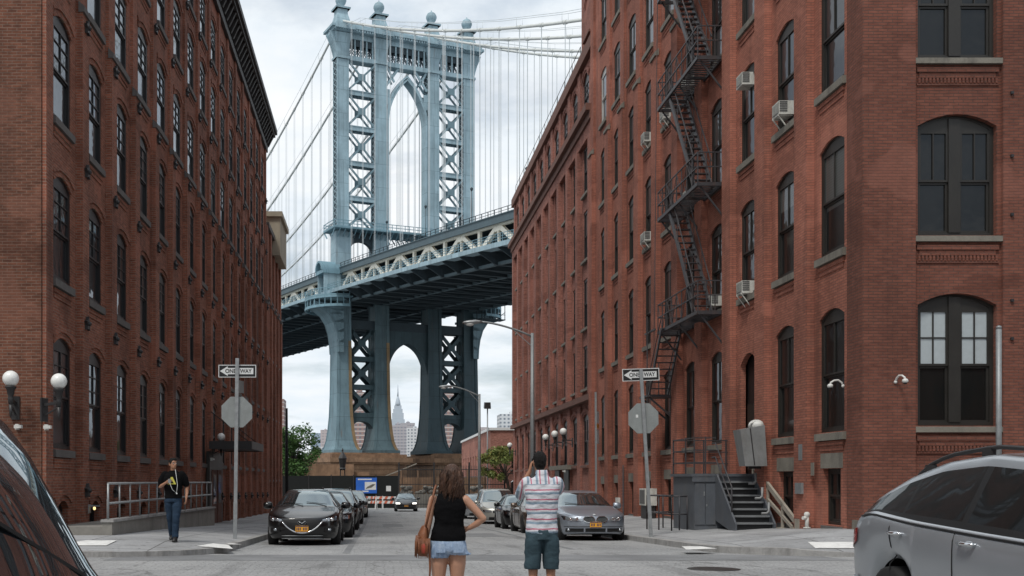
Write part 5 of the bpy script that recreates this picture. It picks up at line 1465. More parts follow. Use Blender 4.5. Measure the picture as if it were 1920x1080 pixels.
t = thing('floodlight', 'square black floodlight on a thin pole near the far low brick building', 'floodlight', (10.2, 100, -1.2))
m = MB(); m.tube((0, 0, 0), (0, 0, 9.4), .06, 8); m.build('pole', M['galv_dull'], t)
m = MB(); m.hexa([(-.3, -.3, 9.3), (.3, -.3, 9.3), (.34, .2, 9.4), (-.34, .2, 9.4), (-.26, -.35, 9.9), (.26, -.35, 9.9), (.3, .2, 9.95), (-.3, .2, 9.95)]); m.build('lamp_box', M['iron'], t)
t = thing('dark_pole', 'dark green tapering pole standing beyond the end of the brick annex', 'pole', (-7.25, 84, -1.0))
m = MB(); m.tube((0, 0, 0), (0, 0, 8.1), .16, 10, .09); m.lathe([(.26, 0), (.26, .7), (.17, .9)], n=10); m.build('pole', M['fence_black'], t)

# ------------------------------------------------------------------ wall globes and cameras
def wall_globe(label, wx, wy, gx, gy, gz, r=.19, group=None):
    t = thing('wall_lamp', label, 'wall lamp', (wx, wy, gz - .55), group=group)
    m = MB(); m.ball((gx - wx, gy - wy, .55), r, 20, 14); gl = m.build('globe', M['globe'], t)
    m = MB(); x, y = gx - wx, gy - wy
    m.lathe([(.02, -.02), (.05, .0), (.065, .12), (.05, .16), (.075, .22), (.085, .30), (.12, .35), (.13, .38)], (x, y, 0), 12)
    m.lathe([(.01, -.3), (.03, -.22), (.05, -.02)], (x, y, 0), 10)
    m.bar((x * .02, y * .02, .05), (x, y, .08), .06, .06); m.bar((x * .02, y * .02, -.2), (x * .95, y * .95, -.02), .03, .03)
    n = V((-x, -y, 0)).normalized(); s = V((-n.y, n.x, 0))
    m.hexa([V((0, 0, -.32)) - s * .09, V((0, 0, -.32)) + s * .09, V((0, 0, -.32)) + s * .09 - n * .05, V((0, 0, -.32)) - s * .09 - n * .05, V((0, 0, .2)) - s * .09, V((0, 0, .2)) + s * .09, V((0, 0, .2)) + s * .09 - n * .05, V((0, 0, .2)) - s * .09 - n * .05])
    m.build('bracket', M['iron'], t)
    return t
wall_globe('white globe wall lamp facing the cross street, above the small box camera', -8.08, Y0, -8.02, Y0 - .5, 3.66, .175)
wall_globe('white globe wall lamp at the very corner of the dark warehouse, by its first window', -7.46, Y0 - .02, -7.03, Y0 - .3, 3.62, .175)
wall_globe('white globe wall lamp beside the dark hung entrance canopy', WL + .24, 46.6, WL + .62, 46.6, 3.33, .17)
gl = 'row of three globe lamps on the loft building entrance'
wall_globe('nearest of the three white globe lamps over the loft entrance', WR - .02, 59.4, WR - .55, 59.4, 4.15, .2, gl)
wall_globe('middle of the three white globe lamps over the loft entrance', WR - .02, 62.6, WR - .5, 62.6, 4.15, .2, gl)
wall_globe('farthest of the three white globe lamps over the loft entrance', WR - .02, 66.0, WR - .5, 66.0, 4.1, .2, gl)
wall_globe('lone white globe lamp at the far corner of the loft building', WR - .02, 84, WR - .5, 84, 4.2, .2)
def wall_cam(label, loc, d, arm):
    t = thing('security_camera', label, 'security camera', loc); t.scale = (.78, .78, .78); n = V(d).normalized()
    m = MB(); 
    if arm:
        up = V((0, 0, 1)); s = n
        m.path([V((0, 0, 0)), s * .04 + up * .1, s * .14 + up * .17, s * .26 + up * .16, s * .36 + up * .1, s * .38 + up * .04], .028, 8)
        m.ball(s * .38 + up * .0, (.085, .085, .07), 12, 8); m.ball((0, 0, 0), (.05, .05, .05), 8, 6)
        m.build('dome_arm', M['white_plastic'], t); q = MB(); q.ball(s * .38 - up * .05, (.06, .06, .05), 10, 6); q.build('lens', M['sign_black'], t)
    else:
        m.box(-.05, .05, -.05, .05, -.08, .08); e = n * .1; side = V((-n.y, n.x, 0))
        m.bar(e * .3, e + side * .0, .06, .06); m.bar(e - side * .04, e + V((n.x, n.y, 0)) * .05 + V((.18 if abs(n.x) < .5 else 0, -.18 if abs(n.x) > .5 else 0, 0)), .09, .09)
        m.build('housing', M['white_plastic'], t)
    return t
wall_cam('small white box camera under the globe lamp that faces the cross street', (-8.03, Y0 - .05, 2.63), (0, -1, 0), False)
wall_cam('small white box camera under the globe lamp at the warehouse corner', (-7.38, Y0 - .05, 2.62), (0, -1, 0), False)
wall_cam('white dome camera on a curved arm, beside the single corner window', (WR - .12, 24.6, 3.62), (-1, 0, 0), True)
wall_cam('white dome camera on a curved arm, left of the wide window with blinds', (11.45, Y0 - .12, 3.62), (.25, -1, 0), True)
wall_cam('tiny white camera below the globe lamp by the entrance canopy', (WL + .26, 46.2, 2.35), (1, 0, 0), False)
wall_cam('tiny white camera on the loft entrance lintel', (WR - .28, 60.5, 1.95), (-1, 0, 0), False)

# ------------------------------------------------------------------ left entrance canopy, ramp, basement lamp
t = thing('entrance_canopy', 'dark flat entrance canopy hung on rods from the dark brick warehouse', 'canopy', (WL, 48, 0))
m = MB(); m.box(.24, 2.0, -2.3, 2.3, 2.82, 2.9); m.box(.24, 2.05, -2.35, -2.25, 2.78, 3.12); m.box(.24, 2.05, 2.25, 2.35, 2.78, 3.12); m.box(1.97, 2.07, -2.25, 2.25, 2.78, 3.12); m.build('roof', M['iron'], t)
for y in (-2.0, 2.0): m = MB(); m.tube((.26, y, 4.4), (1.9, y, 3.1), .02, 6); m.build('hanger_rod', M['iron'], t)
t = thing('entrance_doors', 'dark brown recessed entrance doors under the hung canopy', 'door', (WL, 48, -.6))
m = MB(); m.box(.05, .2, -1.9, 1.9, 0, 3.3); m.build('surround', M['frame_brown'], t)
for y in (-.75, .75):
    m = MB(); m.box(.2, .24, y - .6, y + .6, .1, 2.5); d = m.build('door_leaf', M['brownstone'], t); m = MB(); m.box(.243, .25, y - .4, y + .4, 1.0, 2.3); m.build('pane', M['glass'], d)
t = thing('access_ramp', 'concrete access ramp with a low side wall beneath the galvanised railing', 'ramp', (-6.6, 24, 0))
m = MB()
za, zb = walk_left_z(-6, 24.1), walk_left_z(-6, 39)
m.hexa([(-.75, 0, -.3), (.6, 0, -.3), (.6, 15, -.8), (-.75, 15, -.8), (-.75, 0, .40), (.6, 0, .40), (.6, 15, .34), (-.75, 15, .34)])
m.hexa([(.38, 0, .40), (.60, 0, .40), (.60, 15, .34), (.38, 15, .34), (.38, 0, .50), (.60, 0, .50), (.60, 15, .42), (.38, 15, .42)])
m.build('wall', M['concrete'], t)
m = MB(); m.hexa([(.35, -.03, .50), (.64, -.03, .50), (.64, 15.03, .42), (.35, 15.03, .42), (.35, -.03, .56), (.64, -.03, .56), (.64, 15.03, .48), (.35, 15.03, .48)]); m.build('coping', M['kerb'], t)
t = thing('handrail', 'galvanised pipe railing along the top of the concrete ramp', 'railing', (-6.1, 24, .5))
for z0, z1 in ((.87, .86), (.42, .42)): m = MB(); m.tube((0, .05, z0), (0, 14.9, z1), .028, 8); m.build('rail', M['galv'], t)
for i in range(15):
    m = MB(); y = .05 + 14.85 * i / 14; m.tube((0, y, .0), (0, y, .87), .026 if i in (0, 14) else .022, 8); m.build('rail_post', M['galv'], t)
t = thing('bulkhead_lamp', 'small lit wall lamp beside a basement window', 'wall lamp', (WL + .24, 26.72, .72))
m = MB(); m.box(0, .26, -.07, .07, .06, .10); m.box(0, .03, -.08, .08, -.1, .12); m.build('hood', M['galv'], t)
m = MB(); m.ball((.14, 0, .02), (.035, .035, .045), 10, 8); m.build('bulb', M['bulb_lit'], t)

# ------------------------------------------------------------------ fire escape
FX0, FX1 = WR - .08, 9.95
FE = thing('fire_escape', 'dark iron fire escape zigzagging up the red brick warehouse', 'fire escape', (WR, 35.7, 0))
def fe(m, nm, par=None): return wbuild(m, nm, 'iron_escape', par or FE)
lv = [6.72, 10.72, 14.66, 18.5, 22.4]
YN, YF = 33.25, 38.0
for k, z in enumerate(lv):
    m = MB(); n = 26
    for i in range(n): y = lerp(YN, YF, i / (n - 1)); m.box(FX1, FX0, y - .022, y + .022, z - .02, z + .015)
    m.box(FX1 - .03, FX1 + .03, YN, YF, z - .09, z + .02); m.box(FX0 - .06, FX0, YN, YF, z - .09, z + .02)
    for y in (YN, YF, 34.9, 36.4): m.box(FX1, FX0, y - .03, y + .03, z - .1, z - .02)
    for y in (YN + .1, 35.6, YF - .1): m.bar((FX0, y, z - 1.0), (FX1 + .1, y, z - .08), .04, .05)
    pl = fe(m, 'platform')
    m = MB()
    for dz in (.5, .95):
        m.bar((FX1, YN, z + dz), (FX1, YF, z + dz), .035, .035); m.bar((FX1, YN, z + dz), (FX0, YN, z + dz), .035, .035); m.bar((FX1, YF, z + dz), (FX0, YF, z + dz), .035, .035)
    for i in range(9):
        y = lerp(YN, YF, i / 8); m.bar((FX1, y, z), (FX1, y, z + .95), .03, .03)
        if i < 8: 
            y2 = lerp(YN, YF, (i + 1) / 8); m.bar((FX1, y if i % 2 else y2, z), (FX1, y2 if i % 2 else y, z + .95), .018, .018)
    for i in range(3):
        x = lerp(FX1, FX0, i / 3)
        for y in (YN, YF): m.bar((x, y, z), (x, y, z + .95), .025, .025)
    fe(m, 'guard_rail', pl)
for k in range(1, len(lv)):
    za, zb = lv[k - 1], lv[k]; m = MB()
    p0, p1 = V((10.27, 33.75, za)), V((10.27, 36.7, zb)); w = .27
    for s in (-1, 1):
        q = V((s * w, 0, 0)); m.bar(p0 + q, p1 + q, .05, .17)
        h = V((0, 0, .82)); m.bar(p0 + q + h, p1 + q + h, .03, .03)
        for u in (.05, .35, .65, .95): c = p0.lerp(p1, u) + q; m.bar(c, c + h, .022, .022)
    for i in range(1, 15):
        c = p0.lerp(p1, i / 15); m.box(c.x - w, c.x + w, c.y - .09, c.y + .09, c.z - .015, c.z + .015)
    fe(m, 'stair')
# swinging bottom stair with its landing
m = MB(); p0, p1 = V((10.2, 38.9, 4.55)), V((10.2, 37.2, lv[0])); w = .34
for s in (-1, 1):
    q = V((s * w, 0, 0)); m.bar(p0 + q, p1 + q, .05, .14); h = V((0, 0, .7)); m.bar(p0 + q + h, p1 + q + h * .6, .025, .025)
for i in range(0, 11): c = p0.lerp(p1, i / 10); m.box(c.x - w, c.x + w, c.y - .08, c.y + .08, c.z - .015, c.z + .015)
m.box(9.75, FX0, 38.8, 39.9, 4.48, 4.54)
for y in (38.9, 39.8): m.bar((FX0, y, 3.7), (9.85, y, 4.47), .05, .06)
m.bar((9.78, 38.85, 4.5), (9.78, 38.85, 7.4), .035, .035); m.bar((10.2, 38.85, 4.5), (10.2, 38.85, 5.7), .03, .03); m.bar((9.78, 38.85, 3.6), (9.78, 39.9, 3.6), .03, .03); m.bar((9.78, 38.85, 3.6), (9.78, 38.85, 4.5), .03, .03)
m.bar((9.85, 38.0, lv[0] + .1), (9.85, 39.4, lv[0] + .1), .06, .06)
fe(m, 'drop_stair')
m = MB()
for z in lv[1:]: m.bar((10.0, 38.0, z + .95), (10.5, 33.9, z - 3.1), .016, .016)
m.bar((9.97, 38.0, lv[-1]), (9.97, 38.6, lv[0]), .02, .02)
fe(m, 'tie_rods')

# ------------------------------------------------------------------ air conditioners
def ac(label, y, zsill, up=.05, support=True, w=.50):
    t = thing('air_conditioner', label, 'air conditioner', (WR, y, zsill + up), group='window air conditioners on the right warehouse')
    m = MB(); m.box(-.27, .2, -w / 2, w / 2, 0, .36); c = m.build('case', M['ac'], t)
    g = MB(); g.box(-.282, -.275, -w / 2 + .05, w / 2 - .05, .05, .32); 
    for i in range(5): 
        z = .07 + .06 * i
        g.box(-.26, -.06, -w / 2 - .012, -w / 2 - .004, z, z + .035)
    g.build('grille', M['ac_grille'], c)
    b = MB()
    for i in range(9): z = .065 + .029 * i; b.box(-.29, -.283, -w / 2 + .05, w / 2 - .05, z, z + .012)
    b.box(-.286, -.283, -w/2 + .02, w/2 - .02, .325, .35)
    b.build('fins', M['ac'], c)
    if support:
        for yy in (-w / 2 + .06, w / 2 - .06): s = MB(); s.bar((-.27, yy, -.02), (-.02, yy, -.36), .025, .025); s.bar((-.29, yy, -.015), (.1, yy, -.015), .03, .03); s.build('bracket', M['ac'], t)
ys_ = [R_Y1 + R_PITCH * i for i in range(R_N)]
rs = [r[0] for r in R_ROWS]
ac('air conditioner in the upper left window left of the fire escape, fourth floor', ys_[6], rs[3], .1)
ac('large air conditioner under it, third floor window left of the fire escape', ys_[6], rs[2], .12, True, .68)
ac('white air conditioner two windows from the corner, one floor above the doorway', ys_[2], rs[1], .02)
ac('air conditioner behind the lowest fire escape platform', ys_[3], rs[1], .12, False)
ac('air conditioner behind the second fire escape platform', ys_[4], rs[2], .2, False)
ac('beige air conditioner behind the third fire escape platform', ys_[4], rs[3], .2, False)
ac('air conditioner on the far side of the fire escape, fourth floor', ys_[5], rs[3], .05)
ac('weathered air conditioner on brackets in the second bay from the corner, third floor', ys_[1], rs[2], .25)
ac('small air conditioner high in the top of a third floor window', ys_[2], rs[2] + 2.1, .0, False, .5)
t = thing('condenser', 'pale condenser box against the wall behind the leaning sign post', 'condenser', (WR - .35, 41.2, walk_right_z(10.4, 41.2)))
m = MB(); m.box(-.3, .15, -.45, .45, .5, 1.15); m.build('case', M['ac'], t); m = MB(); m.box(-.31, -.302, -.38, .38, .56, 1.09); m.build('grille', M['ac_grille'], t)
m = MB(); m.box(-.25, .1, -.4, .4, 0, .5); m.build('stand', M['iron'], t)

# ------------------------------------------------------------------ entrance steps, railings and stair lift
SX0, SX1, SY0, SY1, SZ = 9.62, 10.62, 28.75, 30.35, 1.6
gz = walk_right_z(10, 29)
STP = thing('entrance_steps', 'dark grey metal steps and boxed landing at the tall dark doorway', 'steps', (10, 30, 0))
m = MB(); m.box(8.98, WR - .16, SY1, 32.5, walk_right_z(9, 31) - .2, SZ - .05)
ld = wbuild(m, 'landing', 'stair_paint', STP)
m = MB(); m.box(8.9, WR - .15, SY1 - .06, 32.56, SZ - .05, SZ + .03); m.box(8.92, 9.62, SY1 - .05, SY1 + .0, SZ - .2, SZ - .05); wbuild(m, 'landing_top', 'stair_paint', ld)
m = MB(); m.box(9.0, 9.28, SY1 - .025, SY1, .18, SZ - .25); m.box(9.3, 9.58, SY1 - .025, SY1, .18, SZ - .25); cd = wbuild(m, 'cupboard_door', 'stair_paint', ld)
m = MB(); m.box(9.24, 9.27, SY1 - .04, SY1 - .025, 1.0, 1.12); m.box(9.31, 9.34, SY1 - .04, SY1 - .025, .7, .76); wbuild(m, 'latch', 'galv', cd)
N = 7
for i in range(N):
    z1 = lerp(gz, SZ, (i + 1) / (N + 1)); y = lerp(SY0, SY1, i / N); m = MB()
    m.box(SX0, SX1, y - .03, y + .27, z1 - .045, z1); wbuild(m, 'tread', 'tread', STP)
m = MB()
for i in range(N + 1):
    z0, z1 = lerp(gz, SZ, i / (N + 1)), lerp(gz, SZ, (i + 1) / (N + 1)); y = lerp(SY0, SY1, i / N); m.box(SX0, SX1, y + .03, y + .05, z0 - .02, z1 - .05)
wbuild(m, 'risers', 'stair_riser', STP)
for x in (SX0 - .05, SX1):
    m = MB(); m.prism([(SY0 - .12, gz - .1), (SY0 + .02, gz - .1), (SY1, gz + .2), (SY1, SZ + .02), (SY1 - .12, SZ + .02), (SY0 - .12, gz + .16)], lambda a, b, d: (d, a, b), x, x + .05); wbuild(m, 'stringer', 'stair_paint', STP)
m = MB()
for dz in (.9, .5):
    m.path([(SX0 - .02, SY0 + .25, gz + .15 + (dz - .5) * .0), (SX0 - .02, SY0 + .25, gz + .25 + dz), (SX0 - .02, SY1 + .05, SZ + dz), (SX0 - .02, SY1 + .35, SZ + dz)], .022, 8)
wbuild(m, 'step_handrail', 'iron_escape', STP)
m = MB()
for dz in (.35, .7, 1.05):
    m.bar((8.98, SY1, SZ + dz), (8.98, 32.5, SZ + dz), .03, .03); m.bar((8.98, 32.5, SZ + dz), (WR - .2, 32.5, SZ + dz), .03, .03); m.bar((8.98, SY1, SZ + dz), (SX0 - .02, SY1, SZ + dz), .03, .03)
for x, y in ((8.98, SY1), (9.3, SY1), (8.98, 31.2), (8.98, 32.5), (9.9, 32.5), (WR - .25, 32.5)): m.bar((x, y, SZ), (x, y, SZ + 1.08), .035, .035)
wbuild(m, 'guard_rail', 'iron_escape', ld)
# inclined wheelchair lift
LF = thing('stair_lift', 'folded grey wheelchair stair lift on sloping rails beside the metal steps', 'stair lift', (10.7, 29, 0))
m = MB(); 
a0, a1 = V((10.72, 27.1, gz + .12)), V((10.72, 30.9, 2.05))
b0, b1 = V((10.72, 27.6, gz + .1)), V((10.72, 30.9, 1.5))
m.bar(a0, a1, .07, .13); m.bar(b0, b1, .06, .09)
wbuild(m, 'rail', 'lift_beige', LF)
m = MB()
for u in (.08, .32, .6, .9):
    c = a0.lerp(a1, u); m.bar((10.72, c.y, walk_right_z(10.6, c.y) - .05), (10.72, c.y, c.z), .07, .05)
    m.box(10.6, 10.8, c.y - .1, c.y + .1, walk_right_z(10.6, c.y) - .02, walk_right_z(10.6, c.y) + .02)
m.box(10.62, 10.8, 26.95, 27.25, gz + .0, gz + .35)
wbuild(m, 'rail_post', 'lift_beige', LF)
m = MB()    # folded platform: leaning case with a domed head
m.hexa([(10.02, 29.15, 1.83), (10.62, 29.15, 1.83), (10.62, 29.65, 1.83), (10.02, 29.65, 1.83), (9.88, 29.15, 2.83), (10.55, 29.15, 2.95), (10.55, 29.75, 2.95), (9.88, 29.75, 2.83)])
cs = wbuild(m, 'case', 'lift_grey', LF)
m = MB(); m.hexa([(10.26, 29.135, 1.86), (10.285, 29.135, 1.86), (10.285, 29.15, 1.86), (10.26, 29.15, 1.86), (10.14, 29.135, 2.86), (10.165, 29.135, 2.86), (10.165, 29.15, 2.86), (10.14, 29.15, 2.86)])
m.box(10.3, 10.66, 29.66, 29.72, 1.76, 1.83)
wbuild(m, 'panel_joint', 'iron', cs)
m = MB(); m.ball((10.42, 29.45, 2.95), (.2, .28, .17), 14, 10); m.path([(10.2, 29.3, 2.9), (10.2, 29.3, 3.0), (10.35, 29.3, 3.06)], .03, 6); wbuild(m, 'drive_head', 'white_plastic', LF)
for z, y in ((.95, 29.2), (.55, 28.7), (1.35, 29.7)): m = MB(); m.path([(10.5, y, z + .3), (10.5, y, z + .05), (10.44, y, z), (10.3, y, z)], .035, 8); wbuild(m, 'fold_arm', 'lift_grey', LF)
# low railing on the pavement left of the steps
t = thing('area_railing', 'low dark pipe railing on the pavement left of the metal steps', 'railing', (8.4, 31, 0))
m = MB()
P = [(8.55, 30.6), (9.0, 34.4), (10.3, 34.4)]
P = [(8.0, 34.0), (8.65, 32.0), (9.2, 32.0)]
P = [(8.9, 34.2), (9.0, 31.2)]
pts = [(8.05, 32.6), (8.45, 31.4), (8.95, 32.8), (9.05, 30.9)]
for (xa, ya), (xb, yb) in (((8.35, 33.2), (8.5, 30.95)), ((8.35, 33.2), (9.35, 33.2)), ((8.5, 30.95), (8.95, 30.95))):
    for dz in (.5, 1.02): m.tube((xa, ya, walk_right_z(8.5, 32) + dz), (xb, yb, walk_right_z(8.5, 32) + dz), .022, 8)
    for u in (0, .5, 1): 
        x, y = lerp(xa, xb, u), lerp(ya, yb, u); m.tube((x, y, walk_right_z(x, y)), (x, y, walk_right_z(8.5, 32) + 1.02), .022, 8)
wbuild(m, 'rail', 'iron_escape', t)
# conduit, meter and standpipe on the corner wall
t = thing('meter_box', 'small grey electric meter with a white conduit by the corner basement window', 'meter', (WR - .1, 26.9, 1.2))
m = MB(); m.box(-.1, .0, -.12, .12, .75, 1.15); m.box(-.16, .0, -.2, .2, -.1, .18); m.build('box', M['galv_dull'], t)
m = MB(); m.path([(-.04, 0, .75), (-.04, 0, .35), (-.04, -.05, .05), (-.04, -.1, .0)], .025, 8); m.build('conduit', M['white_plastic'], t)
t = thing('standpipe', 'small white standpipe stub on the pavement below the electric meter', 'standpipe', (WR - .25, 26.35, walk_right_z(10.6, 26.3)))
m = MB(); m.tube((0, 0, 0), (0, 0, .3), .05, 10); m.ball((0, 0, .34), .075, 10, 8); m.tube((0, 0, .26), (-.12, -.05, .26), .045, 10); m.tube((0,0,0),(0,0,.03), .09, 10); m.build('pipe', M['white_plastic'], t)
t = thing('notice_plate', 'small pale notice plate on the brick beside the electric meter', 'plate', (WR - .11, 26.35, 1.72)); m = MB(); m.box(-.01, .0, -.1, .1, -.16, .16); m.build('plate', M['stone_sill'], t)
t = thing('letter_box', 'small pale box fixed low on the wall behind the grey saloon', 'box', (WR - .2, 47.2, .55)); m = MB(); m.box(-.1, .05, -.25, .25, -.12, .12); m.build('case', M['white_plastic'], t)

# ------------------------------------------------------------------ end of the street
t = thing('site_fence', 'black screened construction fence across the end of the street', 'fence', (-3, 100, -1.2))
m = MB(); m.box(-10, 4.9, 0, .06, 0, 3.05); m.build('screen', M['fence_black'], t)
m = MB()
for i in range(8): m.box(-9.9 + 2.1 * i, -9.8 + 2.1 * i, -.05, .12, 0, 3.15)
m.build('fence_post', M['iron'], t)
m = MB(); m.box(3.7, 4.15, -.03, -.01, 1.6, 2.1); m.build('notice', M['sign_white'], t)
t = thing('iron_fence', 'tall black iron picket fence between the screened fence and the low brick shed', 'fence', (1.9, 100, -1.2))
m = MB()
for i in range(64): x = .2 + i * .15; m.box(x - .018, x + .018, -.018, .018, 0, 4.0)
m.build('pickets', M['iron'], t)
m = MB()
for z in (.35, 2.2, 3.6): m.box(0, 9.9, -.03, .03, z, z + .07)
for x in (0, 3.3, 6.6, 9.9): m.box(x - .07, x + .07, -.07, .07, 0, 4.3)
m.build('rails', M['iron'], t)
m = MB()
for i in range(80): x = 10.2 + i * .13; m.box(x - .016, x + .016, -.016, .016, 0, 3.6)
m.box(10, 20.6, -.03, .03, 3.2, 3.27); m.box(10, 20.6, .02, .05, 0, 1.9)
m.build('side_fence', M['iron'], t)
t = thing('blue_banner', 'bright blue banner with a pale picture panel hung on the black fence', 'banner', (-1.15, 99.93, .95))
m = MB(); m.box(-.98, .98, -.02, .0, -.75, .72); m.build('cloth', M['blue_banner'], t)
m = MB(); m.box(-.15, .9, -.035, -.025, -.42, .32); p = m.build('picture', M['sign_white'], t)
m = MB(); m.prism([(-.1, -.35), (.5, -.2), (.85, .1), (.6, .12), (.1, -.12)], lambda a, b, d: (a, d, b), -.042, -.038); m.build('picture_shape', M['stone_sill'], p)
m = MB(); m.box(-.8, .5, -.03, -.025, .5, .62); m.box(-.75, .2, -.03, -.025, -.62, -.5); m.build('white_lines', M['sign_white'], t)
# planks and rubble behind the iron fence
t = thing('plank_stack', 'pale planks leaning behind the screened fence', 'planks', (1.2, 101, -1.2)); m = MB(); m.bar((-.6, 0, 3.0), (2.4, .3, 4.2), .25, .08); m.build('plank', M['lift_beige'], t)
t = thing('site_hoarding', 'tan board hoarding and rubble behind the iron picket fence', 'hoarding', (6, 103, -1.2))
m = MB(); m.box(-4, 4.4, 0, .1, 0, 2.9)
for i in range(6): m.box(-3.9 + 1.6 * i, -3.75 + 1.6 * i, -.12, 0, 0, 3.6)
m.build('boards', M['tan_stone'], t)
rnd = random.Random(4); m = MB()
for i in range(40): m.ball((rnd.uniform(-3.8, 4), -.6 + rnd.uniform(-.2, .2), 1.3 + rnd.uniform(0, .7)), (rnd.uniform(.15, .4), .2, rnd.uniform(.12, .25)), 7, 5)
m.box(-4, 4.2, -1, -.2, 0, 1.3)
m.build('rubble', M['concrete'], t)
t = thing('site_shed', 'pale cabin and stacked timber on the site behind the left end of the fence', 'cabin', (-6, 112, -1.3)); m = MB(); m.box(-1.2, 1.0, 0, 2, 0, 4.2); m.build('wall', M['block_white'], t); m = MB(); m.box(-4, 5, .3, 2, 0, 3.6); m.box(-1.6, 3.4, -.4, .2, 0, 4.4); m.build('timber', M['tan_stone'], t)
def lantern(label, x, z0):
    t = thing('park_lantern', label, 'lantern', (x, 103.5, -1.2), group='black park lanterns behind the fence')
    m = MB()
    for s in (-1, 1): m.bar((s * .28, 0, 0), (s * .2, 0, 3.7), .1, .1)
    for z in (1.5, 2.7, 3.6): m.box(-.26, .26, -.05, .05, z, z + .08)
    m.build('frame_post', M['iron'], t)
    m = MB(); m.lathe([(.12, 3.65), (.34, 3.75), (.26, 3.85), (.38, 4.6), (.42, 4.75), (.3, 5.0), (.12, 5.3), (.07, 5.45), (.1, 5.55), (.02, 5.75)], n=8, smooth=False); m.build('lantern_head', M['iron'], t)
lantern('ornate black lantern standing clear in front of the left bridge pedestal', -3.5, 0)
lantern('ornate black lantern half hidden in front of the left tree', -8.3, 0)
def barricade(label, x, y, rz):
    t = thing('barricade', label, 'barricade', (x, y, road_z(y)), rz, 'orange and white barricades at the street end')
    for s in (-1, 1):
        m = MB(); m.bar((s * .95, -.35, 0), (s * .95, 0, 1.15), .07, .07); m.bar((s * .95, .35, 0), (s * .95, 0, 1.15), .07, .07); m.bar((s * .95, -.2, .4), (s * .95, .2, .4), .05, .05); m.build('leg', M['sign_white'], t)
    for z in (1.0, .62):
        m = MB(); m.box(-1.25, 1.25, -.03 - (1.1 - z) * .25, .0 - (1.1 - z) * .25, z - .12, z + .12); b = m.build('board', M['sign_white'], t)
        o = MB()
        for i in range(5):
            x0 = -1.2 + i * .5; o.prism([(x0, -.12), (x0 + .24, -.12), (x0 + .36, .12), (x0 + .12, .12)], lambda a, c, d: (a, d, z + c), -.036 - (1.1 - z) * .25, -.031 - (1.1 - z) * .25)
        o.build('stripes', M['barr_orange'], b)
barricade('orange and white striped barricade left of the oncoming car, nearer the blue banner', -.6, 95.5, .12)
barricade('orange and white striped barricade close to the front of the oncoming car', .7, 94.2, -.25)
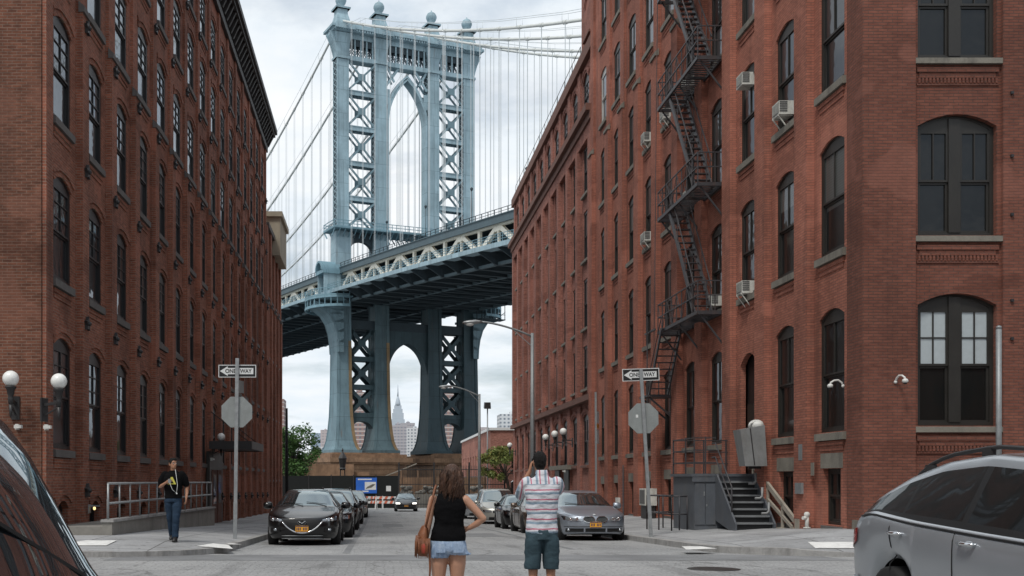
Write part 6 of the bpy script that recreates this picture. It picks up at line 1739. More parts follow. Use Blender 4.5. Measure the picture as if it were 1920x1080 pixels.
# ------------------------------------------------------------------ cars (local: nose at y=0 facing -y, x across)
class Car:
    def __init__(s, **k):
        s.k = k; s.L, s.W, s.H = k['L'], k['W'], k['H']
        s.D, s.p, s.Dr, s.pr = k.get('D', .6), k.get('p', 2.5), k.get('Dr', .5), k.get('pr', 3.0)
        s.zc = k.get('zc', .19); s.wy = k['wy']; s.R = k['R']; s.wr = k['wr']
    def plan(s, y):
        a = 1.0
        if y < s.D: a = max(0.0, 1 - (1 - max(y, 0) / s.D) ** s.p) ** (1 / s.p)
        e = s.L - y
        if e < s.Dr: a *= max(0.0, 1 - (1 - max(e, 0) / s.Dr) ** s.pr) ** (1 / s.pr)
        return a * (1 - .06 * clamp((y - s.L * .55) / (s.L * .45)) ** 2 - .04 * clamp((s.L * .35 - y) / (s.L * .35)) ** 2)
    def sm(s, tab, y, r=.09):
        return sum(interp(tab, y + d * r) for d in (-1, -.6, -.3, 0, .3, .6, 1)) / 7
    def T(s, y): return s.sm(s.k['top'], y)
    def S(s, y): return min(s.sm(s.k['belt'], y), s.T(y) - .015)
    def zl(s, y):
        z = s.zc + .10 * clamp(1 - y / .35) * .4 + .12 * clamp(1 - (s.L - y) / .5)
        for w in s.wy:
            d = abs(y - w); Ra = s.R + .055
            if d < Ra: z = max(z, s.R + math.sqrt(Ra * Ra - d * d))
        return z
    def yoff(s, z): return .11 * abs((z - .5) / .34) ** 2.2
    def cabin(s, y): return clamp((s.T(y) - s.S(y)) / (s.H - s.S(y)))
    def keys(s, y):
        w = s.W / 2 * s.plan(y); S, T, zl = s.S(y), s.T(y), s.zl(y); h = S - zl
        c = s.cabin(y); wb = .925 * w; wt = lerp(wb * .985, min(s.wr, wb), clamp(c * 1.05))
        ct = clamp(c * 4)
        P = [(0, zl), (.6 * w, zl), (.90 * w, zl + .012 * 1), (.965 * w, zl + min(.09, h * .2)), (.99 * w, zl + .38 * h), (w, zl + .66 * h), (.985 * w, zl + .90 * h), (.95 * w, S)]
        z7 = max(S + .006, T - lerp(.012, .055, ct)); z6 = lerp(lerp(S, z7, .25), S + .02, ct)
        P += [(lerp(.925 * w, wb, ct), z6), (wt, z7), (wt * .93, lerp(z7, T, lerp(.4, .62, ct))), (wt * .55, lerp(z7, T, .9)), (0, T)]
        return P
    SUB = [2, 2, 1, 3, 3, 3, 2, 2, 6, 2, 3, 4]
    def ring(s, y):
        P = s.keys(y); out = []; n = len(P)
        for i in range(n - 1):
            p0, p1, p2, p3 = P[max(i - 1, 0)], P[i], P[i + 1], P[min(i + 2, n - 1)]
            soft = .5 if i not in (7, 8, 9) else .25
            for j in range(s.SUB[i]):
                t = j / s.SUB[i]; q = []
                for a in (0, 1):
                    m1, m2 = (p2[a] - p0[a]) * soft, (p3[a] - p1[a]) * soft
                    h = p2[a] - p1[a]
                    if h == 0 and a == 1: m1 = m2 = 0
                    q.append((2 * t ** 3 - 3 * t * t + 1) * p1[a] + (t ** 3 - 2 * t * t + t) * m1 + (-2 * t ** 3 + 3 * t * t) * p2[a] + (t ** 3 - t * t) * m2)
                out.append(tuple(q))
        out.append(P[-1])
        return out
    def stations(s):
        L = s.L; ys = [s.D * (i / 11) ** 2.2 for i in range(12)] + [L - s.Dr * (i / 9) ** 2.0 for i in range(10)]
        n = int((L - s.D - s.Dr) / .09)
        ys += [lerp(s.D, L - s.Dr, i / n) for i in range(1, n)]
        for w in s.wy:
            Ra = s.R + .055
            ys += [w + Ra * q for q in (-1.005, -.999, -.97, -.9, -.78, -.6, -.4, -.2, 0, .2, .4, .6, .78, .9, .97, .999, 1.005)]
        ys += [q for win in s.k['wins'] for q in win[:2]] + [s.k['ws'][0], s.k['ws'][1], s.k['rg'][0], s.k['rg'][1]]
        ys = sorted(ys); out = []
        for y in ys:
            if not out or y - out[-1] > .004: out.append(y)
        return out
    def surf_front(s, x, z):
        w = s.W / 2 * .96; u = clamp(abs(x) / w, 0, .999)
        y = s.D * (1 - (1 - u ** s.p) ** (1 / s.p))
        return y + s.yoff(z) * (1 - min(1, y / s.D)) ** 2
    def surf_rear(s, x, z):
        w = s.W / 2 * .94 * .96; u = clamp(abs(x) / w, 0, .999)
        return s.L - s.Dr * (1 - (1 - u ** s.pr) ** (1 / s.pr))
    def side(s, y, z):
        r = s.ring(y)
        for (x0, z0), (x1, z1) in zip(r[3:], r[4:]):
            if z0 <= z <= z1 and z1 > z0: return lerp(x0, x1, (z - z0) / (z1 - z0))
        return r[10][0]
    def fpatch(s, x0, x1, zb, zt, e=.012, nu=10, nv=4, rear=False):
        """patch on the front between two height curves"""
        m = MB(); f = s.surf_rear if rear else s.surf_front; sg = 1 if rear else -1
        P = []
        for i in range(nu + 1):
            x = lerp(x0, x1, i / nu); a = zb(x) if callable(zb) else zb; b = zt(x) if callable(zt) else zt
            P.append([(x, f(x, lerp(a, b, j / nv)) + sg * e, lerp(a, b, j / nv)) for j in range(nv + 1)])
        for i in range(nu):
            for j in range(nv): m.quad(P[i][j], P[i + 1][j], P[i + 1][j + 1], P[i][j + 1], True)
        # rim back to the body
        edge = [P[i][0] for i in range(nu + 1)] + [P[nu][j] for j in range(1, nv + 1)] + [P[i][nv] for i in range(nu - 1, -1, -1)] + [P[0][j] for j in range(nv - 1, 0, -1)]
        for a, b in zip(edge, edge[1:] + edge[:1]): m.quad(a, b, (b[0], b[1] - sg * (e + .03), b[2]), (a[0], a[1] - sg * (e + .03), a[2]))
        return m
    def build(s, name, label, cat, loc, rz, paintm, glass=True, group=None, plate=True, rails=False, lit=False, rim='rim', front=None, glassm='car_glass'):
        t = thing(name, label, cat, loc, rz, group); s.t = t
        ys = s.stations(); rings = [s.ring(y) for y in ys]; n = len(rings[0])
        # ring index of key points
        ki = [0]
        for q in s.SUB: ki.append(ki[-1] + q)
        k8, k9 = ki[8], ki[9]
        w0, w1 = s.k['ws']; r0, r1 = s.k['rg']
        def v(i, j, sx):
            y = ys[i]; x, z = rings[i][j]
            if y < s.D: y = y + s.yoff(z) * (1 - y / s.D) ** 2
            e = s.L - y
            if j > k9 and w0 - .5 < ys[i] < w1 + .9: y -= s.k.get('bow', .16) * (1 - (x / max(.01, rings[i][k9][0])) ** 2) * clamp((ys[i] - w0 + .5) / .5) * clamp((w1 + .9 - ys[i]) / .9)
            if ys[i] > s.L - s.Dr: y -= .05 * abs((z - .55) / .4) ** 2 * (1 - e / s.Dr) ** 2
            return (sx * x, y, z)
        body = MB(); ws = MB(); rg = MB(); wins = {(q, sx): MB() for q in range(len(s.k['wins'])) for sx in (1, -1)}; tr = MB(); trs = {1: MB(), -1: MB()}; under = MB()
        for i in range(len(ys) - 1):
            ym = (ys[i] + ys[i + 1]) / 2; cb = s.cabin(ym)
            for j in range(n - 1):
                dest = body
                if j < ki[2]: dest = under
                elif j >= ki[10] - 1 and w0 < ym < w1: dest = ws
                elif j >= ki[10] - 1 and r0 < ym < r1: dest = rg
                elif k8 + 1 <= j < k9 - 1 and cb > .16:
                    for q, win in enumerate(s.k['wins']):
                        if win[0] < ym < win[1]: dest = q
                    if dest is body and s.k['wins'][0][0] - .02 < ym < s.k['wins'][-1][1] + .02: dest = tr
                elif k8 <= j < k8 + 1 and cb > .1 and s.k['wins'][0][0] - .1 < ym < s.k['wins'][-1][1] + .04: dest = tr
                wq = dest if isinstance(dest, int) else None; istr = dest is tr
                for sx in (1, -1):
                    if istr: dest = trs[sx]
                    if wq is not None: dest = wins[(wq, sx)]
                    q = [v(i, j, sx), v(i, j + 1, sx), v(i + 1, j + 1, sx), v(i + 1, j, sx)]
                    if sx < 0: q = q[::-1]
                    dest.add(q, [(0, 1, 2, 3)], True)
        def weld(mb, nm, mat, par):
            me = mb.mesh(nm); bm = bmesh.new(); bm.from_mesh(me); bmesh.ops.remove_doubles(bm, verts=bm.verts, dist=.0006); bmesh.ops.recalc_face_normals(bm, faces=bm.faces); bm.to_mesh(me); bm.free()
            return mesh_obj(nm, me, M[mat], par)
        b = weld(body, 'body', paintm, t); s.body = b
        weld(under, 'underbody', 'trim', t)
        weld(ws, 'windscreen', glassm, t); weld(rg, 'rear_window', 'car_glass_side', t)
        for q in wins.values():
            if q.f: weld(q, 'side_window', 'car_glass_side', t)
        for q in trs.values():
            if q.f: weld(q, 'window_trim', 'trim', t)
        # dark cabin floor so the arches are not see-through
        for w in s.wy:
            for sx in (-1, 1):
                xo = s.W / 2 * s.plan(w) * .985; wd = .21
                m = MB(); R = s.R
                m.lathe([(R * .62, -.02), (R * .9, -.02), (R * .985, .0), (R, .04), (R, wd - .05), (R * .97, wd), (R * .6, wd)], n=28, axis='x')
                m.v = [(sx * (xo - p[0]), p[1], p[2]) for p in m.v]
                ty = m.build('tyre', M['tyre'], None); 
                r = MB(); r.lathe([(R * .66, .0), (R * .64, .02), (R * .6, .05), (R * .55, .09), (.03, .08), (.0001, .08)], n=28, axis='x')
                for a in range(s.k.get('spokes', 5)):
                    an = 2 * PI * a / s.k.get('spokes', 5); c, d = math.cos(an), math.sin(an); c2, d2 = -d, c
                    for ex in (.14, -.14) if s.k.get('twin') else (0,):
                        r.hexa([(.035, R * (.1 * c - .13 * c2), R * (.1 * d - .13 * d2)), (.035, R * (.1 * c + .13 * c2), R * (.1 * d + .13 * d2)), (.008, R * (.62 * c + (.07 + ex) * c2), R * (.62 * d + (.07 + ex) * d2)), (.008, R * (.62 * c - (.07 - ex) * c2), R * (.62 * d - (.07 - ex) * d2)),
                                (.085, R * (.1 * c - .13 * c2), R * (.1 * d - .13 * d2)), (.085, R * (.1 * c + .13 * c2), R * (.1 * d + .13 * d2)), (.07, R * (.62 * c + (.07 + ex) * c2), R * (.62 * d + (.07 + ex) * d2)), (.07, R * (.62 * c - (.07 - ex) * c2), R * (.62 * d - (.07 - ex) * d2))])
                r.lathe([(.001, .02), (R * .13, .022), (R * .15, .05), (R * .15, .08)], n=14, axis='x')
                r.v = [(sx * (xo - p[0]), p[1], p[2]) for p in r.v]
                wh = r.build('wheel', M[rim], t); wh.location = (0, w, R); ty.parent = wh; KIDS.setdefault(wh, []).append(ty)
                dk = MB(); dk.lathe([(R * .63, .06), (.001, .062)], n=20, axis='x'); dk.v = [(sx * (xo - .04 - p[0]), p[1], p[2]) for p in dk.v]; dk.build('brake_disc', M['trim'], wh)
        inn = MB(); inn.box(-s.W * .36, s.W * .36, .5, s.L - .4, s.zc + .04, .62); inn.build('chassis', M['trim'], t)
        # mirrors
        ym = s.k['ws'][0] + s.k.get('mir', .52)
        for sx in (-1, 1):
            xb = s.side(ym, s.S(ym) - .02); z = s.S(ym) + .07
            m = MB(); rr = []
            for u, sy, sz in ((0, .03, .05), (.03, .07, .085), (.12, .085, .095), (.2, .07, .085), (.235, .03, .05)):
                rr.append([(sx * (xb + .03 + u), ym + sy * math.cos(2 * PI * k / 12) * (1 if math.cos(2 * PI * k / 12) < 0 else .45), z + sz * math.sin(2 * PI * k / 12)) for k in range(12)])
            m.loft(rr, True); m.bar((sx * (xb - .06), ym, z - .06), (sx * (xb + .08), ym, z - .03), .05, .03); mi = m.build('mirror', M[s.k.get('mirm', paintm)], t)
            g = MB(); g.box(sx * (xb + .06), sx * (xb + .225), ym + .04, ym + .043, z - .06, z + .06); g.build('mirror_glass', M['car_glass'], mi)
        # wipers
        yc = s.k['ws'][0]
        bw = s.k.get('bow', .16)
        for x0 in (-.05, .55): m = MB(); m.bar((x0, yc + .03 - bw * (1 - (x0 / .72) ** 2) - .01, s.T(yc + .03) + .02), (x0 - .52, yc + .16 - bw * (1 - ((x0 - .52) / .72) ** 2) - .01, s.T(yc + .16) + .018), .018, .012); m.build('wiper', M['trim'], t)
        # doors: shut lines and handles
        for yy in s.k['doors']:
            for sx in (-1, 1):
                sl = MB()
                z0, z1 = s.zc + .12, s.S(yy) - .005
                pts = [(sx * (s.side(yy, lerp(z0, z1, q / 10)) + .0015), yy + s.k.get('dcurve', 0) * (q / 10 - .5) ** 2, lerp(z0, z1, q / 10)) for q in range(11)]
                sl.path(pts, .006, 5); sl.build('shut_line', M['trim'], t)
        for yy, zz in s.k['handles']:
            for sx in (-1, 1):
                m = MB(); x = s.side(yy, zz)
                m.path([(sx * (x - .005), yy - .1, zz + .004), (sx * (x + .03), yy - .085, zz + .004), (sx * (x + .042), yy, zz + .008), (sx * (x + .03), yy + .085, zz + .004), (sx * (x - .005), yy + .1, zz + .004)], [.014, .016, .017, .016, .014], 8)
                h = m.build('door_handle', M[s.k.get('hm', paintm)], t)
                c = MB(); c.ball((sx * (x - .012), yy - .0, zz - .006), (.02, .075, .036), 12, 8); c.build('handle_cup', M['trim'] if not s.k.get('cup') else M[s.k['cup']], h)
        if rails:
            for sx in (-1, 1):
                m = MB(); ya, yb = rails; pts = []
                for q in range(13):
                    y = lerp(ya, yb, q / 12); r = s.ring(y); x, z = r[ki[9]]
                    x -= .055; lift = .06 * clamp(min(q, 12 - q) / 1.2); pts.append((sx * x, y, s.T(y) * .25 + z * .75 + .02 + lift))
                m.path(pts, .018, 8)
                for q in (1, 6, 11): m.bar(pts[q], (pts[q][0], pts[q][1], pts[q][2] - .09), .04, .12)
                m.build('roof_rail', M['iron'], t)
        if front: front(s, t, plate, lit)
        return t
    def plates(s, t, z, dy=.0):
        m = MB(); y = s.surf_front(0, z) - .03 - dy; m.box(-.155, .155, y - .006, y + .03, z - .078, z + .078); pl = m.build('number_plate', M['plate'], t)
        o = MB(); o.box(-.15, .15, y - .0085, y - .0065, z + .052, z + .072); o.box(-.15, .15, y - .0085, y - .0065, z - .074, z - .058)
        for i in range(7):
            if i == 3: continue
            x = -.12 + i * .04; o.box(x - .012, x + .012, y - .0085, y - .0065, z - .035, z + .035); 
        o.build('characters', M['plate_ink'], pl)

def f_hatch(s, t, plate, lit):
    w = s.W / 2
    # wing-shaped chrome line under a black five-sided grille
    g = s.fpatch(-.47, .47, lambda x: .36 + .22 * (abs(x) / .47) ** 2.2, .66, .014, 16); g.build('grille', M['trim'], t)
    m = MB(); pts = [(x, s.surf_front(x, .36 + .235 * (abs(x) / .5) ** 2.2) - .028, .345 + .285 * (abs(x) / .5) ** 2.2) for x in [-.5 + i / 20 for i in range(21)]]
    m.path(pts, .018, 8); m.build('grille_trim', M['chrome'], t)
    m = MB(); m.box(-.6, .6, s.surf_front(0, .5) - .018, s.surf_front(0, .5) - .013, .52, .525)
    e = MB(); y = s.surf_front(0, .60) - .035
    for k in range(24):
        a, b = 2 * PI * k / 24, 2 * PI * (k + 1) / 24; e.bar((.095 * math.cos(a), y, .60 + .075 * math.sin(a)), (.095 * math.cos(b), y, .60 + .075 * math.sin(b)), .012, .016, (0, 1, 0))
    e.path([(-.085, y - .004, .63), (-.05, y - .004, .615), (0, y - .004, .575), (.05, y - .004, .615), (.085, y - .004, .63)], .009, 6); e.build('emblem', M['chrome'], t)
    s.plates(t, .44, .0)
    for sx in (-1, 1):
        a, b = (.5, .83)
        m = s.fpatch(sx * a, sx * b, lambda x: .615 + .035 * (abs(x) - a) / (b - a), lambda x: .675 + .085 * (abs(x) - a) / (b - a), .02, 10); h = m.build('headlight', M['lamp_glass'], t)
        for q, r in ((.60, .034), (.72, .045)):
            c = MB(); y = s.surf_front(sx * q, .67) - .028; c.ball((sx * q, y, .668), (r, .012, r * .9), 12, 8); c.build('lamp_bowl', M['chrome'], h)
        m = s.fpatch(sx * .55, sx * .80, .36, .47, .012, 8); m.build('fog_recess', M['trim'], t)
        m = MB(); y = s.surf_front(sx * .66, .42) - .02; m.ball((sx * .66, y, .42), (.05, .02, .035), 12, 8); m.build('fog_lamp', M['lamp_glass'], t)
    m = s.fpatch(-.52, .52, .19, .29, .012, 12); m.build('lower_intake', M['trim'], t)
    m = MB()
    for z in (.21, .275): m.path([(x, s.surf_front(x, z) - .024, z) for x in [-.5 + i / 10 for i in range(11)]], .010, 6)
    m.build('intake_trim', M['galv_dull'], t)

def f_saloon(s, t, plate, lit):
    for sx in (-1, 1):     # paired rounded kidney grilles
        c = sx * .175; o = MB(); i_ = MB(); n = 20
        O = [(c + .15 * math.copysign(abs(math.cos(a)) ** .75, math.cos(a)) + sx * .02 * math.sin(a), .625 + .085 * math.copysign(abs(math.sin(a)) ** .75, math.sin(a))) for a in [2 * PI * k / n for k in range(n)]]
        for a, b in zip(O, O[1:] + O[:1]): o.bar((a[0], s.surf_front(a[0], .62) - .022, a[1]), (b[0], s.surf_front(b[0], .62) - .022, b[1]), .018, .03, (0, 1, 0))
        g = o.build('kidney_grille', M['chrome'], t)
        i_.poly([(x, s.surf_front(x, .62) - .012, z) for x, z in O]); i_.build('grille_black', M['trim'], g)
        b = MB()
        for k in range(9): x = c - .12 + .03 * k; b.box(x - .004, x + .004, s.surf_front(x, .62) - .02, s.surf_front(x, .62) - .014, .56, .69)
        b.build('grille_bars', M['galv_dull'], g)
        a, e = .36, .87
        m = s.fpatch(sx * a, sx * e, lambda x: .575 + .05 * (abs(x) - a) / (e - a) - .02 * math.sin(PI * (abs(x) - a) / (e - a)), lambda x: .625 + .095 * ((abs(x) - a) / (e - a)) ** .7, .016, 12); h = m.build('headlight', M['lamp_glass'], t)
        for q, r in ((.5, .05), (.66, .05)):
            c2 = MB(); y = s.surf_front(sx * q, .64) - .024; c2.lathe([(r, -.012), (r * .8, -.016), (r * .6, -.004), (.001, -.002)], (sx * q, y, .632), 14, 'y'); c2.build('lamp_bowl', M['chrome'], h)
        m = MB(); m.ball((sx * .71, s.surf_front(sx * .71, .33) - .02, .335), (.045, .02, .04), 12, 8); m.build('fog_lamp', M['lamp_glass'], t)
    s.plates(t, .475)
    m = s.fpatch(-.78, .78, .28, .375, .012, 18); it = m.build('lower_intake', M['trim'], t)
    m = MB()
    for x in (-.3, .3): m.box(x - .02, x + .02, s.surf_front(x, .33) - .03, s.surf_front(x, .33), .275, .385)
    m.build('intake_post', M['p_grey'], it)
    m = MB(); y0 = s.D * .1; e = MB()
    e.lathe([(.001, .012), (.03, .010), (.04, .004), (.042, -.02)], (0, .17, s.T(.17) + .004), 16); e.build('roundel', M['sign_white'], t)
    q = MB(); zq = s.T(.17) + .018
    q.poly([(0, .17, zq)] + [(.028 * math.cos(PI / 2 * k / 5), .17 + .028 * math.sin(PI / 2 * k / 5), zq - .001) for k in range(6)]); q.poly([(0, .17, zq)] + [(-.028 * math.cos(PI / 2 * k / 5), .17 - .028 * math.sin(PI / 2 * k / 5), zq - .001) for k in range(6)])
    q.build('roundel_quarters', M['blue_banner'], t)
    m = MB(); m.path([(x, s.surf_front(x, .43) - .016, .43) for x in [-.82 + 1.64 * i / 16 for i in range(17)]], .007, 5); m.build('bumper_line', M['trim'], t)
    w = MB(); x = .42; yy = s.k['ws'][0] + .12; w.box(x, x + .1, yy, yy + .06, s.T(yy) + .01, s.T(yy) + .014); w.build('windscreen_sticker', M['sign_white'], t)

def f_plain(s, t, plate, lit):
    m = s.fpatch(-.42, .42, .56, .68, .012, 10); g = m.build('grille', M['trim'], t)
    m = MB(); 
    for z in (.6, .64): m.path([(x, s.surf_front(x, z) - .018, z) for x in [-.4 + .1 * i for i in range(9)]], .008, 5)
    m.build('grille_bars', M['chrome'], g)
    m = s.fpatch(-.6, .6, .24, .36, .012, 12); m.build('lower_intake', M['trim'], t)
    for sx in (-1, 1):
        m = s.fpatch(sx * .48, sx * s.W * .455, .60, lambda x: .70 + .05 * (abs(x) - .48), .016, 10); m.build('headlight', M['lamp_lit' if lit else 'lamp_glass'], t)
    if plate: s.plates(t, .46)

HATCH = dict(L=4.46, W=1.80, H=1.455, wy=(.93, 3.63), R=.325, wr=.55, D=.72, p=2.6,
    top=[(0, .70), (.25, .79), (.7, .90), (1.22, 1.0), (1.9, 1.34), (2.25, 1.43), (2.7, 1.455), (3.4, 1.41), (3.85, 1.33), (4.25, 1.02), (4.46, .78)],
    belt=[(0, .64), (.4, .76), (1.2, .93), (2.4, .965), (4.0, 1.02), (4.46, .80)], ws=(1.24, 2.12), rg=(3.87, 4.22),
    wins=[(1.75, 2.5), (2.6, 3.3), (3.38, 3.8)], doors=(1.45, 2.55, 3.42), handles=((2.4, .86), (3.3, .89)), mirm='p_black')
SALOON = dict(L=4.84, W=1.846, H=1.468, wy=(.86, 3.75), R=.335, wr=.56, D=.62, p=2.5, spokes=7, twin=0,
    top=[(0, .70), (.2, .77), (.7, .88), (1.45, .99), (2.2, 1.33), (2.5, 1.42), (3.0, 1.468), (3.45, 1.42), (3.75, 1.32), (4.2, 1.07), (4.7, 1.04), (4.84, .8)],
    belt=[(0, .64), (.4, .76), (1.4, .92), (2.6, .95), (4.2, .98), (4.84, .82)], ws=(1.47, 2.36), rg=(3.6, 4.17),
    wins=[(1.95, 2.75), (2.83, 3.55), (3.6, 3.85)], doors=(1.6, 2.79, 3.62), handles=((2.62, .86), (3.45, .88)))
SUV = dict(L=4.74, W=1.86, H=1.68, wy=(.95, 3.68), R=.36, wr=.60, D=.6, p=2.6, Dr=.62, pr=2.5, zc=.24,
    top=[(0, .78), (.25, .90), (.8, 1.0), (1.25, 1.06), (1.95, 1.50), (2.3, 1.63), (2.9, 1.68), (3.6, 1.645), (4.12, 1.545), (4.42, 1.28), (4.58, 1.08), (4.74, .86)],
    belt=[(0, .72), (.4, .86), (1.2, 1.0), (2.3, 1.045), (3.3, 1.095), (4.1, 1.16), (4.45, 1.10), (4.74, .9)], ws=(1.27, 2.15), rg=(4.14, 4.50),
    wins=[(1.75, 2.56), (2.68, 3.52), (3.57, 4.28)], doors=(1.5, 2.62, 3.60), dcurve=.12, handles=((2.45, .975), (3.53, 1.0)), hm='chrome', cup='p_silver')
VAN = dict(L=4.9, W=1.93, H=1.75, wy=(.95, 3.95), R=.335, wr=.66, D=.65, p=2.6, Dr=.35, pr=3.2,
    top=[(0, .76), (.25, .86), (.7, .98), (1.05, 1.08), (1.95, 1.62), (2.3, 1.72), (3.0, 1.75), (4.4, 1.72), (4.65, 1.55), (4.85, 1.05), (4.9, .9)],
    belt=[(0, .7), (.4, .82), (1.1, .98), (2.4, 1.02), (4.6, 1.06), (4.9, .9)], ws=(1.07, 2.1), rg=(4.6, 4.82),
    wins=[(1.6, 2.45), (2.55, 3.5), (3.58, 4.4)], doors=(1.45, 2.5, 3.54), handles=((2.35, .92), (2.7, .93)))
def park(spec, label, x, y, pm, front=f_plain, name='parked_car', cat='car', group='cars parked along the street', rz=0.0, over=None, **k):
    z = road_z(y + 1.5); sp = dict(spec); sp.update(over or {})
    c = Car(**sp); t = c.build(name, label, cat, (x, y, z), rz, pm, front=front, group=group, **k)
    pitch = math.atan2(road_z(y + 4) - road_z(y + .8), 3.2); t.rotation_euler = (pitch, 0, rz)
    return t
park(HATCH, 'shiny black hatchback with a V-shaped chrome grille line and orange plate', -1.87, 26.0, 'p_black', f_hatch, rim='rim_dark')
park(SALOON, 'dark saloon with bright headlight tucked right behind the black hatchback', -1.73, 31.6, 'p_navy', over=dict(W=1.88))
park(SUV, 'dark wagon with roof rails, two cars behind the black hatchback', -1.72, 40.6, 'p_black', rails=(2.3, 4.1), rim='rim_dark', cat='car')
park(HATCH, 'small dark car between the roof-railed wagon and the last pale car', -1.68, 51.5, 'p_char', over=dict(mirm='p_char', H=1.5))
park(SUV, 'pale silver car nearest the barricades, last in the row behind the black hatchback', -1.6, 64, 'p_pale')
park(SALOON, 'metallic grey saloon with twin kidney grilles parked behind the man in stripes', 5.96, 29.3, 'p_grey', f_saloon)
park(SALOON, 'bronze brown saloon half hidden by the man in the striped shirt', 5.88, 36.2, 'p_bronze', over=dict(wy=(.86, 3.7)))
park(HATCH, 'black car between the bronze saloon and the pale minivan', 5.9, 42.3, 'p_black', over=dict(H=1.5))
park(VAN, 'pale champagne minivan parked behind the black car', 5.95, 51.6, 'p_pale', group='cars parked along the street')
park(SALOON, 'silver car with dark bumper beyond the minivan, seen past the woman\'s elbow', 5.8, 61, 'p_silver')
park(HATCH, 'dark grey car with lit headlights driving up the middle of the street', 2.15, 83, 'p_char', lit=True, name='moving_car', group=None, over=dict(mirm='p_char', H=1.5))
# silver SUV in the right foreground, nose towards and past the camera
def f_suv(s, t, plate, lit):
    f_plain(s, t, plate, lit)
    for sx in (-1, 1):
        m = MB(); rows = []
        for i in range(9):
            y = lerp(4.30, 4.64, i / 8); zt = lerp(1.02, .98, i / 8); zb = lerp(.90, .78, i / 8)
            rows.append([(sx * (s.side(y, lerp(zb, zt, j / 5)) + .010), y, lerp(zb, zt, j / 5)) for j in range(6)])
        for a, b in zip(rows, rows[1:]):
            for j in range(5): m.quad(a[j], b[j], b[j + 1], a[j + 1], True)
        m.build('tail_lamp', M['lamp_red'], t)
        m = MB(); rows = []
        for i in range(9):
            y = lerp(4.28, 4.60, i / 8); zt, zb = .60 - .03 * i / 8, .50
            rows.append([(sx * (s.side(y, lerp(zb, zt, j / 3)) + .008), y, lerp(zb, zt, j / 3)) for j in range(4)])
        for a, b in zip(rows, rows[1:]):
            for j in range(3): m.quad(a[j], b[j], b[j + 1], a[j + 1], True)
        m.build('reflector', M['lamp_glass'], t)
        m = MB(); pts = []
        for i in range(20):
            y = lerp(1.45, 4.28, i / 19); r = s.ring(y); z = s.S(y); x = s.side(y, z - .012); pts.append((sx * (x + .004), y, z - .004))
        m.path(pts, .009, 6); m.build('belt_trim', M['trim'], t)
    m = MB(); m.hexa([(-.54, 3.80, 1.475), (.54, 3.80, 1.475), (.50, 4.10, 1.44), (-.50, 4.10, 1.44), (-.54, 3.80, 1.515), (.54, 3.80, 1.515), (.50, 4.12, 1.465), (-.50, 4.12, 1.465)]); m.build('roof_spoiler', M['p_silver'], t)
    m = s.fpatch(-.5, .5, .45, .62, .012, 10, rear=True); m.build('rear_bumper_panel', M['trim'], t)
SV = dict(SUV); SV.update(mir=.22, top=[(0, .78), (.25, .90), (.7, 1.0), (1.08, 1.06), (1.75, 1.50), (2.1, 1.62), (2.7, 1.665), (3.3, 1.62), (3.8, 1.50), (4.3, 1.30), (4.54, 1.09), (4.74, .86)], rg=(4.0, 4.50), Dr=.5, pr=2.8, ws=(1.09, 1.95), wins=[(1.45, 2.60), (2.68, 3.56), (3.60, 4.42)], doors=(1.35, 2.64, 3.64))
c = Car(**SV)
c.build('silver_suv', 'silver SUV with black roof rails, cut off by the lower corner of the view', 'SUV', (5.24, 5.38, 0), 0, 'p_silver', front=f_suv, rails=(1.9, 3.75))
# dark SUV whose windscreen fills the lower left corner, nose to the right across the picture
LC = dict(SUV); LC.update(W=1.86, H=1.87, top=[(0, .80), (.25, .90), (.8, .97), (1.2, 1.0), (1.55, 1.66), (1.75, 1.80), (2.9, 1.87), (4.0, 1.82), (4.5, 1.2), (4.74, .86)], ws=(1.21, 1.68), wr=.72, mirm='p_slate', mir=.62, bow=.19, wins=[(1.5, 2.56), (2.68, 3.52), (3.57, 4.28)])
c = Car(**LC)
c.build('dark_van', 'dark van with a big reflecting windscreen, cut off opposite the silver SUV', 'van', (-.10, 2.95, 0), math.radians(74), 'p_slate', front=f_plain, glassm='van_glass')
# ------------------------------------------------------------------ people (standing at local origin, facing f*+y)
def hand(mb, wrist, d, palm_n, thumb_side, curl=.5, L=.18, r=.0085):
    """palm and five separate bent fingers; d points from wrist to knuckles, palm_n out of the palm"""
    d = V(d).normalized(); n = V(palm_n); n = (n - d * n.dot(d)).normalized(); s = d.cross(n).normalized() * thumb_side; wrist = V(wrist)
    pal = L * .5
    rings = []
    for u, w, t in ((0, .024, .019), (.3, .034, .018), (.7, .041, .015), (1.0, .038, .012)):
        c = wrist + d * pal * u
        rings.append([c + s * w * math.cos(2 * PI * k / 12) + n * t * math.sin(2 * PI * k / 12) for k in range(12)])
    mb.loft(rings, True)
    for off, ln, cu in ((.030, .40, 0), (.0105, .45, .05), (-.0105, .42, .1), (-.031, .33, .18)):
        b = wrist + d * pal * .93 + s * off; c = curl + cu; p = [b]; ang = 0; q = b
        for k, f in enumerate((.42, .33, .25)):
            ang += c * (.5, .9, .6)[k]; q = q + (d * math.cos(ang) + n * math.sin(ang)) * L * ln * f * 1.12 + s * off * .06; p.append(q)
        mb.limb(p, [r, r * .95, r * .88, r * .75], 8)
    b = wrist + d * pal * .25 + s * .028
    e1 = b + (d * .6 + s * .62 + n * .35).normalized() * L * .2; e2 = e1 + (d * .88 + s * .15 + n * .45).normalized() * L * .17
    mb.limb([b - s * .012, b, e1, e2], [.013, .0125, .0105, .0085], 8)

